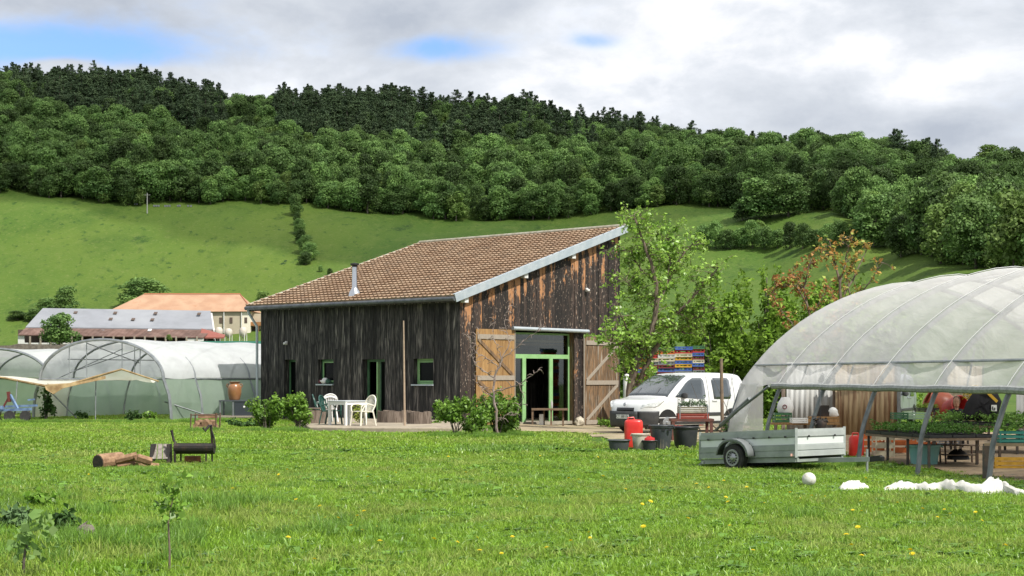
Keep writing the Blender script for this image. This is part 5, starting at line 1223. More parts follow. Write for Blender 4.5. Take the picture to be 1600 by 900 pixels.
# low bench of three grey planks
g = G(256, 728, 25); k_ = g.y / F; bn = thing('plank_bench', 'small bench of three grey planks tipped beside the barbecue', 'bench', tuple(g), world=True)
def bp_(px, py, dy=0): return Vector((P(px, py, g.y).x, g.y + dy, EYE + (HZ - py) * k_))
for i in range(3):
    mb = MB(); a_ = bp_(238 + i * 8.5, 695, .25); b_ = bp_(243 + i * 8.7, 717, -.15); mb.beam(a_, b_, .10, .03); mb.build('plank', mat('grey_planks', (.17, .15, .125), .85, (.26, .23, .20), scale=7, stretch=(3, .6, 3), bump=.4) if i == 0 else bpy.data.materials['grey_planks'], bn)
mb = MB(); mb.prism([bp_(235, 722, .1), bp_(241, 724, .1), bp_(241, 694, .2), bp_(236, 694, .2)], (0, -.25, 0)); mb.prism([bp_(262, 727, .1), bp_(268, 727, .1), bp_(266, 694, .2), bp_(261, 694, .2)], (0, -.25, 0)); mb.build('side_board', M_soot, bn)
# logs on the ground
g = G(185, 733, 25); k_ = g.y / F
def gp_(px, py, dy=0): return Vector((P(px, py, g.y).x, g.y + dy, EYE + (HZ - py) * k_))
mb = MB(); a_, b_ = gp_(158, 722, -.25), gp_(180, 720, .2); dr = (b_ - a_).normalized()
mb.lathe([(.10, 0), (.17, 0), (.18, .05), (.17, .62), (0, .63)], 14, c=a_, M=dr.to_track_quat('Z', 'Y').to_matrix()); hl = one(mb, 'hollow_log', [M_log], 'short thick log with a black hollow end in the grass', 'log', loc=tuple(gp_(168, 732)))
mb = MB(); mb.lathe([(.0, 0), (.155, -.006), (.15, -.012), (0, -.014)], 12, c=a_ - Vector(gp_(168, 732)), M=dr.to_track_quat('Z', 'Y').to_matrix()); mb.build('dark_end', M_soot, hl)  # black disc set over the hollow end of the log
rg = random.Random(9)
for i, (x0, y0, x1, y1, r_, lb) in enumerate([(182, 720, 214, 712, .075, 'long split firewood beam lying on top of the log heap'), (184, 730, 216, 724, .08, 'long split log under the topmost one'), (213, 712, 226, 733, .06, 'pale split log leaning steeply across the heap'),
        (216, 715, 236, 722, .09, 'short orange brown log at the right of the heap'), (222, 728, 244, 731, .08, 'short log lying beside the plank bench'), (196, 735, 214, 736, .05, 'thin pale log at the front of the heap'), (224, 735, 240, 737, .05, 'pale split log lowest in front of the bench')]):
    a_, b_ = gp_(x0, y0, rg.uniform(-.15, .1)), gp_(x1, y1, rg.uniform(-.1, .25)); mb = MB(); d_ = (b_ - a_).normalized(); s_ = d_.cross(Vector((0, .3, 1))).normalized(); u_ = s_.cross(d_)
    mb.prism([a_ + (s_ * math.cos(t_) + u_ * math.sin(t_)) * r_ * rg.uniform(.8, 1.15) for t_ in (0, 1.2, 2.4, 3.3, 4.2, 5.3)], b_ - a_); one(mb, 'firewood_log', M_log, lb, 'log', loc=tuple(a_), group='loose firewood beside the barbecue')
mb = MB(); c = gp_(306, 724, -.02)
# white ball and crumpled fleece on the right
g = G(1264, 762, 25); b_ = thing('white_ball', 'dirty white ball lying in the grass before the trailer', 'ball', tuple(g), world=True); r_ = .125
mb = MB(); mb.lathe([(r_ * math.sin(a_), r_ - r_ * math.cos(a_)) for a_ in np.linspace(0.001, 3.14, 12)], 18, c=g + Vector((0, 0, .02))); mb.build('ball_skin', mat('dirty_white', (.62, .61, .56), .6, (.34, .32, .25), scale=9, thr=(.5, .68)), b_, smooth=True)
M_fleece = mat('white_fleece', (.74, .73, .68), .8, (.6, .59, .53), scale=2.5, bump=.6, bscale=9, trans=.15)
def fleece(name, label, pts_, wid, seed, hmul=1.0):
    rows = []; n_ = len(pts_)
    for i in range(n_ * 8 - 7):
        s_ = i / 8; k = min(int(s_), n_ - 2); p = Vector(pts_[k][0]).lerp(Vector(pts_[k + 1][0]), s_ - k); h = pts_[k][1] + (pts_[k + 1][1] - pts_[k][1]) * (s_ - k); row = []
        for j in range(11):
            f_ = j / 10 * 2 - 1; base = math.cos(f_ * math.pi / 2) ** .7; nzv = noise.noise(Vector((i * .30, f_ * 1.6, seed))) * .55 + noise.noise(Vector((i * .7, f_ * 3.2, seed + 5))) * .22
            end = min(1, 3 * min(i + .4, n_ * 8 - 7 - i) / (n_ * 8 - 7) * 2); row.append(p + Vector((.08 * nzv, f_ * wid * (.7 + .3 * end), max(-.03, h * 1.0 * base * end * (1 + nzv * .6)))))
        rows.append(row)
    mb = MB(); mb.grid(rows); return one(mb, name, M_fleece, label, 'fabric', loc=tuple(pts_[0][0]), smooth=True)
gg = lambda x, y: G(x, y, 22)
fleece('crumpled_fleece', 'small mound of crumpled white fleece in the grass, the one next to the ball', [(gg(1308, 768), .03), (gg(1318, 767), .14), (gg(1335, 766), .17), (gg(1350, 766), .12), (gg(1360, 767), .03)], .22, 2)
fleece('crumpled_fleece', 'long crumpled run of white fleece along the right tunnel side', [(gg(1366, 770), .04), (gg(1385, 768), .17), (gg(1405, 767), .18), (gg(1425, 768), .14), (gg(1445, 770), .16), (gg(1465, 770), .17), (gg(1485, 771), .22), (gg(1505, 772), .2), (gg(1530, 773), .15), (gg(1548, 771), .27), (gg(1562, 771), .22), (gg(1580, 775), .16), (gg(1612, 779), .13), (gg(1660, 786), .1)], .27, 7)
# ---------------------------------------------------------------- beside the van: buckets, cans, crate table
def pail(name, label, px, py, wtop, wbot, ht, m, cat='bucket', dmin=30, square=False, group=None, rimm=None, tilt=None, ears=True):
    g = G(px, py, dmin); k_ = g.y / F; r1, r0, H = wtop * k_ / 2, wbot * k_ / 2, ht * k_; t = thing(name, label, cat, tuple(g), 0, group, world=True)
    n_ = 20; sq = (lambda a_: 1 / max(abs(math.cos(a_)), abs(math.sin(a_))) ** .8) if square else (lambda a_: 1)
    mb = MB(); prof = [(r0 * .98, 0), (r0, .01), (r0 + (r1 - r0) * .86, H * .86), (r1 * 1.0, H * .87), (r1 * 1.03, H * .9), (r1 * 1.03, H), (r1 * .97, H), (r1 * .94, H * .85), (r0 * .94, .03), (0, .03)]
    rows = [[g + Vector((r_ * sq(a_) * math.cos(a_), r_ * sq(a_) * math.sin(a_), z)) for a_ in np.linspace(0, 2 * math.pi, n_ + 1)[:-1]] for r_, z in prof]
    mb.grid(rows, close=True); bd = mb.build('pail_body', m, t, smooth=True)
    mb = MB(); mb.tube([g + Vector((r1 * 1.05 * sq(a_) * math.cos(a_), r1 * 1.05 * sq(a_) * math.sin(a_), H * .97)) for a_ in np.linspace(0, 2 * math.pi, n_ + 1)], .014, 6, cap=False); mb.build('rim', rimm or m, t, smooth=True)
    if ears:
        for sg in (-1, 1): mb = MB(); mb.tube([g + Vector((sg * r1 * 1.05, -.06, H * .93)), g + Vector((sg * r1 * 1.13, -.05, H * .86)), g + Vector((sg * r1 * 1.13, .05, H * .86)), g + Vector((sg * r1 * 1.05, .06, H * .93))], .012, 5); mb.build('handle', rimm or m, t)
    return t, g, k_
M_pgrey = mat('dark_grey_plastic', (.045, .052, .062), .5, (.075, .08, .085), scale=3); M_pblack = mat('charcoal_plastic', (.025, .028, .034), .5, (.04, .042, .046), scale=4)
M_red = mat('red_plastic', (.62, .025, .02), .35, (.7, .06, .04), scale=2); M_cream2 = mat('cream_bucket', (.58, .55, .45), .5, (.45, .42, .32), scale=3)
bt, g, k_ = pail('plastic_bin', 'dark grey tapered bin with two holes near its rim before the van', 1033, 704, 37, 27, 40, M_pgrey, 'bin', group='dark bins beside the trailer')
mb = MB(); mb.grid([[g + Vector(((13.2 + 3.2 * t_) * k_ * math.cos(a_), (13.2 + 3.2 * t_) * k_ * math.sin(a_) - .006, t_ * 27 * k_ + .02)) for a_ in np.linspace(-2.1, -1.05, 6)] for t_ in (0, .5, 1)]); mb.build('muddy_patch', mat('dried_mud', (.20, .18, .14), .9, (.1, .1, .09), scale=4), bt)
mb = MB()
for x in (-.02, .14): mb.box(g + Vector((x + .05, -17.2 * k_, 33 * k_)), (.07, .03, .06))
mb.build('grip_hole', M_black, bt)
pail('plastic_bin', 'wide charcoal round bin standing right next to the trailer', 1071, 703, 40, 33, 37, M_pblack, 'bin', group='dark bins beside the trailer')
pail('plastic_bucket', 'cream bucket between the red can and the black tub', 1000, 705.5, 26, 20, 28, M_cream2, dmin=30)
tt, g, k_ = pail('plastic_bucket', 'small black bucket holding a red cloth in front of the bins', 1015, 707, 22, 17, 19, M_pblack)
mb = MB(); rg = random.Random(2); mb.grid([[g + Vector((9 * k_ * math.cos(a_) * math.sin(b_) * rg.uniform(.8, 1.2), 8 * k_ * math.sin(a_) * math.sin(b_), 17 * k_ + 9 * k_ * (math.cos(b_)) * rg.uniform(.7, 1.1))) for a_ in np.linspace(0, 6.283, 10)[:-1]] for b_ in np.linspace(.05, 1.7, 5)], close=True); one(mb, 'red_cloth', mat('red_cloth', (.42, .02, .02), .9), 'red cloth stuffed into the small black bucket', 'cloth', loc=tuple(g + Vector((0, 0, .2))), smooth=True)
# low grey tub
pail('low_tub', 'low wide dark grey tub at the left end of the buckets', 967, 705, 33, 28, 18, M_pgrey, 'tub', square=True, ears=False)
# red canister
g = G(990, 700.5, 30); k_ = g.y / F; rc = thing('red_canister', 'tall bright red plastic canister standing by the van bumper', 'canister', tuple(g), world=True)
w0 = 14.5 * k_; H = 45 * k_; mb = MB(); rows = []
for z, f_ in ((0, .93), (.03, .99), (.2, 1), (.75, 1), (.90, .98), (.96, .9), (.99, .72), (1, .0)):
    rows.append([g + Vector((w0 * f_ * np.sign(math.cos(a_)) * abs(math.cos(a_)) ** .6, w0 * .7 * f_ * np.sign(math.sin(a_)) * abs(math.sin(a_)) ** .6, z * H)) for a_ in np.linspace(0, 2 * math.pi, 25)[:-1]])
mb.grid(rows, close=True); mb.build('canister_body', M_red, rc, smooth=True)
mb = MB(); mb.tube([g + Vector((x * k_, 0, H + z * k_)) for x, z in ((-9, -2), (-9, 2.5), (0, 3.2), (2, -2))], .018, 6); mb.build('handle', M_red, rc, smooth=True)
mb = MB(); mb.lathe([(.05, 0), (.05, .05), (0, .05)], 12, c=g + Vector((8 * k_, 0, H - .03))); mb.build('cap', M_black, rc)
# low table with crates and seedlings in front of the van
g = G(1083, 689, 36); D_ = g.y; k_ = D_ / F
def q_(px, py, dy=0): return Vector((P(px, py, D_).x, D_ + dy, EYE + (HZ - py) * k_))
M_rust2 = mat('red_brown_paint', (.14, .05, .035), .7, (.09, .04, .03), scale=5)
tb2 = thing('low_table', 'low red brown table beside the van carrying seedling crates', 'table', tuple(g), world=True)
mb = MB(); mb.box(q_(1080, 656), (66 * k_, .8, .07)); mb.build('table_top', M_rust2, tb2)
for x, dy_ in ((1050, -.35), (1109, -.35), (1052, .35), (1107, .35)): mb = MB(); mb.beam(q_(x, 656, dy_), q_(x, 692, dy_), .08, .08); mb.build('leg', M_rust2, tb2)
def slat_crate(c, wd, dp, ht, m, label, name='plastic_crate', cat='crate', group=None, seeds=None):
    t = thing(name, label, cat, tuple(c), 0, group); mb = MB()
    for sx in (-1, 1):
        for sy in (-1, 1): mb.box((sx * wd / 2, sy * dp / 2, ht / 2), (.03, .03, ht))
    for z in (.15, .5, .85):
        for sy in (-1, 1): mb.box((0, sy * dp / 2, z * ht), (wd, .018, ht * .22))
        for sx in (-1, 1): mb.box((sx * wd / 2, 0, z * ht), (.018, dp, ht * .22))
    mb.build('side', m, t); mb = MB(); mb.box((0, 0, .01), (wd, dp, .02)); mb.build('bottom', m, t); return t
cz = q_(1082, 655).z + .0
slat_crate(Vector((q_(1082, 656).x, D_, cz + .02)), 46 * k_, .5, 8 * k_, mat('dull_red_crate', (.30, .05, .03), .6), 'dull red plastic crate lowest on the low table')
slat_crate(Vector((q_(1082, 656).x, D_, cz + .03 + 8 * k_)), 43 * k_, .48, 10 * k_, mat('beige_crate', (.32, .30, .22), .7, (.2, .18, .13), scale=5), 'beige plastic crate stacked on the red one')
M_seed = leafm('seedling_leaves', (.07, .17, .03), (.12, .25, .045), 2.0, objrand=.12, island=.35); M_seedl = leafm('pale_seedling_leaves', (.22, .34, .05), (.3, .42, .08), 2.0, island=.3); M_herb = leafm('dusty_green_leaves', (.09, .14, .08), (.16, .22, .13), 3.0, island=.35)
def plantbed(name, c, wd, dp, ht, m, seed, n=260, size=.05, parent=None, label=None, cat='seedlings', group=None):
    rg = np.random.default_rng(seed); C = np.stack([rg.uniform(-wd / 2, wd / 2, n), rg.uniform(-dp / 2, dp / 2, n), ht * rg.uniform(.1, 1, n) ** .6], 1)
    C[:, 2] *= .75 + .4 * np.sin(C[:, 0] * 9 + seed) * np.sin(C[:, 1] * 11); Nn = rg.normal(size=(n, 3)) * .6 + np.array([0, 0, 1])
    V, Fq = quads(C, Nn, size * rg.uniform(.7, 1.5, n), rg, .8); o = npmesh(name, V + (0 if parent is not None else 0), Fq, m); o.location = c
    if parent is not None: o.parent = parent
    elif label: tag(o, label, cat, group)
    return o
plantbed('seedlings', Vector((q_(1082, 656).x, D_, cz + .03 + 17 * k_)), 42 * k_, .5, 11 * k_, M_herb, 5, 420, .06, label='dusty green seedlings filling the beige crate beside the van')
mb = MB()
for sx in (1061, 1104): mb.tube([q_(sx, 655, -.25), q_(sx, 634, -.25), q_(sx + 1, 632, 0), q_(sx, 634, .25), q_(sx, 655, .25)], .018, 5)
one(mb, 'crate_rack', M_galv, 'thin metal rack holding the two crates on the low table', 'rack', loc=tuple(q_(1082, 656)))
# stake with bare twig, pot with shrub by the tunnel foot
g = G(1129, 686, 36); k_ = g.y / F; mb = MB(); mb.tube([g, g + Vector((-.02, 0, 63 * k_)), g + Vector((-.04, 0, 126 * k_))], [.055, .05, .045], 7); one(mb, 'wooden_stake', mat('old_stake', (.24, .17, .11), .85, (.15, .11, .08), scale=6), 'rough brown wooden stake upright before the white van', 'stake', loc=tuple(g))
mb = MB(); mb.tube([g + Vector((.0, .1, .1)), g + Vector((.45, .1, 1.1))], [.03, .02], 5)
for a_, b_ in (((-.5, 0, .6), (-.9, 0, 1.6)), ((-.3, .1, .4), (-.75, .1, 1.0)), ((.1, 0, .8), (.35, .1, 2.0)), ((.2, 0, .7), (-.25, 0, 1.7))): mb.tube([g + Vector((0, .1, .15)), g + Vector(a_), g + Vector(b_)], [.014, .01, .005], 4)
one(mb, 'bare_twig', M_bark, 'thin bare twigs growing beside the wooden stake', 'twigs', loc=tuple(g + Vector((0, .1, .1))))
g = G(1141, 690, 36); pt, g, k_ = pail('plant_pot', 'round dark pot with a leafy plant by the foot of the large polytunnel', 1143, 690, 24, 18, 16, M_pblack, 'plant pot', ears=False)
plantbed('potted_plant', g + Vector((0, 0, 12 * k_)), .5, .5, .42, M_seed, 8, 160, .07, parent=None, label='small green leafy plant in the dark pot at the tunnel foot', cat='plant')
# trestle table at the entrance with a bottle, pale stone
g = wp(bG, nG, q(860), gz(wp(bG, nG, q(860), 0, 1.4).x, wp(bG, nG, q(860), 0, 1.4).y), 1.5); D_ = g.y; k_ = D_ / F; gzz = gz(g.x, g.y)
def q2(px, py, dy=0): return Vector((P(px, py, D_).x, D_ + dy, EYE + (HZ - py) * k_))
M_brown = mat('brown_table_wood', (.12, .08, .05), .7, (.2, .13, .08), scale=5, stretch=(.6, 3, 3))
t3 = thing('wooden_bench_table', 'narrow brown wooden table in front of the glazed entrance', 'table', (g.x, g.y, gzz), world=True)
mb = MB(); mb.box(q2(859, 639.5), (57 * k_, .55, .07)); mb.build('table_top', M_brown, t3)
for x, dy_ in ((832, -.2), (861, -.2), (880, .2), (850, .22)):
    mb = MB(); a_ = q2(x, 640, dy_); mb.beam(a_, Vector((a_.x, a_.y, gzz)), .09, .07); mb.build('leg', M_brown, t3)
c = q2(862, 637.5); mb = MB(); mb.lathe([(.04, 0), (.045, .02), (.045, .2), (.02, .27), (.018, .31), (0, .31)], 10, c=c); one(mb, 'plastic_bottle', mat('milky_plastic', (.62, .6, .58), .3, trans=.3), 'milky plastic bottle standing on the narrow entrance table', 'bottle', loc=tuple(c), smooth=True)
def rock(name, label, px, py, r_, m, seed, cat='stone', dmin=30):
    g = G(px, py, dmin); mb = MB(); mb.grid([[g + Vector((r_ * math.cos(a_) * math.sin(b_), r_ * math.sin(a_) * math.sin(b_), r_ * .8 + r_ * math.cos(b_))) * 1 + Vector((noise.noise(Vector((a_, b_ * 2, seed))) * r_ * .5,) * 3) for a_ in np.linspace(0, 6.283, 11)[:-1]] for b_ in np.linspace(.1, 3.04, 7)], close=True)
    return one(mb, name, m, label, cat, loc=tuple(g), smooth=False)
rock('pale_stone', 'pale knobbly stone at the foot of the entrance post', 905, 666, .2, mat('pale_stone', (.55, .5, .4), .9, (.3, .26, .2), scale=6, bump=.5), 3, dmin=50)
mb = MB(); c = G(846, 665, 50); mb.box(c + Vector((0, .3, .22)), (.16, .12, .4)); one(mb, 'milk_carton', M_pwhite, 'small white carton on the ground inside the entrance', 'carton', loc=tuple(c + Vector((0, .3, .02))))
# white marker post behind the barn corner
g = G(979, 640, 58) if False else P(979, 610, 72); g.z = gz(g.x, g.y); mb = MB(); mb.lathe([(.15, 0), (.15, 1.75), (.08, 1.85), (0, 1.88)], 10, c=g); one(mb, 'white_tank', M_white, 'slim white cylinder standing beyond the barn corner', 'cylinder', loc=tuple(g), smooth=True)
# ---------------------------------------------------------------- wall of stacked picking crates
cols_ = {'red': (.42, .03, .025), 'blue': (.06, .13, .42), 'cream': (.60, .55, .40), 'orange': (.55, .14, .03), 'maroon': (.16, .025, .03), 'white': (.62, .62, .60), 'yellow': (.60, .34, .03), 'green': (.05, .16, .07), 'grey': (.20, .21, .23)}
cm = {k: mat(k + '_crate_plastic', v, .5, tuple(c * .75 for c in v), scale=4) for k, v in cols_.items()}
CW, CD, CH = .72, .5, .135
proto = thing('picking_crate', '', 'crate'); mb = MB()
for sy in (-1, 1):
    mb.box((0, sy * CD / 2, .025), (CW, .02, .05)); mb.box((0, sy * CD / 2, CH - .025), (CW, .03, .035))
    for x in (-.33, -.17, .17, .33): mb.box((x, sy * CD / 2, CH / 2), (.06, .015, CH - .03))
for sx in (-1, 1): mb.box((sx * CW / 2, 0, CH / 2 - .01), (.02, CD, CH - .03))
mb.build('crate_side', cm['red'], proto); mb = MB(); mb.box((0, 0, .012), (CW, CD, .02)); mb.build('crate_bottom', cm['red'], proto)
colpat = ['blue orange green orange blue maroon red orange red maroon green', 'red cream grey red cream green maroon cream maroon blue red', 'green orange white cream grey maroon blue maroon cream maroon blue cream red', 'blue red cream yellow blue yellow blue grey maroon red cream blue white', 'green red blue maroon cream blue maroon grey blue red cream white cream']
first = True; rg = random.Random(12)
for ci, (px0, ptop) in enumerate([(1000, 552), (1019, 550), (1040, 538), (1067, 537), (1090, 538)]):
    D_ = 62.; k_ = D_ / F; x_ = P(px0, 600, D_).x; zg_ = gz(x_, D_); ztp = EYE + (HZ - ptop) * k_; nn_ = int((ztp - zg_) / CH)
    names = colpat[ci].split()
    wsc = [.62, .62, .92, .92, .62][ci]
    for r_ in range(nn_):
        cn = names[(nn_ - 1 - r_) % len(names)]
        lab = '%s plastic picking crate, %s from the top of the %s stack of the crate wall' % (cn, ORD[min(24, nn_ - 1 - r_)], ['leftmost', 'second', 'middle', 'fourth', 'rightmost'][ci])
        o = proto if first else copy_tree(proto); first = False
        for ch in kids(o): ch.material_slots[0].link = 'OBJECT'; ch.material_slots[0].material = cm[cn]
        o.location = (x_ + rg.uniform(-.02, .02), D_ + rg.uniform(-.03, .03), zg_ + r_ * CH); o.rotation_euler = (0, 0, rg.uniform(-.03, .03)); o.scale = (wsc, 1, 1); tag(o, lab, 'crate', 'stacked picking crates behind the van')
# ---------------------------------------------------------------- inside and behind the big tunnel
def floor_sheet():
    pts_ = [fR(t_, o, 0) for t_, o in ((1.5, .9), (22, .9), (22, 10), (-4, 10), (-4, 1.5))]
    return [(p.x, p.y) for p in pts_]
sheet('earth_floor', floor_sheet(), mat('sandy_earth', (.34, .25, .15), .95, (.22, .16, .10), scale=1.3, bump=.5, third=((.12, .11, .08), 2.5, .6, .72)), .03, .4)
M_corr_g = mat('grey_corrugated_sheet', (.50, .51, .50), .6, (.38, .38, .36), scale=1.2, stretch=(4, 4, .5)); M_corr_b = mat('rusty_cream_sheet', (.42, .32, .19), .7, (.17, .09, .045), scale=1.6, stretch=(6, 6, .4), thr=(.42, .62)); M_corr_c = mat('cream_corrugated_sheet', (.52, .46, .34), .7, (.38, .31, .2), scale=2, stretch=(5, 5, .4))
def corr(px0, px1, ytop, D_, m, label, zb=None):
    a_ = P(px0, 600, D_); b_ = P(px1, 600, D_); g0_ = gz(a_.x, D_); top_ = EYE + (HZ - ytop) / F * D_; n_ = max(6, int((b_.x - a_.x) / .038)); rows = []
    for z in (g0_ if zb is None else zb, top_): rows.append([Vector((a_.x + (b_.x - a_.x) * i / n_, D_ + .018 * math.sin(i * math.pi / 2), z)) for i in range(n_ + 1)])
    mb = MB(); mb.grid(rows); o = mb.build('corrugated_panel', m, None, smooth=True, solid=.004); o2 = tag(o, label, 'sheet panel', 'corrugated panels behind the large tunnel'); return o2
corr(1229, 1303, 566, 46.5, M_corr_g, 'pale grey corrugated sheet panel left of the rusty one')
corr(1305, 1403, 570, 46.0, M_corr_b, 'cream corrugated sheet panel streaked with brown rust')
corr(1478, 1534, 572, 46.0, M_corr_c, 'plain cream corrugated sheet panel behind the cement mixer')
corr(1588, 1690, 612, 42.0, M_corr_g, 'short whitish corrugated sheet behind the right end of the benches')
mb = MB()
for px_, D_ in ((1304, 46.2), (1404, 46.), (1477, 45.9), (1224, 46.4)): a_ = P(px_, 600, D_); z0 = gz(a_.x, a_.y); q_ = MB(); q_.beam((a_.x, a_.y, z0), (a_.x, a_.y, 2.3), .1, .1); one(q_, 'fence_post', M_barrel if px_ < 1400 else M_galvd, {1304: 'dark post between the grey and the rusty corrugated panels', 1404: 'grey post at the right edge of the rusty panel', 1477: 'grey post left of the plain cream panel', 1224: 'post at the left edge of the grey corrugated panel'}[px_], 'post', loc=(a_.x, a_.y, z0), group='posts carrying the corrugated panels')
g = P(1398, 680, 55); g.z = gz(g.x, g.y); make_van('silver_van', 'silver grey van parked behind the corrugated panels', tuple(g), R(66), M_vs, detail=False)
# benches
M_btop = mat('bench_boards', (.16, .11, .07), .8, (.24, .18, .12), scale=4); M_bleg = mat('dark_iron', (.05, .045, .04), .7, (.1, .07, .05), scale=6)
def bench(label, a, b, depth, ztop, mtop=M_btop, mleg=M_bleg, nleg=3, lw=.05):
    """a, b: front edge ends; depth goes away from the viewer"""
    a = Vector(a); b = Vector(b); d = (b - a).normalized(); nn = Vector((-d.y, d.x, 0));
    if nn.y < 0: nn = -nn
    t = thing('seedling_bench', label, 'bench', (a.x, a.y, gz(a.x, a.y)), world=True, group='seedling benches in the large tunnel')
    mb = MB(); z = lambda p, h: Vector((p.x, p.y, h)); mb.prism([z(a, ztop - .05), z(b, ztop - .05), z(b + nn * depth, ztop - .05), z(a + nn * depth, ztop - .05)], (0, 0, .05)); mb.build('bench_top', mtop, t)
    for i in range(nleg):
        for s_ in (.04, depth - .04):
            p = a.lerp(b, .03 + .94 * i / (nleg - 1)) + nn * s_; mb = MB(); mb.beam(z(p, ztop - .05), z(p, gz(p.x, p.y) - .02), lw, lw); mb.build('leg', mleg, t)
    return d, nn
M_tray = mat('black_seed_tray', (.02, .021, .022), .5)
def tray(c, rz, wd, dp, label, seed, m=M_seed, ht=.17, n=150, cells=True, size=.055):
    t = thing('seedling_tray', label, 'seedling tray', tuple(c), rz, 'black trays of seedlings on the benches'); mb = MB()
    for sx in (-1, 1): mb.box((sx * wd / 2, 0, .03), (.015, dp, .06)); mb.box((0, sx * dp / 2, .03), (wd, .015, .06))
    mb.box((0, 0, .02), (wd, dp, .03))
    mb.build('tray_body', M_tray, t); o = plantbed('plants', Vector((0, 0, .05)), wd, dp, ht, m, seed, n, size, parent=t); return t
def rowof(a, d, nn, L_, depth, z, label, n_, rows_, seed, m=M_seed, ht=.17, num=150, size=.055):
    w_ = L_ / n_; dp = depth / rows_; an = math.atan2(d.y, d.x); k = 0
    for r_ in range(rows_):
        for i in range(n_):
            p = a + d * (w_ * (i + .5)) + nn * (dp * (r_ + .5)); tray(Vector((p.x, p.y, z)), an, w_ * .96, dp * .95, label % ['front', 'second', 'rear'][r_], seed + k, m, ht, num, size=size)['label'] = (label % ['front', 'second', 'rear'][r_]).replace('seedlings,', 'seedlings, %s from left in the' % ORD[i]); k += 1
a, b = P(1352, 700, 36.2), P(1452, 700, 33.2); d_, n_ = bench('low bench of dark green seedlings by the tunnel side next to the trailer', a, b, 1.7, .46, nleg=4)
rowof(Vector((a.x, a.y, 0)), d_, n_, (b - a).length * 1.0, 1.6, .47, 'black tray of green seedlings, %s row by the trailer', 4, 3, 20, ht=.24, num=260)
a2, b2 = P(1452, 700, 38.5), P(1640, 700, 37.0); d2, n2 = bench('long bench of pale green seedlings across the middle of the large tunnel', a2, b2, 1.5, .58, nleg=5)
rowof(Vector((a2.x, a2.y, 0)), d2, n2, (b2 - a2).length, 1.4, .59, 'black tray of pale seedlings, %s row of the long bench', 6, 2, 60, m=leafm('fresh_seedling_leaves', (.13, .26, .05), (.2, .36, .08), 2.0, island=.35), ht=.26, num=240, size=.065)
a3, b3 = P(1538, 700, 29.9), P(1690, 700, 29.4); d3, n3 = bench('wooden bench with teal crates at the right edge', a3, b3, 1.0, .50, mtop=mat('pale_bench_wood', (.32, .24, .15), .8, (.24, .17, .1), scale=4), nleg=3, lw=.14)
M_teal = mat('teal_plastic', (.03, .21, .17), .4, (.05, .28, .23), scale=3, trans=.1)
for i, (px_, lb) in enumerate([(1578, 'teal plastic crate at the left end of the wooden bench'), (1622, 'teal plastic crate second on the wooden bench')]):
    p = P(px_, 690, 30.1); c = slat_crate(Vector((p.x, p.y, .51)), .48, .4, .22, M_teal, lb, group='teal crates on the wooden bench'); plantbed('plants', Vector((0, 0, .2)), .46, .4, .24, bpy.data.materials['fresh_seedling_leaves'], 90 + i, 260, .06, parent=c)
for i, (px_, py_, D_, w_, h_, m_, lb) in enumerate([(1405, 655, 37.5, .30, .16, cm['green'], 'dark green crate standing on the seedlings of the low bench'), (1432, 655, 37.8, .52, .16, mat('pale_green_crate', (.25, .38, .25), .6), 'pale green crate on the low bench'),
        (1222, 660, 45., .45, .28, cm['green'], 'green white crate under the white sack'), (1248, 661, 44., .40, .14, M_pwhite, 'low white crate beside the green one'), (1380, 726, 37.5, .42, .55, cm['cream'], 'tall cream crate standing under the low bench'),
        (1362, 722, 39., .5, .45, cm['orange'], 'orange crate under the left end of the low bench'), (1408, 722, 38.6, .6, .5, cm['orange'], 'orange crate behind the cream one under the bench'), (1444, 700, 40., .5, .2, cm['orange'], 'orange crate under the gap between the benches'),
        (1585, 735, 33., .9, .25, cm['yellow'], 'ochre crate on the ground below the wooden bench'), (1480, 722, 42, .5, .3, cm['grey'], 'grey crate on the floor beyond the long bench'), (1448, 643, 41., .5, .10, M_tray, 'black tray of yellow green lettuce before the silver van')]):
    p = P(px_, py_, D_); zg = gz(p.x, p.y); z_b = p.z if py_ < 700 else zg
    c = slat_crate(Vector((p.x, p.y, z_b)), w_, .4, h_, m_, lb, group='crates in the large tunnel')
    if 'lettuce' in lb: plantbed('plants', Vector((0, 0, .08)), .5, .4, .12, M_seedl, 77, 200, .06, parent=c); st_ = MB()
# supports under the small things that stand high
mb = MB(); p0, p1 = P(1205, 661, 44.6), P(1312, 661, 43.8); sh_ = thing('plank_shelf', 'pale plank shelf on trestles before the grey corrugated panel', 'shelf', (p0.x, p0.y, gz(p0.x, p0.y)), world=True)
mb.prism([p0, p1, p1 + Vector((0, .8, 0)), p0 + Vector((0, .8, 0))], (0, 0, -.05)); mb.build('shelf_board', M_oak, sh_)
for px_ in (1212, 1258, 1305): p = P(px_, 661, 44.4); mb = MB(); mb.beam(p - Vector((0, 0, .05)), (p.x, p.y, gz(p.x, p.y)), .08, .08); mb.build('leg', M_barrel, sh_)
mb = MB(); p = P(1283, 660, 44.2); mb.box(p + Vector((0, .2, .05)), (1.0, .4, .09)); mb.box(p + Vector((.1, .2, .13)), (.8, .35, .05)); one(mb, 'board_pile', M_oak, 'small pile of ochre boards on the plank shelf', 'boards', loc=tuple(p))
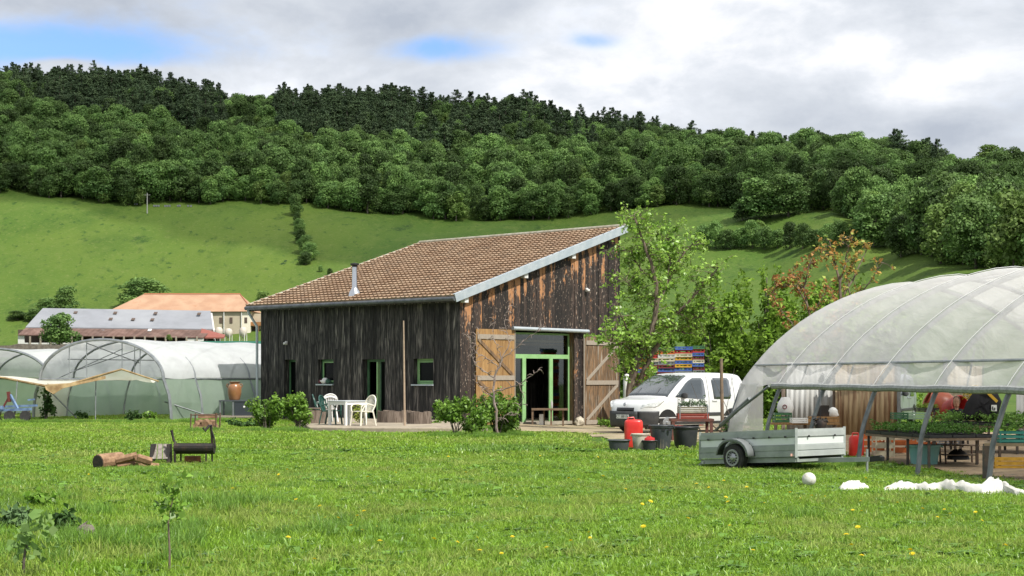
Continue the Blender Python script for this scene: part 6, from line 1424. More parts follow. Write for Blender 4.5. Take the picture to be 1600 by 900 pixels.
p = P(1291, 655, 44.3); mb = MB(); mb.box(p + Vector((-.05, .3, .2)), (.32, .3, .36)); one(mb, 'dark_box', M_soot, 'dark box on the plank shelf', 'box', loc=tuple(p)); mb = MB(); mb.grid([[p + Vector((.22 + .15 * math.cos(a_) * math.sin(b_) * (1 + .3 * math.sin(a_ * 3 + b_ * 4)), .2 + .12 * math.sin(a_) * math.sin(b_), .17 + .16 * math.cos(b_))) for a_ in np.linspace(0, 6.283, 10)[:-1]] for b_ in np.linspace(.1, 3, 7)], close=True); one(mb, 'white_bag', M_pwhite, 'small crumpled white bag beside the dark box', 'bag', loc=tuple(p), smooth=True)
p = P(1227, 645, 45.); sk = thing('white_sack', 'white sack with a small round mark on the green crate', 'sack', tuple(p), world=True); mb = MB()
mb.grid([[p + Vector((w_ * math.cos(a_), w_ * .6 * math.sin(a_), z)) for a_ in np.linspace(0, 6.283, 13)[:-1]] for w_, z in ((.01, 0), (.2, .01), (.24, .12), (.21, .28), (.14, .38), (.12, .43), (.02, .44))], close=True); mb.build('sack_body', M_pwhite, sk, smooth=True)
mb = MB(); mb.tube([p + Vector((-.04 + .055 * math.cos(a_), -.145, .17 + .055 * math.sin(a_))) for a_ in np.linspace(0, 6.283, 12)], .012, 4, cap=False); mb.build('round_mark', mat('maroon_print', (.2, .03, .05), .6), sk)
for px_, D_, r_, m_, lb in ((1444, 34.9, .34, mat('turquoise_plastic', (.26, .55, .50), .35), 'large turquoise tub under the low bench'),):
    g = P(px_, 700, D_); g.z = gz(g.x, g.y); t = thing('turquoise_tub', lb, 'tub', tuple(g), world=True); mb = MB(); mb.lathe([(r_ * .82, 0), (r_ * .98, .40), (r_ * 1.06, .41), (r_ * 1.06, .45), (r_ * .96, .44), (r_ * .8, .03), (0, .03)], 24, c=g); mb.build('tub_body', m_, t, smooth=True)
    for sg in (-1, 1): mb = MB(); mb.tube([g + Vector((sg * r_ * 1.03, -.09, .43)), g + Vector((sg * r_ * 1.15, -.06, .40)), g + Vector((sg * r_ * 1.15, .06, .40)), g + Vector((sg * r_ * 1.03, .09, .43))], .015, 5); mb.build('handle', m_, t)
g = P(1338, 700, 37.6); g.z = gz(g.x, g.y); t = thing('red_jerrycan', 'red jerrycan standing behind the trailer drawbar', 'canister', tuple(g), world=True); mb = MB()
mb.grid([[g + Vector((.17 * f_ * np.sign(math.cos(a_)) * abs(math.cos(a_)) ** .5, .11 * f_ * np.sign(math.sin(a_)) * abs(math.sin(a_)) ** .5, z)) for a_ in np.linspace(0, 6.283, 21)[:-1]] for z, f_ in ((0, .9), (.03, 1), (.42, 1), (.48, .85), (.5, 0))], close=True); mb.build('can_body', M_red, t, smooth=True); mb = MB(); mb.tube([g + Vector((-.1, 0, .47)), g + Vector((-.09, 0, .55)), g + Vector((.04, 0, .55)), g + Vector((.05, 0, .48))], .018, 6); mb.build('handle', M_red, t)
g = P(1294, 726, 36.5); g.z = gz(g.x, g.y); t = thing('yellow_basin', 'small yellow plastic basin below the trailer drawbar', 'basin', tuple(g), world=True); mb = MB(); mb.lathe([(.14, 0), (.2, .18), (.22, .2), (.19, .19), (.13, .02), (0, .02)], 16, c=g); mb.build('basin_body', mat('yellow_plastic', (.62, .36, .02), .4), t, smooth=True)
# cement mixer
g = P(1466, 700, 43.); g.z = gz(g.x, g.y); t = thing('cement_mixer', 'red orange cement mixer standing before the cream panel', 'cement mixer', tuple(g), world=True); c = P(1464, 634, 43.); Mx = Matrix.Rotation(R(-62), 3, 'Y') @ Matrix.Rotation(0, 3, 'X')
mb = MB(); mb.lathe([(.18, -.42), (.36, -.25), (.40, 0), (.36, .18), (.24, .40), (.23, .44), (.20, .42), (.3, .1), (0, -.1)], 22, c=c + Vector((.12, 0, 0)), M=Mx); mb.build('drum', mat('mixer_orange', (.42, .10, .04), .4, (.3, .07, .04), scale=3), t, smooth=True)
mb = MB(); mb.tube([g + Vector((-.4, -.3, 0)), c + Vector((-.1, -.3, .0)), c + Vector((.3, -.3, -.1)), g + Vector((.5, -.3, 0))], .03, 6); mb.tube([g + Vector((-.4, .3, 0)), c + Vector((-.1, .3, .0)), c + Vector((.3, .3, -.1)), g + Vector((.5, .3, 0))], .03, 6); mb.build('frame', M_bleg, t)
mb = MB(); mb.lathe([(.3, -.05), (.33, -.03), (.33, .03), (.3, .05)], 18, c=c + Vector((-.12, .1, -.02)), M=Mx); mb.build('gear_ring', cm['maroon'], t)
# open red drum behind the jacket
p = P(1500, 634, 41.5); t = thing('red_drum', 'round red drum with a black mouth lying beside the black jacket', 'drum', (p.x, p.y, gz(p.x, p.y)), world=True); Mx = Matrix.Rotation(R(78), 3, 'X') @ Matrix.Rotation(R(20), 3, 'Y')
mb = MB(); mb.lathe([(0, -.5), (.22, -.5), (.27, -.1), (.28, .02), (.25, .03), (.24, -.05), (.2, -.3), (0, -.32)], 22, c=p, M=Mx); mb.build('drum_body', cm['red'], t, smooth=True)
mb = MB()
for sx in (-.2, .2): mb.tube([p + Vector((sx, .25, -.05)), Vector((p.x + sx * 1.5, p.y + .3, gz(p.x, p.y)))], .03, 5)
mb.build('stand', M_bleg, t)
# black jacket hung from the purlin, yellow band
p = P(1536, 608, 38.2); jk = thing('black_jacket', 'black work jacket with a yellow band hanging in the large tunnel', 'jacket', tuple(p), world=True); k_ = p.y / F
out = [(-.10, 0), (-.26, -.10), (-.40, -.32), (-.50, -.60), (-.46, -.74), (.20, -.76), (.36, -.62), (.44, -.30), (.34, -.06), (.12, .02)]
rows = []
for f_, dy_ in ((0.05, -.13), (.6, -.12), (.9, -.07), (1, 0), (.9, .07), (.1, .10)):
    cx0 = Vector((-.03, 0, -.38)); rows.append([p + cx0 + Vector(((x - cx0.x) * f_, dy_ + .03 * math.sin(i * 2.1 + f_ * 3), (z - cx0.z) * f_)) for i, (x, z) in enumerate(out)])
mb = MB(); mb.grid(rows, close=True); mb.add(rows[0], [tuple(range(10))]); mb.build('jacket_body', mat('black_cloth', (.010, .010, .013), .85), jk, smooth=True)
mb = MB(); mb.beam(p + Vector((-.02, -.15, .0)), p + Vector((.30, -.12, -.30)), .02, .07); mb.build('yellow_band', mat('yellow_band', (.62, .38, .03), .6), jk)
mb = MB(); mb.box(p + Vector((.22, -.14, -.45)), (.13, .02, .15)); mb.build('badge', M_pwhite, jk); mb = MB(); mb.tube([p + Vector((.185, -.155, -.41)), p + Vector((.185, -.155, -.49)), p + Vector((.24, -.155, -.49)), p + Vector((.24, -.155, -.45)), p + Vector((.215, -.155, -.45))], .012, 4); mb.build('badge_mark', M_black, jk)
mb = MB(); mb.tube([p + Vector((0, 0, 0)), p + Vector((0, 0, .25)), p + Vector((.02, 0, 1.7))], .012, 5); mb.build('hanger_cord', M_bleg, jk)
p = P(1511, 615, 38.6); pb = plantbed('dried_flowers', p - Vector((0, 0, .2)), .2, .2, .35, mat('yellow_petals', (.6, .45, .03), .7), 12, 90, .06, label='bunch of yellow dried flowers hanging left of the black jacket', cat='flowers')
mb = MB(); mb.tube([p, p + Vector((0, 0, 1.6))], .008, 4); c_ = mb.build('stems', M_bleg, None); c_.parent = pb; c_.matrix_parent_inverse = Matrix.Translation(pb.location).inverted()
# dark pot hung on a wire from the rolled film
p = P(1282, 664, 34.3); t = thing('hanging_pot', 'shaggy dark pot hanging on a wire from the rolled tunnel film', 'pot', tuple(p), world=True); mb = MB(); mb.lathe([(.02, -.13), (.1, -.1), (.14, .02), (.12, .1), (0, .1)], 12, c=p); mb.build('pot_body', M_soot, t, smooth=True)
mb = MB(); top_ = P(1281, 603, 38.0); mb.tube([p + Vector((0, 0, .1)), Vector((p.x, p.y, p.z + .4)), top_], .008, 4); mb.build('wire', M_black, t)
o = plantbed('dry_tuft', Vector((0, 0, -.05)), .3, .2, .24, mat('dry_tuft', (.04, .035, .03), .9), 3, 90, .09, parent=t)
# crouching person behind the low bench, mostly hidden by it
def person(loc, rz):
    t = thing('person', 'person in dark clothes with short brown hair crouching behind the seedling benches', 'person', loc, rz)
    J = [(0, 0, .45), (0, .10, .72), (0, .20, .92), (0, .24, 1.02), (-.10, 0, .43), (-.14, .38, .46), (-.14, .16, .08), (-.14, .32, .04), (.10, 0, .43), (.14, .40, .50), (.14, .20, .08), (.14, .36, .04),
         (-.19, .18, .90), (-.26, .38, .68), (-.10, .58, .60), (.19, .18, .90), (.26, .38, .68), (.10, .58, .62)]
    Ed = [(0, 1), (1, 2), (2, 3), (0, 4), (4, 5), (5, 6), (6, 7), (0, 8), (8, 9), (9, 10), (10, 11), (2, 12), (12, 13), (13, 14), (2, 15), (15, 16), (16, 17)]
    rad = [.15, .14, .13, .06, .10, .075, .05, .04, .10, .075, .05, .04, .065, .045, .03, .065, .045, .03]
    me = bpy.data.meshes.new('body'); me.from_pydata(J, Ed, []); o = bpy.data.objects.new('body', me); COL.objects.link(o); o.parent = t
    sk_ = o.modifiers.new('skin', 'SKIN'); sv = me.skin_vertices[0].data
    for i, r_ in enumerate(rad): sv[i].radius = (r_, r_)
    sv[0].use_root = True; s2_ = o.modifiers.new('sub', 'SUBSURF'); s2_.levels = 1; s2_.render_levels = 1; me.materials.append(mat('dark_clothes', (.02, .02, .025), .85, (.04, .04, .05), scale=6))
    M_skin = mat('skin', (.50, .27, .18), .5); hd = MB()
    hd.lathe([(.03, -.13), (.07, -.11), (.085, -.04), (.09, .02), (.088, .07), (.06, .115), (0, .13)], 18, c=(0, .30, 1.16), sx=.85, sy=1.08); hd.lathe([(.045, -.2), (.042, -.08)], 10, c=(0, .26, 1.16)); hd.box((0, .40, 1.15), (.022, .04, .035))
    for sx in (-1, 1): hd.lathe([(.0, -.03), (.015, -.02), (.018, .02), (0, .035)], 6, c=(sx * .08, .29, 1.15), sx=.5, sy=1)
    h_ = hd.build('head', M_skin, t, smooth=True)
    for sx in (-1, 1): e_ = MB(); e_.lathe([(0, -.008), (.009, 0), (0, .008)], 8, c=(sx * .03, .388, 1.165)); e_.build('eye', M_black, h_)
    mo = MB(); mo.box((0, .386, 1.10), (.045, .012, .01)); mo.build('mouth', mat('lips', (.4, .12, .1), .5), h_)
    hr = MB(); hr.lathe([(.095, -.03), (.1, .03), (.096, .08), (.065, .128), (0, .145)], 18, c=(0, .275, 1.17), sx=.88, sy=1.0); hr.build('hair', mat('brown_hair', (.06, .035, .02), .7, (.1, .06, .035), scale=20), h_, smooth=True)
    for sx in (-1, 1):
        hn = MB(); w_ = Vector((sx * .10, .60, .61)); hn.tube([w_ - Vector((0, .02, 0)), w_ + Vector((0, .06, 0))], [.028, .036], 8)
        for k in range(4): b0 = w_ + Vector(((k - 1.5) * .018, .06, 0)); hn.tube([b0, b0 + Vector((0, .035, -.005)), b0 + Vector((0, .06 + .006 * (k in (1, 2)), -.03))], [.009, .0085, .007], 6)
        hn.tube([w_ + Vector((-sx * .03, .02, 0)), w_ + Vector((-sx * .055, .05, -.012)), w_ + Vector((-sx * .05, .075, -.025))], [.011, .010, .008], 6); hn.build('hand', M_skin, t, smooth=True)
    return t
g = P(1496, 700, 39.8 + .9); g = Vector((g.x, g.y, gz(g.x, g.y))); pe = person((g.x, g.y, g.z + .02), R(160)); pe.scale = (1.0, 1.0, 1.0)
# hidden helper rows avoided: a folding chair on the floor by the long bench
g = P(1478, 728, 34.8); g.z = gz(g.x, g.y); t = thing('folding_table', 'small dark folding trolley frame under the gap between the benches', 'trolley', tuple(g), world=True); mb = MB()
mb.box(g + Vector((.35, .3, .43)), (.8, .5, .025)); mb.build('shelf_board', M_btop, t); mb = MB(); mb.box(g + Vector((.35, .3, .22)), (.74, .45, .02)); mb.build('shelf_board', M_btop, t)
for sx in (0, .7):
    for sy in (.08, .52): mb = MB(); mb.tube([g + Vector((sx, sy, .43)), g + Vector((sx + .02, sy, 0))], .022, 5); mb.build('leg', M_rusty, t)
mb = MB(); mb.grid([[g + Vector((.35 + .25 * math.cos(a_) * math.sin(b_), .3 + .18 * math.sin(a_) * math.sin(b_), .12 + .2 * math.cos(b_) * (1 + .2 * math.sin(3 * a_)))) for a_ in np.linspace(0, 6.283, 12)[:-1]] for b_ in np.linspace(.1, 1.6, 6)], close=True); one(mb, 'dark_sack', M_black, 'dark sack lying under the folding trolley', 'sack', loc=tuple(g), smooth=True)
# ---------------------------------------------------------------- blue cultivator by the left tunnel
g = P(28, 650, 60.5); g.z = gz(g.x, g.y); D_ = g.y; k_ = D_ / F; t = thing('cultivator', 'blue tractor cultivator with a red upright parked before the left polytunnels', 'cultivator', tuple(g), world=True)
def c_(px, py, dy=0): return Vector((P(px, py, D_).x, D_ + dy, EYE + (HZ - py) * k_))
M_blue = mat('pale_blue_paint', (.17, .26, .42), .6, (.08, .13, .24), scale=4); M_dred = mat('dark_red_paint', (.14, .03, .025), .6)
mb = MB(); mb.beam(c_(-6, 641, -.2), c_(52, 639, -.2), .10, .10); mb.beam(c_(-6, 636, .7), c_(50, 634, .7), .08, .08); mb.beam(c_(16, 617), c_(31, 640, -.2), .08, .08); mb.beam(c_(41, 625, .2), c_(52, 624, .2), .06, .06); mb.beam(c_(6, 634, -.3), c_(8, 640, -.3), .3, .06); mb.build('frame', M_blue, t)
mb = MB(); mb.beam(c_(13, 612), c_(15, 628), .14, .1); mb.beam(c_(13, 622), c_(3, 640), .06, .06); mb.build('upright', M_dred, t)
for x in (2, 12, 24, 36, 46):
    mb = MB(); mb.tube([c_(x, 640), c_(x - 1, 646), c_(x - 3, 651), c_(x + 1, 657)], .03, 5); mb.build('tine', M_bleg, t)
for x in (19, 44):
    mb = MB(); mb.lathe([(.08, -.05), (.2, -.06), (.22, 0), (.2, .06), (.08, .05)], 14, c=c_(x, 650, -.35), M=Matrix.Rotation(R(80), 3, 'X')); mb.build('wheel', M_tyre, t)
# ---------------------------------------------------------------- single trees and shrubs
def far_bush(px, py, wpx, hpx, label, kind=0, name='bush', cat='bush', group=None, D=None):
    g = G(px, py, 150) if D is None else P(px, py, D); i = kind; h = 13 + i % 3 if i < 6 else (11 if i < 8 else 17 + i - 8)
    H = hpx * g.y / F * 1.06; W = wpx * g.y / F; s = H / h; o = srcs[i].copy(); COL.objects.link(o); o.name = name
    sxy = W / (h * .80); o.location = (g.x, g.y, g.z - .04 * H); o.scale = (sxy, sxy, s); o.rotation_euler = (0, 0, rng.uniform(0, 6.28)); return tag(o, label, cat, group)
VH = 'bushes of the hedge strip climbing the meadow'
for i, (x, y, w_, h_, lb) in enumerate([(462, 338, 26, 34, 'topmost bush of the meadow hedge strip touching the wood'), (464, 352, 18, 20, 'second bush from the top of the meadow hedge strip'), (467, 366, 22, 24, 'third bush from the top of the meadow hedge strip'), (469, 381, 24, 22, 'middle bush of the meadow hedge strip'),
        (476, 398, 30, 30, 'tall round bush in the lower half of the meadow hedge strip'), (484, 407, 28, 28, 'bush right below the tall round one of the hedge strip'), (478, 414, 24, 20, 'lowest bush of the dense part of the hedge strip'), (501, 425, 11, 10, 'small bush just below the hedge strip'), (515, 431, 10, 11, 'tiny bush close above the barn roof')]): far_bush(x, y, w_, h_, lb, i % 6, group=VH)
far_bush(103, 490, 46, 42, 'round dark tree behind the left end of the cattle barn', 1, 'round_tree', 'tree'); far_bush(76, 492, 40, 26, 'dark bush left of the round tree behind the cattle barn', 2); far_bush(55, 503, 34, 20, 'low dark bush down the slope from the cattle barn', 3); far_bush(28, 500, 40, 14, 'low thicket at the left edge of the meadow', 4)
far_bush(222, 485, 84, 50, 'wide olive brown tree behind the farmhouse roof', 5, 'broad_tree', 'tree'); far_bush(92, 541, 66, 50, 'leafy green tree in front of the cattle barn', 0, 'farmyard_tree', 'tree', D=370.)
far_bush(264, 532, 12, 9, 'small bright bush before the rusty lean-to', 6, D=370.)
far_bush(412, 478, 34, 22, 'green tree top just behind the left end of the barn roof', 6, 'tree', 'tree', D=150.)
far_bush(197, 320, 30, 40, 'pale blossoming tree at the foot of the wood', 6, 'pale_tree', 'tree'); far_bush(219, 322, 26, 28, 'smaller pale blossoming tree next to the utility pole', 7, 'pale_tree', 'tree'); far_bush(161, 318, 24, 16, 'small pale bush at the wood edge, left of the pale trees', 7)
for i, (x, y, w_, h_, lb) in enumerate([(1186, 343, 86, 62, 'large round tree standing out left in the clump below the wood'), (1232, 338, 84, 66, 'large round tree standing out right in the clump below the wood'), (1160, 345, 34, 26, 'small round bush at the foot of the twin round trees')]): far_bush(x, y, w_, h_, lb, (0, 2, 4)[i], 'round_tree', 'tree')
HL = 'bushes of the hedge across the right meadow'
for i in range(13):
    x = 1098 + i * 19.5; far_bush(x, 388 + (i % 3) - max(0, i - 9) * 1.2, 34, 36 + 8 * math.sin(i * 1.9), 'dark bush in the hedge across the right meadow, %s from its left end' % ORD[i], i % 6, 'hedge_bush', 'bush', HL)
far_bush(1188, 372, 26, 26, 'pale grey green bush rising from the right meadow hedge', 7); far_bush(1366, 386, 86, 80, 'broad tree closing the right end of the meadow hedge', 3, 'broad_tree', 'tree'); far_bush(1408, 402, 70, 66, 'broad tree at the wood corner beside the meadow', 1, 'broad_tree', 'tree')
for i, (x, y, w_, h_) in enumerate([(1470, 412, 90, 90), (1525, 420, 100, 110), (1585, 426, 110, 125), (1640, 432, 110, 120), (1440, 398, 80, 100), (1500, 400, 90, 110), (1560, 402, 90, 120)]): far_bush(x, y, w_, h_, 'big tree in the wood corner above the right meadow, %s' % ('leftmost of the front row', 'second in the front row', 'third in the front row', 'rightmost of the front row', 'leftmost of the rear row', 'middle of the rear row', 'rightmost of the rear row')[i], (6, 2, 7, 4, 0, 6, 1)[i], 'broad_tree', 'tree', 'trees in the wood corner above the right meadow')
far_bush(1543, 262, 60, 34, 'bright sunlit tree alone on the skyline at the right', 6, 'skyline_tree', 'tree', D=640.); far_bush(1577, 268, 46, 30, 'bright sunlit bush just right of the skyline tree', 7, 'skyline_tree', 'tree', D=640.)

def branch_tree(name, label, base, limbs, leafmat, rngs, D, leafsize=.10, r0=.10, twig=.55, ntw=3, nleaf=9, cat='tree', tips=.35, leafkeep=lambda p: True, bark=None, zspread=.8, start=.3, leafmat2=None, split=None):
    """limbs: pixel polylines (px, py) with a depth drift; twigs with leaves sprout along the outer part of each limb"""
    rg = np.random.default_rng(rngs); t = thing(name, label, cat, tuple(base), world=True); mb = MB(); C = []; NN = []
    for li, (pts_, ra, rb, drift) in enumerate(limbs):
        P3 = []
        for i, (x, y) in enumerate(pts_):
            p = P(x, y, D); p.y += drift * i / max(1, len(pts_) - 1); P3.append(p)
        # smooth
        S = []
        for i in range(len(P3) - 1):
            for j in range(4): S.append(P3[i].lerp(P3[i + 1], j / 4) + Vector(rg.normal(size=3)) * .015)
        S.append(P3[-1]); n_ = len(S); mb.tube(S, [ra + (rb - ra) * i / (n_ - 1) for i in range(n_)], 7 if ra > .04 else 5)
        for i in range(int(n_ * (start if li == 0 else .12)), n_):
            for _ in range(ntw):
                if rg.random() > .8: continue
                d = Vector(rg.normal(size=3)); d.z = d.z * .6 + .25; d.y *= zspread; d.normalize(); ln = twig * rg.uniform(.4, 1.25)
                e = S[i] + d * ln; m1_ = S[i] + d * ln * .5 + Vector((0, 0, .04)); mb.tube([S[i], m1_, e], [.014, .009, .004], 4)
                if leafmat is None: continue
                for q_ in range(2):
                    d2_ = (d + Vector(rg.normal(size=3)) * .6).normalized(); s_ = S[i].lerp(e, rg.uniform(.4, 1)); e2 = s_ + d2_ * ln * .5; mb.tube([s_, e2], [.007, .003], 3)
                    k = rg.integers(nleaf // 2, nleaf + 1); tt_ = rg.uniform(tips, 1.1, k)
                    for a_ in tt_: C.append(s_.lerp(e2, a_) + Vector(rg.normal(size=3)) * .05)
                k = rg.integers(nleaf // 2, nleaf + 1)
                for a_ in rg.uniform(tips, 1.08, k): C.append(S[i].lerp(e, a_) + Vector(rg.normal(size=3)) * .05)
    mb.build('trunk', bark or M_bark, t, smooth=True)
    if leafmat is not None and C:
        C = np.array([tuple(c) for c in C]); Nn = rg.normal(size=C.shape) * .8 + np.array([.1, -.3, .7]); V, Fq = quads(C, Nn, leafsize * rg.uniform(.6, 1.3, len(C)), rg, .75)
        mats_ = [leafmat] + ([leafmat2] if leafmat2 else []); mi = None
        if leafmat2: mi = (np.array([split(c, rg) for c in C])).astype(int)
        npmesh('crown', V, Fq, mats_, parent=t, mi=mi)
    return t
M_leafT = leafm('apple_leaves', (.20, .36, .05), (.30, .46, .08), 1.5, island=.4, trans=.4, rough=.4, spec=.5)
M_barkT = mat('light_bark', (.20, .155, .115), .9, (.11, .08, .06), scale=5, stretch=(2, 2, .6), bump=.7)
base = P(989, 655, 54); base.z = gz(base.x, base.y)
branch_tree('fruit_tree', 'tall loose leafed green tree with forked trunk at the barn corner', base, [
    ([(989, 668), (985, 640), (983, 610), (990, 578), (1002, 548), (1016, 520), (1023, 482), (1022, 445), (1010, 402), (996, 368), (986, 342)], .17, .02, -1.2),
    ([(990, 620), (1000, 592), (1014, 560), (1028, 534)], .10, .07, -.5),
    ([(1024, 480), (1040, 448), (1056, 415), (1076, 388), (1090, 380)], .07, .015, .8),
    ([(1018, 515), (1048, 498), (1078, 468), (1104, 436), (1118, 420)], .07, .012, -.7),
    ([(1003, 548), (990, 532), (974, 508), (962, 482)], .05, .012, -1.0), ([(1000, 552), (982, 545), (960, 533), (944, 536)], .04, .01, -1.2),
    ([(1022, 440), (1002, 424), (988, 402), (978, 392)], .04, .01, -.6), ([(1040, 448), (1048, 412), (1044, 380), (1050, 362)], .04, .01, .6),
    ([(1020, 500), (1046, 512), (1072, 520), (1092, 512)], .05, .01, .6), ([(1010, 402), (1022, 390), (1034, 370)], .03, .01, .3), ([(996, 368), (1006, 352), (1000, 334)], .025, .008, 0), ([(1023, 470), (1002, 464), (986, 452), (975, 440)], .04, .01, -.8),
    ([(1012, 528), (990, 560), (974, 580)], .03, .01, -.4), ([(1060, 490), (1078, 500), (1100, 492), (1116, 476)], .03, .008, .3)],
    M_leafT, 7, 54.0, leafsize=.145, twig=.60, ntw=4, nleaf=7, bark=M_barkT, start=.42)
M_leafO = leafm('orange_young_leaves', (.52, .27, .07), (.60, .40, .12), 2.0, island=.4, trans=.4); M_leafR = leafm('rusty_leaves', (.36, .15, .06), (.44, .24, .09), 2.0, island=.35, trans=.4); M_leafY = leafm('yellow_green_leaves', (.32, .40, .08), (.42, .46, .11), 2.0, island=.35, trans=.4)
base = P(1316, 640, 58); base.z = gz(base.x, base.y)
branch_tree('walnut_tree', 'young tree with sparse orange leaves rising behind the large polytunnel', base, [
    ([(1318, 660), (1316, 560), (1314, 490), (1312, 440), (1304, 408), (1296, 376)], .09, .02, 0), ([(1314, 470), (1330, 444), (1346, 416), (1362, 384)], .05, .012, .6),
    ([(1316, 500), (1334, 474), (1352, 446), (1374, 412)], .045, .01, -.5), ([(1312, 445), (1322, 415), (1326, 388), (1334, 372)], .04, .01, .3), ([(1304, 410), (1290, 398), (1276, 392)], .03, .01, -.3), ([(1328, 470), (1324, 430), (1342, 398)], .03, .01, .2)],
    M_leafO, 9, 58.0, leafsize=.17, twig=.34, ntw=2, nleaf=3, start=.72, tips=.7, leafmat2=M_leafY, split=lambda c, r_: r_.random() < .4, bark=M_barkT)
base = P(1262, 640, 57); base.z = gz(base.x, base.y)
branch_tree('young_red_tree', 'thin tree with dull red leaves left of the orange one', base, [
    ([(1280, 660), (1276, 560), (1266, 500), (1256, 452), (1262, 420), (1268, 402)], .06, .012, 0), ([(1262, 480), (1244, 446), (1222, 448), (1208, 444)], .035, .01, -.3), ([(1268, 500), (1286, 462), (1296, 446)], .03, .01, .2),
    ([(1258, 455), (1244, 430), (1236, 424)], .025, .01, .3), ([(1272, 540), (1240, 510), (1215, 480), (1206, 455)], .03, .01, -.3), ([(1276, 560), (1300, 520), (1310, 500)], .03, .01, .3)],
    M_leafR, 10, 57.0, leafsize=.16, twig=.36, ntw=2, nleaf=4, start=.6, tips=.6, leafmat2=M_leafY, split=lambda c, r_: r_.random() < .35, bark=M_barkT)
# bare sapling in front of the entrance
base = G(776, 682, 40); Dq = base.y
branch_tree('bare_sapling', 'leafless forked sapling growing before the left shutter', base, [
    ([(777, 684), (775, 650), (771, 615), (772, 590), (780, 572), (784, 560)], .04, .026, 0), ([(784, 562), (800, 548), (820, 532), (838, 520), (848, 512)], .016, .004, -.4), ([(783, 560), (795, 540), (792, 520), (788, 500), (794, 478)], .016, .004, .3),
    ([(780, 572), (768, 566), (758, 556), (746, 552), (736, 540), (730, 518)], .016, .004, .2), ([(772, 590), (758, 582), (744, 572), (738, 556), (736, 530)], .02, .005, -.3), ([(772, 612), (790, 608), (812, 600), (832, 586), (844, 578)], .022, .006, -.6),
    ([(770, 620), (755, 612), (745, 598), (740, 584)], .016, .004, .2), ([(784, 560), (776, 540), (770, 524), (772, 500)], .014, .003, 0), ([(812, 600), (818, 620), (822, 635)], .012, .003, 0), ([(776, 660), (790, 650), (806, 648), (818, 620)], .016, .004, -.2), ([(746, 552), (742, 535), (748, 515)], .01, .003, 0)],
    None, 4, Dq, twig=.22, ntw=1, bark=mat('grey_twig_bark', (.20, .15, .13), .9, (.3, .24, .21), scale=8))
# leafy bushes
M_leafB2 = leafm('currant_leaves', (.15, .29, .035), (.24, .40, .06), 2.0, island=.4, trans=.4, rough=.45, spec=.5); M_leafH = leafm('hedge_leaves', (.14, .25, .03), (.22, .35, .045), .8, island=.4, trans=.45)
M_leafD = leafm('dark_weed_leaves', (.045, .10, .025), (.075, .15, .035), 2.0, island=.35)
def bush(name, label, base, rx, ry, h, n, leaf, m, seed, cat='bush', group=None, lumps=9, stems=7, top=1.0):
    rg = np.random.default_rng(seed); t = thing(name, label, cat, tuple(base), world=True, group=group); mb = MB(); C = []; NN = []; bx, by, bz = base
    for i in range(stems):
        a_ = rg.uniform(0, 6.28); r_ = rg.uniform(.2, .8); hh = h * rg.uniform(.6, 1.05); mb.tube([(bx + rg.normal() * .05, by + rg.normal() * .05, bz), (bx + rx * r_ * .5 * math.cos(a_), by + ry * r_ * .5 * math.sin(a_), bz + hh * .5), (bx + rx * r_ * math.cos(a_), by + ry * r_ * math.sin(a_), bz + hh)], [.02 * h, .013 * h, .004 * h], 4)
    mb.build('stems', M_bark, t)
    for i in range(lumps):
        a_ = rg.uniform(0, 6.28); r_ = math.sqrt(rg.uniform(0, 1)) * .72; z = rg.uniform(.18, .82) * h; c = np.array([bx + rx * r_ * math.cos(a_), by + ry * r_ * math.sin(a_), bz + z]); s_ = rg.uniform(.25, .42) * np.array([rx, ry, h * .62 * top])
        k = n // lumps; d = rg.normal(size=(k, 3)); d /= np.linalg.norm(d, axis=1, keepdims=True); rr_ = rg.uniform(.45, 1.1, (k, 1)); C.append(c + d * rr_ * s_); NN.append(d + rg.normal(size=(k, 3)) * .5 + np.array([0, 0, .5]))
    for i in range(lumps):   # sprigs that stand out of the outline
        a_ = rg.uniform(0, 6.28); r_ = rg.uniform(.3, 1.0); p0 = np.array([bx + rx * r_ * .8 * math.cos(a_), by + ry * r_ * .8 * math.sin(a_), bz + h * (.95 - .35 * r_)]); k = max(5, n // 60); tt_ = rg.uniform(0, 1, (k, 1))
        C.append(p0 + tt_ * np.array([.15 * rx * math.cos(a_), .1 * ry, h * .28]) + rg.normal(size=(k, 3)) * leaf * .45); NN.append(rg.normal(size=(k, 3)) + np.array([0, 0, .5]))
    C = np.concatenate(C); C[:, 2] = np.maximum(C[:, 2], bz + .02); V, Fq = quads(C, np.concatenate(NN), leaf * rg.uniform(.6, 1.35, len(C)), rg, .85); npmesh('foliage', V, Fq, m, parent=t); return t
def bush_px(name, label, px, py, wpx, hpx, n, leaf, m, seed, dmin=30, D=None, **k):
    g = G(px, py, dmin) if D is None else P(px, py, D)
    if D is not None: g.z = gz(g.x, g.y)
    s_ = g.y / F; hh = hpx * s_ if D is None else (EYE + (HZ - (py - hpx)) * s_ - g.z); return bush(name, label, g, wpx * s_ / 2 * 1.08, wpx * s_ / 2 * .8, hh, n, leaf, m, seed, **k)
bush_px('currant_bush', 'leafy bush left of the terrace, the taller and looser one', 415, 673, 62, 52, 1500, .11, M_leafB2, 1); bush_px('currant_bush', 'leafy bush right beside the taller loose one left of the terrace', 466, 672, 52, 54, 1500, .11, M_leafB2, 2)
bush_px('currant_bush', 'round leafy bush left of the bare sapling', 712, 680, 66, 54, 2200, .11, M_leafB2, 3); bush_px('currant_bush', 'leafy bush around the foot of the bare sapling', 778, 681, 84, 64, 2600, .11, M_leafB2, 4); bush_px('currant_bush', 'low part of the bushes nearest the grass before the shutter', 748, 682, 40, 40, 900, .11, M_leafB2, 5)
HB = 'bright green bushes behind the van'
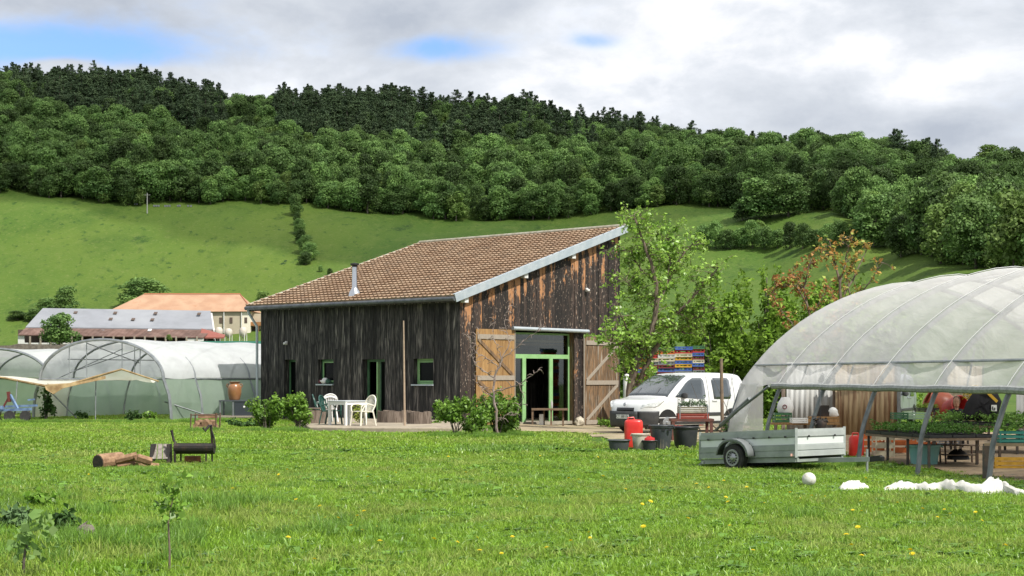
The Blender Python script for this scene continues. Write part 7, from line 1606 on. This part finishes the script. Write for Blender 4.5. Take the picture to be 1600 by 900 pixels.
for i, (x, yb, w_, h_, D_, lb) in enumerate([(1120, 600, 110, 130, 70, 'bright green bush behind the crate wall, the left one of the thicket'), (1190, 600, 120, 160, 74, 'tall bright green bush in the middle of the thicket behind the van'), (1255, 600, 120, 150, 72, 'bright green bush of the thicket under the red leaved tree'), (1320, 590, 120, 130, 76, 'bright green bush of the thicket under the orange leaved tree'),
        (1050, 600, 100, 90, 76, 'green bush directly behind the top of the crate wall'), (985, 610, 70, 85, 78, 'green bush behind the trunk of the fruit tree'), (1160, 605, 90, 70, 66, 'low bush right behind the roof of the white van'), (1385, 600, 110, 100, 80, 'green bush far right in the thicket, seen over the tunnel film'), (1225, 605, 100, 85, 65, 'low bush beside the far end of the large polytunnel')]):
    bush_px('thicket_bush', lb, x, yb, w_, h_, 3600, .22, M_leafH, 20 + i, D=D_, lumps=14, group=HB)
bush_px('weed_clump', 'dark leafy weed growing at the left foot of the tunnel arch', 73, 657, 26, 50, 320, .16, M_leafD, 50, dmin=45); bush_px('weed_clump', 'low dark weed before the middle of the tunnel mouth', 128, 657, 22, 12, 160, .12, M_leafD, 51, dmin=45)
bush_px('weed_clump', 'grassy weed at the tunnel mouth left of the foot', 208, 660, 24, 16, 260, .12, M_leafD, 52, dmin=45); bush_px('weed_clump', 'grassy weed close to the right foot of the tunnel arch', 234, 660, 22, 16, 260, .12, M_leafB2, 53, dmin=45); bush_px('weed_clump', 'dark weeds against the green side netting', 285, 656, 44, 28, 500, .13, M_leafD, 54, D=66.)
bush_px('weed_clump', 'weeds before the grey base plank of the jar stand', 378, 668, 60, 12, 300, .12, M_leafD, 55, dmin=40); bush_px('weed_clump', 'thin yellowish plant in front of the cream chair', 562, 668, 22, 36, 110, .10, M_leafY, 56, dmin=40); bush_px('weed_clump', 'weeds at the foot of the barrel planter', 672, 668, 40, 16, 300, .11, M_leafB2, 57, dmin=40)
bush_px('weed_clump', 'green weeds at the foot of the weathered shutter', 948, 668, 36, 12, 260, .11, M_leafB2, 58, dmin=48); bush_px('weed_clump', 'climbing plant before the lowest crates of the crate wall', 1010, 612, 60, 30, 500, .18, M_leafB2, 59, D=60.)
# foreground saplings and broad leaved plants at the lower left
g = G(264, 905); s_ = g.y / F; t = thing('grafted_sapling', 'thin young sapling with pale lobed leaves in the foreground grass', 'sapling', tuple(g), world=True); mb = MB(); pz = lambda x, y, dy=0: Vector((P(x, y, g.y).x, g.y + dy, EYE + (HZ - y) * s_))
mb.tube([pz(265, 908), pz(265, 860), pz(263, 815), pz(268, 790), pz(272, 760)], [.012, .011, .009, .006, .003], 6); mb.build('stem', M_barkT, t); rgn = np.random.default_rng(4)
def leafset(t, centres, n, spread, size, m, name='foliage'):
    C = np.concatenate([np.array([tuple(c)] * n) + rgn.normal(size=(n, 3)) * spread for c in centres]); V, Fq = quads(C, rgn.normal(size=C.shape) * .7 + np.array([0, -.4, .8]), size * rgn.uniform(.6, 1.3, len(C)), rgn, .95); npmesh(name, V, Fq, m, parent=t)
leafset(t, [pz(262, 805), pz(277, 790), pz(272, 765), pz(285, 745), pz(258, 762), pz(280, 800), pz(268, 782), pz(250, 790)], 12, .045, .085, M_leafB2)
g = G(38, 915); s_ = g.y / F; t = thing('young_fig', 'young plant with large pale leaves on a dark stem in the lower left corner', 'plant', tuple(g), world=True); mb = MB(); mb.tube([pz(35, 910), pz(38, 870), pz(42, 845), pz(44, 825)], [.016, .014, .01, .006], 6); mb.build('stem', M_bark, t)
leafset(t, [pz(28, 848), pz(44, 826), pz(60, 838), pz(72, 828), pz(36, 858), pz(55, 858), pz(62, 815)], 9, .06, .11, leafm('large_pale_leaves', (.20, .35, .09), (.28, .43, .13), 2.0, island=.3, trans=.45))
for i, (x, y, w_, h_, lb) in enumerate([(25, 838, 60, 40, 'grey green broad leaved plant at the left edge'), (100, 842, 46, 36, 'dark leaved plant beside a bare earth patch'), (70, 800, 60, 30, 'low leafy plant behind the young large leaved one')]): bush_px('leafy_plant', lb, x, y, w_, h_, 260, .10, M_leafD if i == 1 else leafm('grey_green_leaves', (.12, .21, .08), (.17, .27, .12), 2, island=.3) if i == 0 else M_leafB2, 70 + i, dmin=10, cat='plant', stems=4)
rock('dark_stone', 'dark grey stone in the grass of the lower left corner', 133, 848, .12, M_rubble, 6, dmin=10)
# ---------------------------------------------------------------- lawn
def blade_patch(name, seed, n, rad, h0, h1, wd, m, leafy=0.0, stiff=1.0):
    r_ = np.random.default_rng(seed); rr_ = rad * np.sqrt(r_.uniform(0, 1, n)); a_ = r_.uniform(0, 6.283, n); x = rr_ * np.cos(a_); y = rr_ * np.sin(a_)
    # blades gather in small tufts
    tx = r_.uniform(-rad, rad, (n // 14 + 1)); ty = r_.uniform(-rad, rad, (n // 14 + 1)); k = r_.integers(0, len(tx), n); use = r_.random(n) < .55
    x = np.where(use, tx[k] + r_.normal(size=n) * .035, x); y = np.where(use, ty[k] + r_.normal(size=n) * .035, y)
    h = r_.uniform(h0, h1, n) * np.where(use, 1.12, .85); w_ = wd * r_.uniform(.6, 1.4, n); yaw = r_.uniform(0, 6.283, n); lean = r_.uniform(.1, .75, n) / stiff
    wx, wy = np.cos(yaw) * w_ / 2, np.sin(yaw) * w_ / 2; la = r_.uniform(0, 6.283, n); lx, ly = np.cos(la) * lean * h, np.sin(la) * lean * h
    lf = r_.random(n) < leafy; w2 = np.where(lf, 4.0, 1.0); h = np.where(lf, h * .55, h)
    z0 = np.full(n, -.02)
    V = np.stack([np.stack([x - wx, y - wy, z0], 1), np.stack([x + wx, y + wy, z0], 1), np.stack([x + lx * .35 + wx * .9 * w2, y + ly * .35 + wy * .9 * w2, h * .6], 1), np.stack([x + lx * .35 - wx * .9 * w2, y + ly * .35 - wy * .9 * w2, h * .6], 1), np.stack([x + lx, y + ly, h * (1 - .25 * lean)], 1)], 1).reshape(-1, 3)
    b = np.arange(n) * 5; q_ = np.stack([b, b + 1, b + 2, b + 3], 1); t_ = np.stack([b + 3, b + 2, b + 4], 1)
    return npmesh(name, V, [q_, t_], m, link=False)
M_blade = leafm('grass_blades', (.20, .36, .035), (.29, .44, .05), .35, objrand=.15, island=.4, trans=.42, rough=.38, spec=.5)
M_bladeD = leafm('blue_green_grass', (.17, .32, .05), (.24, .39, .07), .35, objrand=.12, island=.35, trans=.4, rough=.4, spec=.5)
M_bladeY = leafm('yellow_green_grass', (.27, .38, .06), (.34, .42, .11), .35, objrand=.12, island=.35, trans=.4, rough=.6)
near = [blade_patch('a_lawn_%d' % i, 100 + i, 460, .42, .05, .16, .011, M_blade, leafy=.16) for i in range(5)] + [blade_patch('b_tall_%d' % i, 110 + i, 300, .22, .10, .24, .010, M_bladeD, leafy=.03) for i in range(3)] + [blade_patch('c_pale_%d' % i, 120 + i, 320, .40, .06, .2, .010, M_bladeY, leafy=.06) for i in range(2)]
mid = [blade_patch('a_lawn_%d' % i, 130 + i, 900, .75, .05, .14, .013, M_blade, leafy=.14) for i in range(4)] + [blade_patch('b_tall_%d' % i, 140 + i, 520, .42, .09, .19, .013, M_bladeD) for i in range(2)] + [blade_patch('c_pale_%d' % i, 150 + i, 600, .7, .06, .17, .013, M_bladeY) for i in range(2)]
farp = [blade_patch('a_lawn_%d' % i, 160 + i, 1300, 1.5, .05, .13, .026, M_blade, leafy=.1) for i in range(3)] + [blade_patch('b_tall_%d' % i, 170 + i, 1100, 1.3, .1, .2, .026, M_bladeD) for i in range(2)] + [blade_patch('c_pale_%d' % i, 180 + i, 900, 1.4, .06, .15, .026, M_bladeY) for i in range(1)]
def inpoly(x, y, poly):
    r = False; n = len(poly)
    for i in range(n):
        x1, y1 = poly[i][:2]; x2, y2 = poly[(i + 1) % n][:2]
        if (y1 > y) != (y2 > y) and x < (x2 - x1) * (y - y1) / (y2 - y1) + x1: r = not r
    return r
barn_fp = [(bA + bL * u_ + bG * s_) for u_, s_ in ((-.1, -.1), (LL + .1, -.1), (LL + .1, LG + .1), (-.1, LG + .1))]
tun_fp = floor_sheet(); keep_out = [barn_fp, TERR, PATH, tun_fp]
tun1 = [f1(t_, o, 0) for t_, o in ((0.3, -3.4), (0.3, 3.4), (14, 3.4), (14, -3.4))]
rg = np.random.default_rng(77)
def lawn(name, d0, d1, step, srcs_, na, nb, nc, margin, half=.40):
    pts_ = []; ix = []; sc_ = []
    for Y in np.arange(d0, d1, step):
        for X in np.arange(-half * Y - 1, half * Y + 1, step):
            x = X + rg.uniform(-.5, .5) * step; y = Y + rg.uniform(-.5, .5) * step
            bad = False
            for poly in keep_out:
                for ox, oy in ((0, 0), (margin, 0), (-margin, 0), (0, margin), (0, -margin)):
                    if inpoly(x + ox, y + oy, poly): bad = True; break
                if bad: break
            if bad: continue
            if inpoly(x, y, tun1) and rg.random() < .6: continue
            n1 = noise.noise(Vector((x * .35, y * .35, 2))); n2 = noise.noise(Vector((x * 1.1, y * 1.1, 9))); left = max(0, min(1, (-x / y + .05) * 3)) * max(0, min(1, (34 - y) / 10))
            tall = rg.random() < max(0, min(.75, (n1 * .35 + n2 * 1.0 + left * .55 - .34) * .9)); pale = (not tall) and rg.random() < max(.06, min(.55, .14 + 1.2 * (noise.noise(Vector((x * .6, y * .35, 5))) + n2 * .4)))
            s_ = .66 + .22 * n1 + .30 * n2 + .5 * left; s_ *= rg.uniform(.85, 1.15)
            if tall: ix.append(rg.integers(0, na)); pts_.append((x, y, gz(x, y))); sc_.append(s_)
            ix.append(na + rg.integers(0, nb) if tall else (na + nb + rg.integers(0, nc) if pale else rg.integers(0, na))); pts_.append((x, y, gz(x, y))); sc_.append(s_ * (1 if tall else .95))
    n = len(pts_); print(name, n)
    scatter(name, pts_, np.stack([np.zeros(n), np.zeros(n), rg.uniform(0, 6.28, n)], 1), np.stack([np.ones(n) * 1.02, np.ones(n) * 1.02, np.array(sc_)], 1), ix, srcs_)
lawn('grass', 12.5, 25, .40, near, 5, 3, 2, .3)
lawn('grass_middle', 24.5, 38, .62, mid, 4, 2, 2, .4)
lawn('grass_distant', 37.5, 72, 1.15, farp, 3, 2, 1, .9)
# broad leaved rosettes (plantain, dandelion, clover) between the blades
def rosette_patch(name, seed, n, rad, size, m):
    r_ = np.random.default_rng(seed); C = []; 
    Vs = []; k = 0
    for i in range(n):
        rr_ = rad * math.sqrt(r_.random()); a_ = r_.uniform(0, 6.28); cx, cy = rr_ * math.cos(a_), rr_ * math.sin(a_); nl = r_.integers(5, 10); s_ = size * r_.uniform(.6, 1.3)
        for j in range(nl):
            b_ = r_.uniform(0, 6.28); ln = s_ * r_.uniform(.7, 1.2); w_ = ln * r_.uniform(.16, .3); up_ = r_.uniform(.3, 1.1) * ln * .8; d = np.array([math.cos(b_), math.sin(b_)]); q_ = np.array([-d[1], d[0]]); c = np.array([cx, cy])
            p0 = c; p1 = c + d * ln * .55; p2 = c + d * ln
            Vs += [(*p0, 0), (*(p1 + q_ * w_), up_ * .8), (*p2, up_ * .75), (*(p1 - q_ * w_), up_ * .8)]
    V = np.array(Vs); return npmesh(name, V, np.arange(len(V)).reshape(-1, 4), m, link=False)
M_broad = leafm('broad_lawn_leaves', (.12, .25, .035), (.19, .33, .05), .5, objrand=.15, island=.3, trans=.3, rough=.4, spec=.45)
ros = [rosette_patch('a_rosette_%d' % i, 300 + i, 9, .35, .13, M_broad) for i in range(4)] + [rosette_patch('b_clover_%d' % i, 310 + i, 26, .32, .07, M_broad) for i in range(2)]
lawn('lawn_weeds', 12.8, 40, .45, ros, 3, 1, 2, .3)
# longer grass left standing round the things the mower cannot reach
ep = []
def edge(pl, n, sp=.12):
    for (x0, y0), (x1, y1) in zip(pl[:-1], pl[1:]):
        for i in range(n):
            f_ = rg.random(); g = G(x0 + (x1 - x0) * f_, y0 + (y1 - y0) * f_, 12); ep.append((g.x + rg.normal() * sp, g.y + rg.normal() * sp))
edge([(470, 670), (770, 671)], 46, .15); edge([(1215, 740), (1290, 738), (1370, 726)], 6); edge([(1320, 728), (1345, 732)], 6)
edge([(0, 662), (120, 662), (268, 662)], 26, .2); edge([(268, 662), (345, 660)], 14, .2); edge([(150, 738), (250, 741)], 5, .08); edge([(296, 676), (345, 676)], 9, .08); edge([(385, 676), (495, 676)], 16); edge([(680, 684), (820, 684)], 20)
ep = [p for p in ep if not inpoly(p[0], p[1], TERR)]; k = len(ep)
scatter('grass_verge', [(x, y, gz(x, y)) for x, y in ep], np.stack([np.zeros(k), np.zeros(k), rg.uniform(0, 6.28, k)], 1), np.stack([np.full(k, .42), np.full(k, .42), rg.uniform(.7, 1.25, k)], 1), rg.integers(4, 6, k), mid)
# dandelions
dn_ = thing('dandelion', 'yellow dandelion flower in the sunlit lawn', 'dandelion', (0, 0, 0), 0, 'dandelions scattered in the lawn'); mb = MB(); mb.tube([(0, 0, 0), (.01, 0, .10), (.0, .01, .16)], .004, 4); mb.build('stem', M_leafB2, dn_)
mb = MB()
for i in range(14):
    a_ = i * 6.283 / 14; c, s_ = math.cos(a_), math.sin(a_)
    for r_, z in ((.030, .17), (.018, .178)): mb.add([(0, .01, .165), (r_ * c - .005 * s_, r_ * s_ + .005 * c, z), (r_ * 1.1 * c, r_ * 1.1 * s_, z), (r_ * c + .005 * s_, r_ * s_ - .005 * c, z)], [(0, 1, 2, 3)])
mb.build('flower', mat('dandelion_yellow', (.80, .62, .01), .6, trans=.2), dn_)
dp = [(576, 757), (510, 820), (522, 828), (552, 838), (565, 845), (507, 812), (560, 822), (738, 853), (708, 863), (1195, 797), (1238, 787), (1348, 812), (1428, 882), (1422, 886), (1462, 822), (1488, 820), (1324, 858), (890, 758), (905, 762), (612, 750), (440, 752), (140, 752), (975, 775), (1000, 800), (1040, 772), (1130, 790), (1145, 800), (1168, 776), (1526, 814), (860, 880), (470, 798), (385, 806), (330, 775), (985, 735), (1020, 745), (930, 722), (700, 725), (1290, 790), (1400, 800), (1070, 830)]
first = True; rr2 = random.Random(6)
dp += [(rr2.uniform(330, 1590), 690 + 205 * rr2.random() ** .8) for _ in range(45)]
for x, y in dp:
    o = dn_ if first else copy_tree(dn_); first = False; g = G(x, y)
    if inpoly(g.x, g.y, TERR) or inpoly(g.x, g.y, PATH) or inpoly(g.x, g.y, tun_fp): g = G(x - 300, 800)
    o.location = tuple(g); s_ = rr2.uniform(.7, 1.1); o.scale = (s_, s_, s_ * rr2.uniform(.8, 1.1)); o.rotation_euler = (rr2.uniform(-.3, .3) - .25, rr2.uniform(-.3, .3), rr2.uniform(0, 6))
